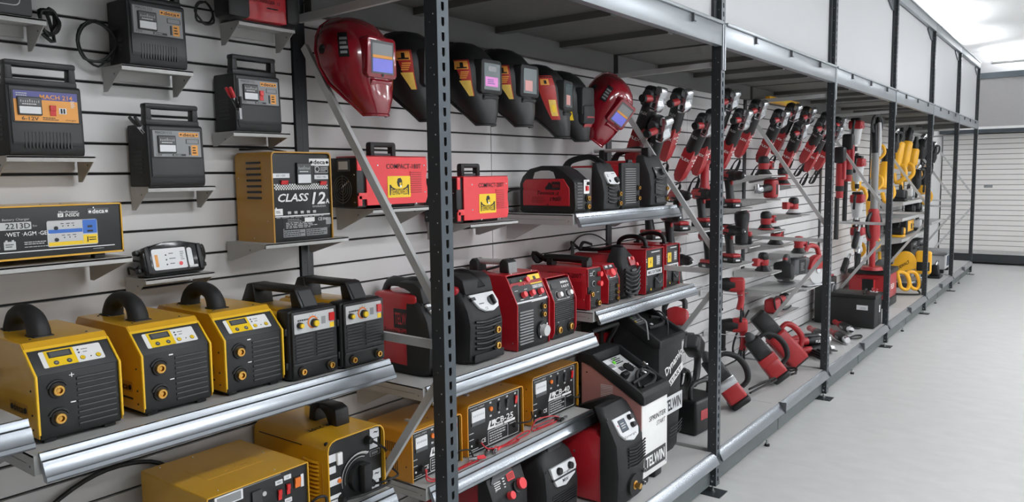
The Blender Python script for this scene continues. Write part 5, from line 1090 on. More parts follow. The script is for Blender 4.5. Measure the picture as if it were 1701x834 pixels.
m = MB(FRONT(-.003)); m.disc(w*.5, .075, .045, 'black_soft', .01); socket(m, w*.5, .075, .018); m.cyl((w*.5, .075, .01), (0, 0, 1), .012, .025, 'brass', 16); part(m, 'torch_socket', t)
for v in (.11, .055): m = MB(FRONT(-.003)); m.cyl((w*.86, v, 0), (0, 0, 1), .010, .012, 'chrome', 14); m.disc(w*.86, v, .006, 'black', .013); part(m, 'connector', t)
# silver welder
t = thing('wire_welder', 'silver bodied welder with a black hood and two black knobs under the amber chargers', 'welder', (.775, .205, ZB))
w = .235
m = MB(); m.tube([(w/2, .12, .145), (w/2, .27, .145)], .125, 'silver_case', 28, 1); m.box(.0, .1, .01, w, .27, .16, 'silver_case', .02, 3); part(m, 'case', t)
m = MB(); loft_front(m, w, [(0, .02, .004), (.03, .0, 0), (.12, -.004, 0), (.19, .004, .002), (.25, .03, .012), (.283, .05, .04), (.29, .06, .06)], .13, 'black_soft', .03); m.extx([(.045, .24), (.04, .288), (.10, .296), (.13, .28), (.13, .24)], w*.3, w*.7, 'charcoal', .006); part(m, 'front_hood', t)
F = SLOPE((-.002, .155), (.012, .225)); m = MB(F); L = .072
m.prism([(w*.15, L*.95), (w*.85, L*.95), (w*.88, L*.5), (w*.8, L*.15), (w*.5, -L*.2), (w*.25, -L*.1), (w*.18, L*.4)], -.006, .008, 'paper', .002); m.rect(w*.5, L*.3, w*.68, L*.1, 'charcoal', .0086)
for u in (.35, .68): m.cyl((w*u, L*.66, .006), (0, 0, 1), .015, .014, 'black', 16, .013)
m.text('synergic', w*.5, L*.44, .009, 'charcoal', w*.36, t=.0086, bold=.01); m.text('MW', w*.5, L*.08, .014, 'charcoal', .04, t=.0086, bold=.02)
for u, v in ((.07, .9), (.93, 1.2)): screw(m, w*u, L*v, .006, 'black')
part(m, 'control_panel', t)
m = MB(FRONT(-.003)); m.louvers(w*.5, .09, w*.7, .06, 6, 'black', .003); part(m, 'grille', t)
# digital welder
t = thing('inverter_welder', 'black fronted welder with red knobs and a red digital display, mostly below the bottom edge', 'welder', (.49, .235, ZB))
w = .205
m = MB(); m.box(.004, .06, .005, w-.004, .34, .25, 'red_dark', .01); part(m, 'case', t)
m = MB(); m.extx([(0, 0), (0, .20), (.03, .275), (.07, .285), (.07, 0)], 0, w, 'black', .006); part(m, 'front_bezel', t)
m = MB(); m.at(SLOPE((.0, .20), (.03, .272))); m.prism([(w*.08, .066), (w*.18, .085), (w*.24, .14), (w*.34, .14), (w*.52, .086), (w*.7, .08), (w*.7, .072), (w*.08, .056)], -.004, .006, 'grey_dark', .002); m.disc(w*.3, .125, .007, 'black', .007); m.rect(w*.4, .098, .04, .010, 'black', .007, .002); part(m, 'handle', t)
m = MB(SLOPE((0, .20), (.03, .272))); m.rect(w*.62, .056, .042, .028, 'red_bright', .003, .003); m.rect(w*.62, .056, .034, .021, 'sticker_red', .0036); m.lines(w*.25, .045, w*.2, .03, 4, 'white', 4, .002); m.lines(w*.42, .05, w*.06, .05, 5, 'white', 5, .002); m.disc(w*.7, .012, .022, 'black', .008); m.at(SLOPE((0, .20), (.03, .272)) @ Matrix.Translation((0, 0, .002))); m.disc(w*.78, .016, .02, 'red_bright', .02); m.disc(w*.45, -.005, .014, 'red_bright', .018); part(m, 'control_panel', t)
m = MB(FRONT(0)); m.text('D', .02, .24, .012, 'grey_light'); m.louvers(w*.5, .1, w*.7, .1, 7, 'charcoal', .003); part(m, 'grille', t)

# ------------------------------------------------------------------ welding helmets on the wall
HR = [(.0, .052, .070, -.055, 70), (.012, .058, .078, -.05, 76), (.05, .082, .094, -.034, 88), (.10, .103, .110, -.012, 98), (.15, .113, .118, .0, 106), (.20, .114, .118, .006, 112), (.245, .104, .106, .012, 116), (.278, .084, .086, .02, 120), (.30, .052, .058, .028, 126), (.309, .02, .026, .034, 130), (.311, .002, .003, .036, 132)]
def hsec(z):
    for a, b in zip(HR, HR[1:]):
        if a[0] <= z <= b[0]:
            q = (z-a[0])/(b[0]-a[0]); return [a[i]+(b[i]-a[i])*q for i in range(5)]
    return list(HR[-1])
def hpt(z, ph, k=1.):
    _, hw, fd, yc, _ = hsec(z); s, c = math.sin(ph), math.cos(ph)
    return (k*hw*math.copysign(abs(s)**.8, s), yc-k*fd*math.copysign(abs(c)**.8, c), z)
def hpatch(m, z0, z1, p0, p1, c, k=1.015, n=8, shape=None):
    vs = []; fs = []
    for i in range(n+1):
        z = z0+(z1-z0)*i/n; a, b = (p0, p1) if not shape else shape(i/n)
        for j in range(n+1): vs.append(hpt(z, math.radians(a+(b-a)*j/n), k))
    for i in range(n):
        for j in range(n): q = i*(n+1)+j; fs.append((q, q+1, q+n+2, q+n+1))
    return m.add(vs, fs, c)
def helmet(loc, rot, label, c, lens, cat='welding helmet', flip=False, sticker='flame'):
    t = thing('welding_helmet', label, cat, loc, rot=rot); t.scale = (.93, .97, .97)
    m = MB(); vs = []; fs = []; n = 28; Z = []
    for a, b in zip(HR, HR[1:]): Z += [a[0], (a[0]+b[0])/2]
    Z.append(HR[-1][0])
    for z in Z:
        pm = hsec(z)[4]
        for j in range(n+1): vs.append(hpt(z, math.radians(-pm+2*pm*j/n)))
    for i in range(len(Z)-1):
        for j in range(n): q = i*(n+1)+j; fs.append((q, q+1, q+n+2, q+n+1))
    m.add(vs, fs, c); o = part(m, 'shell', t, sharp=60)
    so = o.modifiers.new('thickness', 'SOLIDIFY'); so.thickness = .004; so.offset = -1
    m = MB(); m.tube([hpt(z, math.radians(s*hsec(z)[4])) for s in (1,) for z in Z[:-1]], .004, c, 6, 1); m.tube([hpt(z, math.radians(-hsec(z)[4])) for z in Z[:-1]], .004, c, 6, 1); m.tube([hpt(0, math.radians(-70+140*j/10)) for j in range(11)], .005, c, 6, 1); part(m, 'rim', t)
    m = MB(); F = frame((0, -.100, .172), (1, 0, 0), (0, -.02 if not flip else .01, 1)) 
    m.at(F); W2, H2 = .066, .062
    m.prism([(-W2, -H2+.01), (-W2+.01, -H2), (W2-.01, -H2), (W2, -H2+.01), (W2-.004, H2-.01), (W2-.014, H2), (-W2+.014, H2), (-W2+.004, H2-.01)], -.03, .028, c if c != 'black' else 'black_soft', .006)
    m.at(Matrix()); m.extx([(-.118, .11), (-.128, .10), (-.08, .03), (-.07, .03)], -.045, .045, c if c != 'black' else 'black_soft', .004)
    part(m, 'lens_frame', t)
    if lens:
        m = MB(F)
        if lens == 'violet': m.rect(0, 0, .096, .098, 'grey_dark', .029); m.rect(0, .024, .084, .034, 'grey', .0296); m.rect(0, .002, .084, .009, 'label_orange', .030); m.rect(0, -.024, .086, .04, 'sky_lens', .0302); m.disc(0, -.053, .004, 'black', .03)
        elif lens == 'pink': m.rect(0, .0, .096, .094, 'smoke_lens', .029); m.rect(0, .028, .05, .018, 'grey', .0296, .006); m.rect(-.004, -.018, .076, .034, 'pink_lens', .0298); m.lines(-.004, -.018, .05, .02, 3, 'label_violet', 6, .0304)
        elif lens == 'dim': m.rect(0, .0, .09, .094, 'smoke_lens', .029); m.rect(-.01, -.018, .05, .04, 'blush', .0296)
        else: m.rect(0, .0, .09, .09, 'smoke_lens', .029)
        part(m, 'lens', t)
    if flip:
        m = MB(FRONT(0)); m.box(-.062, .07, .06, .062, .16, .14, 'black_soft', .02); m.at(frame((0, -.13, .085), (1, 0, 0), (0, -.35, 1))); m.rect(0, 0, .08, .05, 'red_dark', .004, .004); part(m, 'flip_window', t)
    m = MB()
    if sticker == 'flame':
        sh = lambda q: (-74+22*(1-q), -40)
        hpatch(m, .10, .23, 0, 0, 'sticker_red', 1.012, 8, sh); hpatch(m, .10, .155, 0, 0, 'flame', 1.018, 6, lambda q: (-66+14*(1-q), -42)); hpatch(m, .195, .225, -72, -44, 'label_orange', 1.018, 4); hpatch(m, .200, .22, -61, -54, 'black', 1.024, 3); hpatch(m, .198, .203, -68, -47, 'black', 1.024, 2)
        for k in range(4): hpatch(m, .162+.007*k, .166+.007*k, -64+k, -50+2*k, 'label_orange', 1.022, 2)
    elif sticker == 'burst':
        hpatch(m, .07, .25, 0, 0, 'sticker_red', 1.012, 8, lambda q: (-82+20*(1-q), -36)); hpatch(m, .085, .15, -58, -40, 'flame', 1.018, 6); hpatch(m, .1, .13, -53, -44, 'yellow', 1.022, 4); hpatch(m, .21, .235, -70, -50, 'label_orange', 1.018, 4); hpatch(m, .215, .23, -62, -56, 'black', 1.022, 2)
    elif sticker == 'plate':
        hpatch(m, .17, .245, -68, -50, 'black', 1.012, 4)
        for k in range(4): hpatch(m, .18+.014*k, .188+.014*k, -65, -53+2*(k % 2), 'grey', 1.018, 2)
    elif sticker == 'yellow': hpatch(m, .09, .15, -70, -48, 'yellow', 1.014, 4)
    if m.v: part(m, 'sticker', t)
    m = MB(); m.tube([(.085*math.sin(a), .03-.07*math.cos(a), .235) for a in [math.radians(20*k) for k in range(18)]], .006, 'black', 6, 1, closed=True, rx=1.8); m.cyl((-.1, .02, .2), (-1, 0, 0), .014, .014, 'black', 14); m.cyl((.1, .02, .2), (1, 0, 0), .014, .014, 'black', 14); part(m, 'headband', t)
    return t
HZ = 1.72
helmet((.105, .44, HZ), (0, 0, 0), 'glossy dark red welding helmet with a violet lens hanging left of the slotted post', 'red_helmet', 'violet', sticker='plate')
helmet((.36, .455, HZ-.005), (0, 0, 0), 'black welding helmet half hidden behind the slotted post', 'black', 'plain')
helmet((.645, .455, HZ-.005), (0, 0, 0), 'black welding helmet with a bright pink lens label right of the slotted post', 'black', 'pink')
helmet((.875, .455, HZ), (0, 0, 0), 'black welding helmet with a dim pink lens, third black one', 'black', 'dim')
helmet((1.11, .45, HZ-.035), (0, 0, .25), 'black welding helmet with a red sunburst sticker turned to the right', 'black', 'dim', sticker='burst')
helmet((1.35, .50, HZ-.035), (.05, -.05, .1), 'black welding helmet with a flip up window, no sticker on its brow', 'black', None, flip=True, sticker='yellow')
helmet((1.57, .52, HZ+.0), (.5, .42, -.15), 'tilted dark red welding helmet with a violet lens at the right end of the helmets', 'red_helmet', 'violet', sticker='plate')

# ------------------------------------------------------------------ hand tools
def aim(p, q, side=(1, 0, 0)):
    """placement whose local -Z runs from p to q"""
    p, q = V(p), V(q); z = (p-q).normalized(); x = V(side)-z*V(side).dot(z); x.normalize(); y = z.cross(x)
    return Matrix(((x.x, y.x, z.x), (x.y, y.y, z.y), (x.z, y.z, z.z))).to_euler()
def cordloop(m, p, r=.04, L=.09, n=2, c='rubber', th=.0035):
    x, y, z = p; P = [(x, y, z+.02)]
    for k in range(n): P += [(x+r*.9, y-.004*k, z-L*.5), (x+r*.5, y-.006*k, z-L-r), (x-r*.5, y+.004*k, z-L-r), (x-r*.8, y, z-L*.5), (x, y-.003, z-.01)]
    m.tube(P, th, c, 6, 4); return m
def grinder(loc, rot, label, group, length=.33, red='red_tool'):
    t = thing('angle_grinder', label, 'grinder', loc, rot=rot, group=group); L = length
    m = MB(); m.box(-.034, -.012, -.058, .034, .042, .042, 'black', .02, 3); m.cyl((-.03, .012, .0), (-1, 0, 0), .026, .014, 'charcoal', 16, .02); part(m, 'gear_head', t)
    m = MB(); m.extx([(-.008, -.07), (-.042, -.062), (-.050, -.035), (-.032, -.005), (-.046, .03), (-.034, .052), (-.008, .05)], -.03, .03, 'steel', .007); m.at(SIDE(-.0305)); m.rect(.028, -.035, .014, .022, 'black', .001, .003); m.rect(.026, -.052, .022, .006, 'black', .001); m.rect(.02, .012, .01, .007, 'black', .001); part(m, 'head_casting', t, 'bright silver casting')
    m = MB(); m.cyl((-.03, -.012, -.01), (-1, .1, -.1), .012, .02, 'black', 14); m.cyl((-.044, -.010, -.011), (-1, .1, -.1), .0165, .05, red, 16, .0155, b=.003); m.cyl((-.092, -.005, -.016), (-1, .1, -.1), .02, .012, 'black', 16, .018, b=.002); part(m, 'side_handle', t)
    m = MB(); m.lathe((0, 0, -.04), (0, 0, -1), [(.03, 0), (.034, .02), (.034, L*.36), (.028, L*.4)], 'black', 20); m.at(SIDE(-.032)); m.text('FLEX', 0, -L*.25, .012, 'grey_light', .03, t=.004); part(m, 'motor_housing', t)
    m = MB(); m.loft([[(-.024, -.022, z1), (.02, -.024, z1), (.026, .022, z1), (-.024, .022, z1)] if 0 else [(-s, -s*.9, z1), (s, -s*.9, z1), (s, s*.9, z1), (-s, s*.9, z1)] for s, z1 in ((.020, -L*.42), (.030, -L*.47), (.028, -L*.75), (.024, -L*.92), (.012, -L*1.0))], red); m.at(SIDE(-.0285)); m.text('FLEX', -.0, -L*.62, .014, 'white', .05, t=.0025, bold=.02); m.at(FRONT(-.027)); m.text('FLEX', 0, -L*.6, .011, 'white', .04, t=.002, bold=.02)
    for k in range(4): m.rect(.018, -L*(.55+.05*k), .008, .008, 'white', .0015)
    part(m, 'rear_housing', t)
    m = MB(); m.box(-.012, .018, -L*.9, .012, .032, -L*.5, 'black', .004); part(m, 'paddle_switch', t)
    m = cordloop(MB(), (0, -.006, -L), .04, .07, 3); part(m, 'cord', t)
    t.scale = (1.18, 1.2, 1.08)
    return t
GR = [(1.976, 0.37, 1.913, 1.976, 0.485, 1.635), (2.288, 0.37, 1.928, 2.347, 0.485, 1.643), (1.959, 0.33, 1.767, 2.017, 0.43, 1.547), (2.507, 0.33, 1.807, 2.518, 0.455, 1.569), (2.727, 0.37, 1.847, 2.772, 0.47, 1.607), (2.953, 0.37, 1.977, 3.016, 0.485, 1.736), (3.053, 0.33, 1.865, 3.08, 0.455, 1.607), (3.441, 0.37, 1.95, 3.49, 0.485, 1.717), (3.879, 0.37, 1.912, 3.924, 0.485, 1.697), (4.153, 0.37, 1.972, 4.216, 0.485, 1.756), (4.203, 0.33, 1.84, 4.287, 0.455, 1.598), (4.517, 0.37, 1.97, 4.589, 0.485, 1.726), (4.602, 0.28, 1.886, 4.692, 0.425, 1.665), (4.844, 0.33, 1.848, 4.898, 0.455, 1.598), (5.037, 0.37, 1.959, 5.1, 0.485, 1.726), (5.14, 0.33, 1.857, 5.194, 0.455, 1.617), (5.413, 0.37, 1.941, 5.449, 0.485, 1.697)]
GW = ['black and red grinder hanging right beside the tilted red helmet', 'black grinder with a red side handle, second from the tilted red helmet', 'lower black grinder with a red side handle under the first two grinders', 'red grinder with white lettering hanging left of the second front post', 'grinder touching the left edge of the second front post, high up', 'grinder hanging highest just right of the second front post', 'grinder with a hanging cord loop, second right of the second front post', 'grinder under the left end of the yellow bar', 'grinder hanging under the middle of the yellow bar, beside the rear upright', 'upper grinder just past the right end of the yellow bar', 'lower grinder just past the right end of the yellow bar', 'upper grinder midway between the yellow bar and the third front post', 'lower grinder tucked between two others left of the third front post', 'low red grinder with white lettering left of the third front post', 'upper grinder close to the third front post', 'low grinder close to the third front post', 'last grinder of the top row, partly behind the third front post']
g0 = None
for (a, b, c, d, e, f), lab in zip(GR, GW):
    if g0 is None: g0 = grinder((a, b, c), aim((a, b, c), (d, e, f)), lab, 'grinders hanging in the top row')
    else: dup(g0, (a, b, c), lab, rot=aim((a, b, c), (d, e, f)))
m = MB(); m.box(3.90, .45, 2.018, 4.58, .48, 2.06, 'tool_yellow', .002); m.box(3.93, .448, 2.03, 4.55, .45, 2.048, 'yellow')
for x in (3.98, 4.50): m.box(x, .446, 2.03, x+.04, .452, 2.05, 'black', .002)
tag(part(m, 'spirit_level'), 'long yellow level lying above the grinders near the deck', 'spirit level')

def pistol_drill(loc, rz, label, group, c='red_tool', chuck='black', s=1.):
    t = thing('cordless_drill', label, 'drill', loc, rot=(0, 0, rz), group=group); t.scale = (s, s, s)
    m = MB(); m.box(-.035, -.07, 0, .035, .055, .03, 'black', .006); m.box(-.033, -.066, .027, .033, .05, .052, c, .012, 3); m.at(SIDE(-.035)); m.rect(0, .015, .03, .012, 'grey_light', .001); m.at(FRONT(-.07)); m.rect(.0, .014, .03, .01, 'paper', .001); part(m, 'battery', t)
    m = MB(); m.tube([(0, -.005, .045), (0, .005, .10), (0, .015, .165)], [.022, .019, .022], 'black', 12, 2, rx=1.2); part(m, 'grip', t)
    m = MB(); m.lathe((0, .075, .19), (0, -1, 0), [(.02, 0), (.031, .012), (.033, .06), (.033, .07)], c, 20); m.lathe((0, .006, .19), (0, -1, 0), [(.032, 0), (.032, .04), (.026, .066)], 'black', 20); m.box(-.0345, -.02, .18, .0345, .05, .2, c, .004); m.box(-.012, .0, .212, .012, .07, .226, 'black', .004); m.box(-.034, -.005, .17, .034, .03, .19, 'black', .005); part(m, 'motor_housing', t)
    m = MB(); m.lathe((0, -.058, .19), (0, -1, 0), [(.026, 0), (.028, .01), (.026, .03), (.016, .055), (.008, .06)], chuck, 18); m.cyl((0, -.117, .19), (0, -1, 0), .005, .012, 'steel', 8); part(m, 'chuck', t)
    m = MB(); m.box(-.006, -.022, .135, .006, -.008, .16, c, .003); part(m, 'trigger', t)
    return t
d0 = pistol_drill((2.418, .44, 1.222), -.6, 'cordless drill on a small shelf below the hooded inverters, brace in front', 'cordless drills on the wall shelves')
DR = [((2.737, .44, 1.222), -.4, 'cordless drill on the small shelf just left of the second front post', 1.), ((3.165, .44, 1.3155), -.5, 'cordless drill just right of the second front post, upper shelf', 1.05),
      ((3.18, .44, .972), -.5, 'cordless drill on the low shelf right of the second front post', 1.05), ((2.27, .42, 1.115), -.7, 'cordless drill behind the two wire welders with warning stickers', 1.), ((2.84, .44, .968), -.5, 'slim cordless drill low on the wall left of the second front post', 1.), ((2.42, .44, .87), -.5, 'cordless drill behind the right end of the middle shelf', 1.)]
for loc, rz, lab, s in DR: r = dup(d0, loc, lab, rz=rz); r.scale = (s, s, s)
pistol_drill((2.19, .50, 1.186), -.45, 'impact driver with a silver nose behind the welder arch handles', 'cordless drills on the wall shelves', chuck='chrome')
# stubby upright tools by the post
def stick_tool(loc, rot, label, c='red_tool', cat='tool', name='stick_grinder'):
    t = thing(name, label, cat, loc, rot=rot)
    m = MB(); m.lathe((0, 0, 0), (0, 0, 1), [(.03, 0), (.032, .03), (.026, .05), (.024, .13), (.028, .17)], c, 16); part(m, 'body', t)
    m = MB(); m.lathe((0, 0, .168), (.0, -.35, 1), [(.026, 0), (.034, .02), (.034, .045), (.02, .06)], c, 16); m.ring((0, -.012, .2), (0, -.35, 1), .034, .004, 'black', 16, 6); part(m, 'head', t)
    m = MB(); m.cyl((0, -.0, -.05), (0, 0, 1), .026, .05, 'black', 14); m.box(-.034, -.05, -.095, .034, .035, -.045, 'black', .008); m.box(-.03, -.046, -.06, .03, .03, -.038, c, .006); part(m, 'battery', t)
    return t
stick_tool((2.99, .46, 1.43), (0, 0, .2), 'upright red polisher with a round head beside the second front post')
stick_tool((2.84, .47, 1.42), (0, 0, .1), 'dark upright tool with a red neck left of the second front post', 'red_dark')

def orbital(loc, rz, label, style, group='sanders on the wall shelves'):
    t = thing('sander', label, 'sander', loc, rot=(0, 0, rz), group=group); t.scale = (.72, .72, .76)
    m = MB(); m.cyl((0, 0, 0), (0, 0, 1), .078, .012, 'black' if style != 'red' else 'red_tool', 26, .075, b=.003); m.lathe((0, 0, .012), (0, 0, 1), [(.07, 0), (.062, .012), (.045, .035)], 'grey_light' if style == 'pale' else 'black', 24); part(m, 'pad', t)
    m = MB(); m.lathe((0, 0, .045), (0, 0, 1), [(.045, 0), (.05, .015), (.05, .05), (.046, .055)], 'red_tool', 22); part(m, 'gear_housing', t)
    m = MB(); m.lathe((0, 0, .099), (0, 0, 1), [(.046, 0), (.052, .01), (.05, .045), (.035, .062), (.01, .066)], 'black' if style != 'dome' else 'red_tool', 22); part(m, 'cap', t)
    m = MB(); m.tube([(.03, 0, .085), (.09, .0, .09), (.13, 0, .088)], [.026, .022, .026], 'red_dark', 14, 2); m.box(.115, -.03, .05, .175, .03, .12, 'red_tool', .008); m.at(FRONT(-.03)); m.rect(.145, .085, .035, .04, 'black', .001); part(m, 'handle', t)
    return t
SA = [(3.711, .42, 1.517, -.1, 'orbital sander on the highest small shelf under the grinders, dark cap', 'dark'), (4.121, .42, 1.44, .3, 'sander on a high shelf crossed by the diagonal brace', 'red'), (3.779, .42, 1.14, -.1, 'orbital sander with a red pad beside the tall two-part drill', 'red'), (4.388, .42, 1.218, 2.9, 'sander with a pale skirt and dark waist under the brace', 'pale'), (3.99, .42, 1.022, 0., 'flat sander behind the horizontal brace, centre of the third bay', 'dark'), (4.468, .40, .92, -.2, 'big red disc sander with a round red dome and long handle', 'dome'), (3.745, .42, .858, 3.0, 'small sander low on the wall, left of the black jigsaw', 'dark')]
for x, y, z, rz, lab, st in SA:
    orbital((x, y, z), rz, lab, st)
m = MB(); 
def oscillator(loc, rz, label):
    t = thing('impact_wrench', label, 'power tool', loc, rot=(0, 0, rz))
    m = MB(); m.tube([(-.10, 0, .06), (0, 0, .07), (.06, 0, .065)], [.022, .03, .034], 'black', 14, 3); part(m, 'grip', t)
    m = MB(); m.box(.03, -.04, .0, .13, .04, .13, 'red_tool', .02, 3); m.at(FRONT(-.04)); m.rect(.085, .06, .03, .07, 'black', .001, .004); m.rect(.12, .06, .015, .06, 'white', .0015, .003); part(m, 'battery', t)
    m = MB(); m.lathe((-.10, 0, .062), (-1, 0, .1), [(.022, 0), (.03, .02), (.026, .05), (.012, .07)], 'steel', 16); m.cyl((-.16, 0, .07), (0, 0, 1), .014, .03, 'chrome', 12); part(m, 'head', t)
    return t
oscillator((3.72, .40, 1.355), -.05, 'red and black tool with a silver head lying on a shelf beside the post')
# tall two-part drill
t = thing('hammer_drill', 'tall black tool with a red battery grip standing on a wall shelf', 'drill', (3.335, .42, 1.072), rot=(0, 0, .2)); t.scale = (.95, .95, .92)
m = MB(); m.lathe((-.03, 0, .005), (0, 0, 1), [(.04, 0), (.044, .02), (.04, .12), (.05, .17), (.05, .21), (.03, .235)], 'black', 18); part(m, 'motor_housing', t)
m = MB(); m.tube([(.01, -.0, .22), (.055, -.01, .2), (.06, -.01, .12), (.045, -.015, .05)], [.03, .03, .02, .024], 'red_tool', 12, 3); part(m, 'grip', t)
m = MB(); m.box(.01, -.06, .0, .085, .03, .055, 'black', .006); m.box(.014, -.055, .05, .08, .026, .085, 'red_tool', .01); m.at(FRONT(-.06)); m.rect(.045, .028, .03, .014, 'paper', .001); part(m, 'battery', t)

SH = [(2.30, 2.80, 1.22), (3.07, 3.265, 1.315), (3.61, 3.90, 1.513), (3.52, 3.81, 1.35), (4.02, 4.28, 1.436), (3.22, 3.42, 1.07), (3.68, 3.92, 1.136), (4.28, 4.50, 1.214), (3.06, 3.30, .97), (3.90, 4.13, 1.018), (4.36, 4.62, .915), (3.64, 3.86, .854), (4.46, 4.98, .638), (3.86, 4.36, .70), (3.86, 4.28, .53)]
SL = ['small wall shelf under the two drills left of the second front post', 'small wall shelf under the upper drill right of the second front post', 'highest small shelf of the third bay under a dark capped sander', 'small shelf under the tool with a silver head', 'small shelf with a sander crossed by the diagonal brace', 'small shelf under the tall black tool with a red grip', 'small shelf under the sander with a red pad', 'small shelf under the sander with a pale skirt', 'small shelf under the low drill right of the second front post', 'small shelf under the flat sander behind the horizontal brace', 'small shelf under the big red disc sander', 'small shelf under the palm sander with a white square', 'small shelf under the circular saw', 'small shelf under the black jigsaw', 'small shelf under the red heat tool']
for (a, b, z), l in zip(SH, SL): bracket_shelf(a, b, .33, z-.001, l, .045)

def hanging_hammer(loc, label):
    t = thing('rotary_hammer', label, 'drill', loc, rot=(0, 0, -2.72))
    m = MB(); m.lathe((.0, -.10, .0), (0, 1, 0), [(.018, 0), (.034, .03), (.044, .08), (.04, .13)], 'black', 18); m.at(SIDE(-.044)); m.rect(-.0, .008, .09, .008, 'steel', .004); part(m, 'gear_housing', t)
    m = MB(); m.box(-.036, -.01, -.045, .036, .09, .045, 'red_tool', .018, 3); m.at(SIDE(-.036)); m.rect(-.04, -.012, .03, .035, 'red_dark', .0015, .006); part(m, 'motor_housing', t)
    m = MB(); m.tube([(0, .06, -.03), (0, .07, -.09), (0, .06, -.16)], [.026, .02, .022], 'red_tool', 12, 3); part(m, 'grip', t)
    m = MB(); m.cyl((0, -.06, -.03), (0, 0, -1), .018, .13, 'black', 14, .016); m.cyl((0, -.06, -.155), (0, 0, -1), .021, .012, 'black', 14); part(m, 'side_handle', t)
    m = cordloop(MB(), (.01, .07, -.16), .03, .04, 2, th=.005); part(m, 'cord', t)
    h = thing('wall_hook_pair', label.split(' ', 1)[0]+' pair of chrome prongs carrying a red hammer drill', 'hook', loc)
    h.name = 'prong_hook'
    m = MB()
    m.box(-.09, W-.014-loc[1], -.075, .09, W-.011-loc[1], -.04, 'grey_light'); part(m, 'back_plate', h)
    for x in (-.056, .056): m = MB(); m.tube([(x, W-.012-loc[1], -.056), (x, .02, -.056), (x, -.09, -.056), (x, -.1, -.05)], .003, 'chrome', 8, 2); part(m, 'prong', h)
    return t
hanging_hammer((3.16, .43, .83), 'upper corded red hammer drill on chrome prongs')
hanging_hammer((3.22, .43, .56), 'lower corded red hammer drill on chrome prongs')

def saw_handle(m, pts, r, c): m.tube(pts, r, c, 10, 3); return m
# red jigsaw and dark tool left of the second post
t = thing('jigsaw', 'red jigsaw on the wall above the black start charger', 'jigsaw', (2.45, .45, .68), rot=(0, .35, .3))
m = MB(); m.extx([(-.06, .0), (-.05, .09), (.02, .11), (.07, .09), (.06, .0)], -.03, .03, 'red_tool', .014, 3); part(m, 'body', t)
m = MB(); m.tube([(0, -.03, .1), (0, -.02, .15), (0, .05, .155), (0, .085, .1), (0, .07, .05)], .016, 'black', 10, 4); part(m, 'handle', t)
m = MB(); m.box(-.04, -.09, -.045, .04, .07, -.04, 'steel'); m.box(-.015, -.04, -.042, .015, .0, .01, 'steel'); m.box(-.002, -.05, -.12, .002, -.04, -.03, 'steel'); part(m, 'sole_plate', t)
t = thing('power_tool', 'dark bulky tool hanging on the wall left of the second front post', 'power tool', (2.72, .47, .50), rot=(0, .5, .2))
m = MB(); m.box(-.1, -.05, -.05, .06, .05, .06, 'black', .02, 3); m.box(-.13, -.04, -.03, -.09, .04, .04, 'charcoal', .01); part(m, 'body', t)
m = MB(); m.tube([(.06, 0, 0), (.12, .0, -.05), (.13, 0, -.14), (.08, 0, -.2)], .022, 'black', 10, 4); part(m, 'handle', t)
m = MB(); m.box(2.335, .55, .84, 2.345, .57, 1.02, 'chrome') if 0 else m.tube([(2.86, .585, .84), (2.86, .5, .85), (2.86, .40, .85)], .004, 'chrome', 8, 1); tag(part(m, 'prong_hook'), 'single chrome prong low on the wall left of the second front post', 'hook')

# circular saw, jigsaw, heat tool
t = thing('circular_saw', 'red circular saw with a large pale blade and grey motor', 'circular saw', (4.70, .36, .645), rot=(0, 0, -.35)); t.scale = (1.12, 1.12, 1.1)
m = MB(); m.at(FRONT(0)); m.cyl((.06, .10, .0), (0, 0, 1), .098, .003, 'grey_light', 40); m.cyl((.06, .10, .002), (0, 0, 1), .02, .008, 'steel', 16); part(m, 'blade', t)
m = MB(); m.at(FRONT(0)); P = [(.06+.112*math.cos(a), .10+.112*math.sin(a)) for a in [math.radians(5+14*k) for k in range(13)]]; m.prism(P, -.03, .022, 'red_tool', .006); m.prism([(.02, .13), (.1, .13), (.11, .17), (.02, .18)], .022, .027, 'sticker_red'); part(m, 'blade_guard', t)
m = MB(); m.box(-.20, .0, .08, -.02, .10, .20, 'grey_dark', .016, 3); m.at(FRONT(0)); m.rect(-.11, .14, .07, .10, 'black', .002, .006); m.lines(-.11, .14, .04, .06, 5, 'grey', 4, .003); part(m, 'motor_housing', t)
m = MB(); m.box(-.1, -.04, .0, .2, .1, .006, 'steel'); part(m, 'base_plate', t)
m = MB(); m.tube([(-.02, .06, .2), (.03, .06, .27), (.12, .06, .26), (.14, .05, .2)], .018, 'red_tool', 10, 4); part(m, 'handle', t)
t = thing('jigsaw', 'black jigsaw with silver sole plate and red button beside the circular saw', 'jigsaw', (4.16, .40, .715), rot=(0, .25, .2))
m = MB(); m.extx([(-.06, .0), (-.06, .1), (.0, .13), (.08, .11), (.07, .0)], -.10, .05, 'black', .02, 3); m.cyl((-.06, -.0, .13), (0, 0, 1), .016, .02, 'red_tool', 14); part(m, 'body', t)
m = MB(); m.tube([(-.08, .0, .1), (.0, .0, .17), (.12, .0, .16), (.15, .0, .06)], .02, 'charcoal', 10, 4); part(m, 'handle', t)
m = MB(); m.box(.03, -.06, -.01, .15, .06, -.004, 'steel'); m.box(.07, -.03, -.006, .1, .03, .05, 'chrome', .006); part(m, 'sole_plate', t); settle(t, .7005)
t = thing('heat_gun', 'red polisher with a long handle and a black cord looped over it', 'polisher', (3.96, .42, .533), rot=(0, 0, .05))
m = MB(); m.box(-.08, -.045, .0, .06, .045, .10, 'red_tool', .022, 3); part(m, 'body', t)
m = MB(); m.tube([(.05, 0, .06), (.15, 0, .07), (.26, 0, .06)], [.026, .022, .026], 'red_tool', 12, 3); m.lathe((.26, 0, .06), (1, 0, 0), [(.026, 0), (.04, .02), (.04, .06), (.02, .07)], 'black', 16); part(m, 'handle', t)
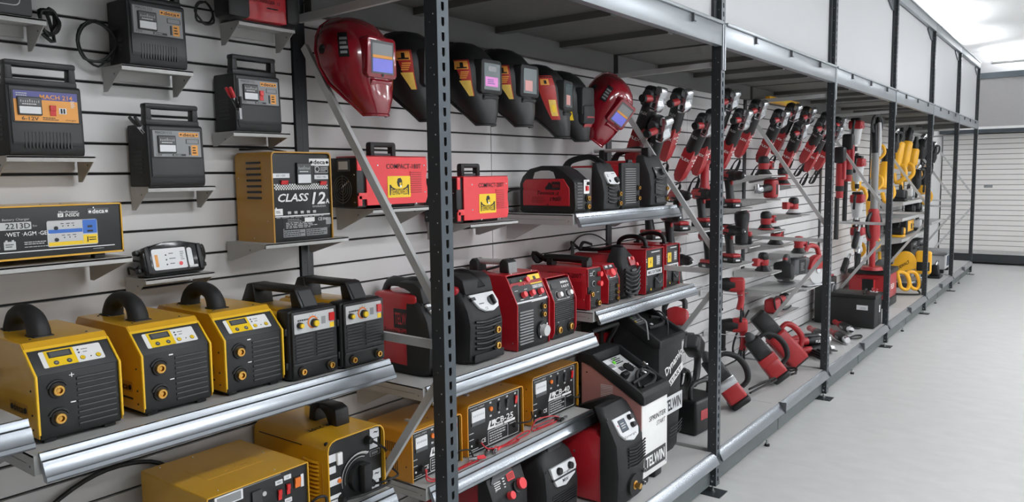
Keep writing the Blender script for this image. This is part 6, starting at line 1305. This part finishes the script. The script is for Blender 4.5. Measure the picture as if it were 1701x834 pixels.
m = MB(); m.tube([(-.07, -.04, .03), (-.08, -.03, .10), (0, -.03, .115), (.07, -.04, .08), (.06, -.05, .02), (.15, -.06, .006), (.3, -.05, .006)], .006, 'rubber', 8, 5); part(m, 'cord', t)

# ------------------------------------------------------------------ breaker hammers and tools on the base shelf of the third bay
def breaker(loc, rot, label, c2):
    t = thing('breaker_hammer', label, 'demolition hammer', loc, rot=rot)
    m = MB(); m.extx([(-.06, .0), (-.07, .05), (-.06, .16), (.05, .16), (.07, .05), (.06, .0)], -.055, .055, 'red_tool', .018, 3); m.at(SIDE(-.055)); m.text('FLEX', 0, .09, .02, 'white', .07, t=.002, bold=.02); part(m, 'motor_housing', t)
    m = MB(); m.box(-.06, -.075, -.03, .06, .075, .025, 'black', .02, 3); part(m, 'end_cap', t)
    m = MB(); m.extx([(-.05, .155), (-.06, .25), (-.03, .38), (.03, .38), (.055, .25), (.05, .155)], -.05, .05, 'black', .014, 3); m.at(SIDE(-.05)); m.text('FLEX', 0.01, .27, .014, 'white', .05, t=.002); part(m, 'gear_housing', t)
    m = MB(); m.extx([(-.065, .14), (-.066, .21), (-.02, .215), (-.02, .14)], -.058, .058, c2, .008); part(m, 'collar', t)
    m = MB(); m.tube([(.03, .0, .35), (.09, .0, .345), (.135, 0, .27), (.14, 0, .17), (.11, 0, .09), (.06, 0, .07)], .0155, 'black_soft', 12, 5, rx=1.2); part(m, 'rear_handle', t)
    t.scale = (1.02, 1.02, .76)
    m = MB(); m.lathe((0, 0, .375), (0, 0, 1), [(.034, 0), (.03, .03), (.02, .06), (.012, .07)], 'charcoal', 16); part(m, 'chuck', t)
    return t
bk1 = breaker((2.64, .17, .232), (-.05, -.62, -.95), 'front breaker hammer with a silver collar leaning on the base shelf', 'steel')
bk2 = breaker((3.29, .15, .235), (-.1, -.65, -.95), 'middle breaker hammer with a red ring leaning on the base shelf', 'red_tool')
bk3 = t = thing('breaker_hammer', 'largest red breaker hammer with a D handle leaning behind the others', 'demolition hammer', (3.76, .19, .24), rot=(-.1, -.72, -.9))
m = MB(); m.extx([(-.07, -.03), (-.085, .05), (-.07, .26), (.03, .27), (.06, .2), (.085, .06), (.07, -.03)], -.06, .06, 'red_tool', .02, 3); m.at(SIDE(-.06)); m.text('FLEX', .0, .07, .02, 'white', .07, t=.002, bold=.02)
for k in range(4): m.rect(.03, .2+.018*(k % 2), .025, .01, 'black', .002); m.rect(-.02, .2+.014*k, .03, .007, 'red_dark', .002)
part(m, 'motor_housing', t)
m = MB(); m.box(-.055, -.07, -.035, .055, .07, .0, 'black', .016, 3); part(m, 'end_cap', t)
m = MB(); m.extx([(-.055, .25), (-.06, .34), (-.03, .46), (.03, .46), (.05, .34), (.04, .25)], -.05, .05, 'black', .016, 3); part(m, 'gear_housing', t)
m = MB(); m.tube([(.02, .0, .24), (.09, 0, .255), (.118, 0, .19), (.112, 0, .10), (.07, 0, .05)], .018, 'red_tool', 12, 5); part(m, 'rear_handle', t)
t.scale = (1.15, 1.15, .88)
cord([(2.83, .16, .215), (2.95, .13, .215), (3.1, .09, .212), (3.14, .11, .212), (3.05, .14, .215), (2.9, .19, .215), (3.0, .15, .222), (3.12, .1, .225)], .008, '', owner=bk1)
coil((3.45, .13, .212), .06, 2, '', .007, 11, .9, axis=(0, 0, 1), owner=bk2)
cord([(3.42, .45, .66), (3.40, .5, .5), (3.44, .52, .38), (3.50, .5, .33), (3.52, .5, .45), (3.46, .5, .6)], .007, '', owner=bk3)
tcs = t = thing('tool_case', 'black and red machine box on the base shelf behind the second front post', 'tool case', (2.06, .17, ZB), rot=(0, 0, -.1))
m = MB(); m.box(0, 0, 0, .24, .22, .18, 'black', .018, 3); part(m, 'body', t)
m = MB(); m.tube([(.03, .05, .17), (.03, .05, .24), (.12, .05, .255), (.21, .05, .24), (.21, .05, .17)], .012, 'black', 10, 4); part(m, 'handle', t)
m = MB(FRONT(0)); m.rect(.09, .1, .09, .05, 'red_dark', .002, .004); m.prism([(.17, .2), (.23, .18), (.23, .12), (.19, .13)], -.01, .004, 'red_tool', .002); part(m, 'front_panel', t)
coil((2.30, .36, .42), .06, 4, 'bundle of black cable resting behind the black and red machine box', .008, 13, .8, [(2.32, .38, .34), (2.36, .38, .21)], axis=(.4, 1, .2), owner=tcs)
m = MB(); m.tube([(2.15, .40, .47), (2.19, .37, .50), (2.24, .36, .49), (2.20, .37, .46), (2.15, .38, .49)], .011, 'red_tool', 8, 4); tag(part(m, 'cable_clamp'), 'small red clamp pair beside the black cable bundle', 'clamp')

def lying_grinder(loc, rot, label, tone='red_tool', body='black'):
    t = thing('straight_grinder', label, 'grinder', loc, rot=rot, group='tools lying on the base shelf')
    m = MB(); m.lathe((0, 0, 0), (0, -1, 0), [(.026, 0), (.034, .02), (.034, .14), (.028, .16)], body, 18); m.at(SIDE(-.034)); m.text('FLEX', .08, .0, .018, 'white', .06, t=.003, bold=.02); part(m, 'motor_housing', t)
    m = MB(); m.lathe((0, .0, 0), (0, 1, 0), [(.028, 0), (.03, .03), (.022, .05), (.02, .12), (.024, .15)], tone, 16); part(m, 'handle', t)
    m = MB(); m.lathe((0, -.158, 0), (0, -1, 0), [(.028, 0), (.03, .02), (.022, .04)], 'chrome', 16); m.cyl((0, -.18, 0), (0, 0, -1), .012, .04, 'steel', 12); part(m, 'head', t)
    return t
px, py = .0495, .0690
lg = lying_grinder((4.17, .21, .3), (0, 0, .95), 'black bodied grinder nearest the rail in the pile by the third front post')
settle(lg, .2015)
zl = lg.location.z; lgs = []
for x, y, z, rz, lab in ((4.17+px, .21+py, zl, .95, 'second grinder from the rail in the pile by the third front post'), (4.17+2*px, .21+2*py, zl, .95, 'third grinder from the rail in the pile by the third front post'), (4.17+.5*px, .21+.5*py, zl+.058, .95, 'upper front grinder of the pile by the third front post'), (4.17+1.5*px, .21+1.5*py, zl+.058, .95, 'upper back grinder of the pile by the third front post'),
                      (4.82, .19, zl, -.95, 'red handled grinder nearest the rail right of the third front post'), (4.85, .36, zl, -.95, 'red handled grinder further back right of the third front post'), (5.24, .26, zl, -.95, 'red handled grinder in front of the black crate')):
    lgs.append(dup(lg, (x, y, z), lab, rot=(0, 0, rz)))
m = MB()
for k in range(6): m.tube([(4.03+.02*k, .09, .215+.012*(k % 3)), (4.08+.02*k, .16, .225+.012*(k % 3)), (4.12+.02*k, .2, .22+.012*(k % 3))], .009, 'rubber', 8, 2)
m.tube([(4.1, .12, .26), (4.2, .08, .25), (4.3, .06, .23), (4.35, .1, .215)], .006, 'rubber', 8, 4); own(part(m, 'power_cord'), lg)
cord([(4.86, .1, .215), (4.95, .05, .212), (5.04, .06, .212), (5.03, .10, .212), (4.92, .12, .212), (4.84, .12, .212)], .007, '', owner=lgs[4])
cord([(5.28, .24, .215), (5.34, .14, .213), (5.38, .22, .213), (5.33, .28, .215)], .007, '', owner=lgs[5])

for t in (bk1, bk2, bk3, tcs): settle(t, .2015)

# ------------------------------------------------------------------ fourth bay: mixers, pole sanders, vacuum
def mixer(loc, label, rod=.03):
    t = thing('paddle_mixer', label, 'mixer', loc, group='paddle mixers hanging in the fourth bay'); t.scale = (.88, .88, .86)
    m = MB(); m.box(-.075, -.07, -.06, .075, .06, .03, 'red_tool', .02, 3); m.box(-.05, -.05, .025, .05, .045, .06, 'black', .015); m.box(-.06, -.073, -.05, .06, -.06, -.02, 'red_dark', .004); part(m, 'motor_cover', t)
    m = MB(); m.lathe((0, 0, -.055), (0, 0, -1), [(.066, 0), (.060, .03), (.042, .15), (.036, .16)], 'grey_light', 22); part(m, 'gear_cone', t)
    m = MB(); m.cyl((0, 0, -.21), (0, 0, -1), .02, .03, 'white', 12); m.cyl((0, 0, -.24), (0, 0, -1), .022, .05, 'black', 12); m.cyl((0, 0, -.28), (0, 0, -1), .009, rod, 'chrome', 10); part(m, 'shaft', t)
    for s in (-1, 1): m = MB(); m.tube([(s*.06, 0, .0), (s*.13, -.01, .02), (s*.15, -.01, -.04), (s*.13, 0, -.12)], .014, 'black', 8, 4); part(m, 'handle', t)
    return t
mx = mixer((6.03, .38, 1.96), 'red and grey paddle mixer hanging highest in the fourth bay')
for loc, l in (((6.05, .36, 1.62), 'red and grey paddle mixer behind the diagonal brace, second from the top'), ((6.07, .36, 1.29), 'red and grey paddle mixer at mid height, third from the top'), ((6.2, .38, .98), 'red and grey paddle mixer crossed by the horizontal brace, lowest')): dup(mx, loc, l)
def tube_sander(x, z0, z1, label):
    t = thing('wall_sander', label, 'polisher', (x, .38, z0))
    t.name = 'pole_polisher'
    m = MB(); m.cyl((0, 0, .1), (0, 0, 1), .034, z1-z0-.1, 'red_tool', 16, b=.004); m.box(-.03, -.045, .16, .03, -.02, .32, 'red_dark', .008); part(m, 'housing', t)
    m = MB(); m.cyl((0, 0, .06), (0, 0, 1), .036, .045, 'black', 16); m.cyl((0, 0, 0), (0, 0, 1), .03, .06, 'red_tool', 16); part(m, 'collar', t)
    m = MB(); m.cyl((0, .02, -.36), (0, 0, 1), .02, .37, 'black', 12); part(m, 'pole', t)
    m = cordloop(MB(), (.02, 0, z1-z0), .035, -.06, 1, th=.005); m.box(-.05, -.04, z1-z0, .05, .05, z1-z0+.14, 'black', .02); part(m, 'motor', t)
tube_sander(5.53, 1.30, 1.60, 'red pole polisher hanging lower, right beside the third front post')
tube_sander(5.80, 1.44, 1.72, 'red pole polisher hanging higher, second from the third front post')
t = thing('pole_sander', 'long grey pole sander with a hose loop at the top and a red motor', 'sander', (6.47, .30, .55))
m = MB(); m.cyl((0, 0, .62), (0, 0, 1), .033, .56, 'grey', 16); m.tube([(0, .0, 1.15), (.0, .01, 1.3), (.02, .02, 1.42)], [.036, .036, .03], 'black', 14, 3); part(m, 'pole', t)
m = MB(); m.tube([(.0, -.03, 1.12), (-.01, -.035, 1.24), (.0, -.03, 1.36), (.03, -.02, 1.43)], .017, 'grey_light', 12, 4); m.ring((.03, .0, 1.42), (.3, 1, 0), .09, .012, 'charcoal', 28, 8); part(m, 'hose', t)
m = MB(); m.lathe((0, 0, .62), (0, 0, -1), [(.036, 0), (.05, .02), (.05, .05), (.06, .10), (.064, .26), (.05, .31)], 'red_tool', 20); part(m, 'motor_housing', t)
m = MB(); m.ring((.02, -.0, .46), (.25, 1, 0), .13, .02, 'black', 28, 8); part(m, 'head_ring', t)
m = MB(); m.cyl((0, .0, .05), (0, 0, 1), .028, .27, 'red_tool', 14); m.cyl((0, 0, .03), (0, 0, 1), .1, .03, 'red_tool', 22, .09); part(m, 'foot_grip', t)
m = MB(); m.tube([(6.45, .30, 2.1), (6.46, .3, 2.05), (6.5, .3, 2.06)], .002, 'steel', 6, 2); m.tube([(6.54, .30, 2.1), (6.51, .3, 2.06), (6.48, .3, 2.06)], .002, 'steel', 6, 2); tag(part(m, 'hanging_wire'), 'thin wire holding the grey pole sander under the deck', 'wire')
m = MB(); m.box(6.28, .24, .20, 6.66, .56, .585, 'black', .02) if 0 else None
t = thing('vacuum_cleaner', 'red site vacuum with a dark panel under the grey pole sander', 'vacuum cleaner', (6.72, .16, ZB))
m = MB(); m.box(-.22, .0, .08, .22, .36, .33, 'red_tool', .03, 3); m.box(-.23, -.0, .0, .23, .38, .09, 'black', .02); part(m, 'tank', t)
m = MB(); m.box(-.23, -.01, .325, .23, .37, .375, 'black', .015); part(m, 'lid', t)
m = MB(); m.at(SIDE(-.22)); m.rect(-.18, .22, .1, .12, 'black', .004, .006); m.rect(-.18, .29, .2, .015, 'red_dark', .003); m.rect(-.12, .2, .012, .15, 'red_bright', .005); m.at(FRONT(0)); m.text('FLEX', .0, .2, .05, 'white', .16, bold=.02, t=.002); part(m, 'front_panel', t)
t = thing('equipment_crate', 'big matt black crate with white stickers on the base shelf of the fourth bay', 'crate', (5.42, .045, ZB))
m = MB(); m.box(0, 0, 0, .27, .36, .255, 'black_soft', .012); m.at(FRONT(0)); m.rect(.14, .12, .003, .23, 'black', .001); part(m, 'body', t)
m = MB(); m.box(-.006, -.006, .25, .276, .366, .285, 'black', .008); m.tube([(.05, .1, .285), (.1, .1, .31), (.18, .11, .308), (.22, .12, .285)], .008, 'black', 8, 3); part(m, 'lid', t)
m = MB(); m.at(SIDE(0)); m.rect(-.10, .175, .09, .04, 'paper', .001); m.lines(-.09, .17, .05, .02, 2, 'grey', 4, .0016); m.at(FRONT(0)); m.rect(.18, .15, .04, .06, 'paper', .001); m.lines(.18, .15, .02, .03, 2, 'grey', 4, .0016); m.at(TOP(.285)); m.prism([(.17, .02), (.25, .03), (.26, .1), (.2, .08)], 0, .004, 'paper'); part(m, 'sticker', t)
m = MB(); m.tube([(5.58, .08, .50), (5.62, .07, .515), (5.66, .09, .505), (5.62, .11, .52), (5.57, .1, .505)], .006, 'red_tool', 8, 4); tag(part(m, 'red_strap'), 'small red strap lying on the lid of the black crate', 'strap')
t = thing('tool_case', 'tall black case with a round hole standing against the third front post', 'tool case', (5.46, .42, ZB))
m = MB(); m.box(0, 0, 0, .22, .13, .40, 'black', .01); part(m, 'body', t)
m = MB(FRONT(0)); m.ring((.12, .28, .0), (0, 0, 1), .055, .008, 'grey', 24, 8); m.disc(.12, .28, .05, 'charcoal', .002); part(m, 'porthole', t)
m = MB(); m.box(.02, .02, .40, .2, .11, .42, 'red_dark', .006); part(m, 'top_strip', t)
def work_light(loc, rot, label):
    t = thing('work_lamp', label, 'lamp', loc, rot=rot, group='black lamps beside the third front post'); t.scale = (.75, .75, .8)
    m = MB(); m.box(-.06, -.03, -.02, .06, .03, .16, 'black', .015); m.at(FRONT(-.03)); m.rect(0, .09, .06, .08, 'charcoal', .002, .004); part(m, 'body', t)
    m = MB(); m.tube([(0, 0, .16), (.02, 0, .23), (.09, .0, .25), (.12, 0, .17)], .010, 'steel', 8, 4); part(m, 'bracket', t)
work_light((5.62, .27, .88), (.2, .3, .2), 'black lamp hanging highest beside the third front post')
work_light((6.05, .46, .60), (.2, .5, .1), 'black lamp in the middle of the fourth bay, tilted over')
work_light((5.87, .30, .66), (.1, .3, .3), 'black lamp just above the tall black case')
m = MB(); m.tube([(5.47, .52, .94), (5.52, .52, .95), (5.60, .52, .88), (5.62, .52, .78), (5.58, .53, .70)], .014, 'grey_light', 10, 4); tag(part(m, 'suction_hose'), 'short pale hose bowed beside the third front post', 'hose')
m = MB()
m.tube([(5.60, .5, 1.99), (5.66, .48, 1.9), (5.60, .47, 1.83), (5.68, .46, 1.88), (5.64, .48, 1.97), (5.68, .5, 1.93)], .012, 'rubber', 8, 5); tag(part(m, 'hose_bundle'), 'dark tangled hoses hanging right of the third front post', 'hose')

# ------------------------------------------------------------------ yellow tools of the far bays
def hung_tool(loc, rot, label, k=0, s=1., group='yellow tools hanging in the far bays'):
    t = thing('yellow_power_tool', label, 'power tool', loc, rot=rot, group=group); t.scale = (s, s, s)
    t.name = 'power_tool'
    m = MB(); m.lathe((0, 0, .0), (0, 0, -1), [(.03, 0), (.045, .02), (.045, .2), (.036, .24)], 'tool_yellow', 18); part(m, 'motor_housing', t)
    m = MB(); m.lathe((0, 0, .0), (0, 0, 1), [(.032, -.01), (.036, .03), (.022, .08), (.015, .12)], 'black', 16); part(m, 'gear_head', t)
    m = MB(); m.tube([(0, -.0, -.2), (0, -.07, -.22), (0, -.09, -.30), (0, -.03, -.36), (0, .0, -.28)], .018, 'black' if k else 'tool_yellow', 10, 4); part(m, 'handle', t)
    m = cordloop(MB(), (0, 0, -.33), .03, .05, 1, th=.005); part(m, 'cord', t)
    return t
YT = [((6.32, .43, 1.58), (0, 0, 0), 'yellow tool hanging between two red mixers', 1.), ((7.05, .42, 1.66), (0, .2, 0), 'yellow tool left of the grey pole at mid height', .9), ((6.86, .42, 1.24), (0, -.3, 0), 'yellow clamp shaped tool behind the brace in the fourth bay', .9),
      ((7.42, .40, 1.62), (0, .3, 0), 'long yellow tool slanting beside the fourth front post', 1.2), ((7.28, .46, 1.98), (0, .1, 0), 'yellow tool highest beside the fourth front post', .9), ((6.5, .46, 1.02), (0, 0, 0), 'small yellow tool hanging low right of the lowest mixer', .9), ((7.2, .46, 1.0), (0, 0, 0), 'yellow tool hanging low behind the grey pole', .8)]
yt = hung_tool(*[YT[0][i] for i in (0, 1, 2)])
for loc, rot, l, s in YT[1:]: r = dup(yt, loc, l, rot=rot); r.scale = (s, s, s)
FT = [((8.25, .42, 1.86), (.12, .1, 0), 'long yellow demolition tool hanging first in the fifth bay', 1.3), ((8.72, .42, 1.88), (.12, .08, 0), 'long yellow demolition tool hanging second in the fifth bay', 1.3), ((9.12, .41, 1.80), (.1, 0, 0), 'yellow tool with a loop handle in the fifth bay', 1.2), ((8.4, .42, 1.40), (0, 0, 0), 'short yellow tool low above the upper shelf of the fifth bay', .5), ((9.88, .42, 1.5), (0, .3, 0), 'yellow tool above the shelf at the fifth front post', 1.2)]
for loc, rot, l, s in FT: r = dup(yt, loc, l, rot=rot); r.scale = (s, s, s)
def dark_tool(loc, rot, label, s=1.):
    t = thing('power_tool', label, 'power tool', loc, rot=rot, group='dark tools hanging in the far bays'); t.scale = (s, s, s)
    m = MB(); m.lathe((0, 0, 0), (0, 0, -1), [(.03, 0), (.05, .03), (.05, .16), (.03, .22)], 'black', 16); part(m, 'body', t)
    m = MB(); m.ring((.0, -.05, -.05), (.3, 1, .2), .055, .012, 'charcoal', 20, 6); part(m, 'guard', t)
    m = MB(); m.lathe((0, 0, 0), (0, -.6, 1), [(.028, 0), (.034, .03), (.02, .06)], 'chrome', 14); part(m, 'head', t)
    m = cordloop(MB(), (0, 0, -.21), .035, .06, 2, th=.006); part(m, 'cord', t)
    return t
dk = dark_tool((9.42, .38, 1.92), (0, .1, 0), 'black tool with a round guard right of the long yellow tools', 1.15)
for loc, rot, l, s in (((9.7, .38, 1.88), (0, -.1, 0), 'black tool with a round guard close to the fifth front post', 1.15), ((9.38, .33, 1.56), (0, .2, 0), 'black tool with a round guard, lower, beside the brace', 1.0), ((9.0, .36, 1.54), (0, 0, 0), 'black tool hanging under the loop handled yellow tool', 1.1), ((9.98, .34, 1.84), (0, .1, 0), 'black tool at the fifth front post high beside the empty bay', 1.0), ((8.05, .44, 1.95), (0, 0, 0), 'black tool at the top just right of the fourth front post', 1.0), ((8.98, .46, 2.02), (0, .1, 0), 'small black tool at the top behind the yellow tools', .6)):
    r = dup(dk, loc, l, rot=rot); r.scale = (s, s, s)
def long_shelf(x0, x1, z, label):
    t = thing('wide_wall_shelf', label, 'shelf', (x0, .27, z)); t.name = 'plain_shelf'; w = x1-x0; d = W-.011-.27
    m = MB(); m.box(0, 0, -.006, w, d, 0, 'shelf', .001, 1); m.box(0, -.001, -.036, w, .003, 0, 'shelf', .001, 1); part(m, 'shelf_plate', t)
    for xx in (.0, w-.003): m = MB(); m.extx([(.004, -.006), (.004, -.036), (d-.02, -.09), (d-.001, -.09), (d-.001, -.006)], xx, xx+.003, 'shelf'); part(m, 'bracket', t)
long_shelf(7.70, 9.40, 1.185, 'highest grey shelf of the fifth bay carrying small machines')
long_shelf(7.70, 9.40, 1.01, 'middle grey shelf of the fifth bay over the yellow radio')
long_shelf(7.70, 9.40, .78, 'lowest grey shelf of the fifth bay carrying a yellow radio')
long_shelf(9.62, 10.5, .86, 'small empty shelf in the sixth bay under a black stand')
def small_machine(loc, label, c, c2, s=1.):
    t = thing('bench_tool', label, 'bench tool', loc); t.scale = (s, s, s)
    m = MB(); m.box(-.09, -.06, 0, .09, .08, .03, c2, .006); m.box(-.06, -.05, .03, .02, .06, .13, c, .016, 3); part(m, 'body', t)
    m = MB(); m.cyl((.045, -.06, .075), (0, 1, 0), .045, .1, c2, 18, b=.006); part(m, 'wheel', t)
    m = MB(); m.tube([(-.05, 0, .12), (-.03, 0, .17), (.04, 0, .17), (.06, 0, .11)], .010, 'black', 8, 3); part(m, 'handle', t)
small_machine((8.05, .36, 1.186), 'black small machine at the left end of the highest far shelf', 'charcoal', 'black')
small_machine((8.62, .38, 1.186), 'pale grey small machine in the middle of the highest far shelf', 'grey_light', 'grey')
small_machine((8.75, .38, 1.011), 'black small machine on the middle far shelf', 'black', 'charcoal', .85)
small_machine((9.2, .38, 1.011), 'dark small machine at the right end of the middle far shelf', 'charcoal', 'black', .9)
small_machine((8.05, .36, .781), 'black and yellow small machine at the left end of the lowest far shelf', 'black', 'tool_yellow', .9)
small_machine((9.2, .37, .781), 'pale small machine at the right end of the lowest far shelf', 'grey_light', 'charcoal', 1.1)
t = thing('site_radio', 'yellow and black radio box on the lowest far shelf', 'radio', (8.40, .34, .781))
m = MB(); m.box(0, 0, 0, .42, .18, .19, 'black', .02, 3); part(m, 'frame', t)
m = MB(); m.box(.03, -.006, .03, .30, .1, .165, 'tool_yellow', .012); m.box(.33, -.006, .03, .38, .1, .165, 'tool_yellow', .01); part(m, 'front_cover', t)
m = MB(FRONT(-.006)); m.disc(.22, .09, .035, 'black', .004); m.disc(.355, .1, .015, 'black', .004); m.disc(.355, .06, .012, 'black', .004); part(m, 'speaker', t)
for x, l in ((8.35, 'black tool case on legs above the yellow mitre saw, left one'), (8.80, 'black tool case on legs above the yellow mitre saw, right one')):
    t = thing('tool_case', l, 'tool case', (x, .28, .5225))
    m = MB(); m.box(0, 0, 0, .40, .24, .17, 'black', .015); part(m, 'body', t)
    m = MB(); m.tube([(.12, 0, .1), (.12, -.03, .1), (.28, -.03, .1), (.28, 0, .1)], .009, 'charcoal', 8, 2); m.at(FRONT(0)); m.rect(.2, .14, .14, .02, 'grey', .002); part(m, 'handle', t)
    for u, v in ((.02, 0), (.36, 0), (.02, .2), (.36, .2)): m = MB(); m.box(u, v, -.32, u+.02, v+.02, 0, 'charcoal'); part(m, 'stand_leg', t)
t = thing('mitre_saw', 'yellow mitre saw with a big blade guard on the base shelf of the fifth bay', 'mitre saw', (8.05, .355, ZB), rot=(0, 0, -1.45)); t.scale = (.82, .82, 1.0)
m = MB(); m.box(-.16, .02, 0, .32, .18, .06, 'charcoal', .01); m.cyl((.08, .1, .06), (0, 0, 1), .14, .02, 'steel', 28); part(m, 'base', t)
m = MB(); m.box(-.16, .16, .06, .34, .18, .12, 'steel', .004); part(m, 'fence', t)
m = MB(); m.M = frame((.08, .09, .27), (1, 0, 0), (0, 0, 1)); P = [(.145*math.cos(a), .145*math.sin(a)) for a in [math.radians(-20+16*k) for k in range(14)]]; m.prism(P+[(-.2, -.02), (-.26, -.06), (-.2, -.1), (.0, -.08)], -.03, .03, 'tool_yellow', .01); m.at(FRONT(.06)); m.M = m.M @ Matrix(((.87, -.5, 0, .06), (.5, .87, 0, .26), (0, 0, 1, 0), (0, 0, 0, 1))); m.text('DEWALT', 0, 0, .035, 'black', .16, t=.002, bold=.02); part(m, 'blade_guard', t)
m = MB(); m.cyl((.08, .12, .25), (0, 1, 0), .13, .004, 'steel', 32); part(m, 'blade', t)
m = MB(); m.box(.2, .06, .16, .4, .2, .42, 'tool_yellow', .03, 3); m.box(.22, .05, .2, .38, .07, .3, 'black', .008); part(m, 'motor_housing', t)
m = MB(); m.tube([(-.12, .09, .25), (-.2, .09, .28), (-.24, .09, .3), (-.25, .09, .4)], .022, 'tool_yellow', 10, 4); part(m, 'handle', t)
t = thing('disc_cutter', 'dark disc guard with two yellow loop handles leaning on the base shelf', 'disc cutter', (7.42, .36, .235), rot=(0, 0, -1.0))
m = MB(); m.M = frame((.0, .08, .16), (1, 0, 0), (0, .25, 1)); m.prism([(.19*math.cos(a)*.6, .19*math.sin(a)) for a in [math.radians(15*k) for k in range(24)]], -.01, .02, 'black', .006); part(m, 'guard', t)
for dx, dy in ((.14, -.01), (.26, .03)): m = MB(); m.tube([(dx-.02, dy, .21), (dx+.06, dy, .20), (dx+.1, dy, .10), (dx+.08, dy, .03), (dx+.02, dy, .05), (dx, dy, .12)], .019, 'tool_yellow', 10, 4, closed=True); part(m, 'loop_handle', t)
m = MB(); m.tube([(.3, .04, .06), (.36, .02, .0), (.34, -.02, -.02), (.2, -.03, -.02), (.1, .0, -.02)], .010, 'rubber', 8, 4); part(m, 'cord', t); settle(t, .2015)
t = thing('table_saw', 'grey table saw with a navy front standing on the base shelf of the sixth bay', 'table saw', (9.64, .10, ZB))
m = MB(); m.box(0, 0, .05, .5, .34, .24, 'grey_light', .02, 3); m.box(-.03, -.02, .24, .56, .38, .28, 'grey', .012); part(m, 'body', t)
m = MB(FRONT(0)); m.rect(.27, .155, .3, .13, 'navy', .004, .01); m.disc(.3, .15, .03, 'black', .012); part(m, 'front_panel', t)
for x in (.03, .43): m = MB(); m.box(x, .02, 0, x+.04, .32, .05, 'black', .006); part(m, 'foot', t)
t = thing('tool_stand', 'small black tool stand on the base shelf at the fifth front post', 'tool stand', (9.2, .08, ZB))
m = MB(); m.box(-.12, 0, 0, .12, .14, .03, 'black', .006); m.extx([(.02, .03), (.04, .16), (.10, .16), (.12, .03)], -.07, .07, 'black', .006); part(m, 'body', t)
m = MB(); m.tube([(-.02, .06, .16), (0, .05, .2), (.05, .05, .2)], .012, 'chrome', 8, 3); part(m, 'crank', t)
m = MB(); m.box(10.55, .3, .2015, 11.0, .40, .24, 'black', .01); tag(part(m, 'cable_tray'), 'flat black bar lying on the base shelf of the last bay', 'bar')
m = MB(); m.at(frame((XB+.415, .02, 1.25), (0, 1, 0), (0, 0, 1)) @ Matrix.Rotation(PI, 4, 'Y')); m.rect(0, 0, .12, .05, 'grey', .004, .004); tag(part(m, 'price_plate'), 'small grey plate on the far empty slatwall', 'plate')
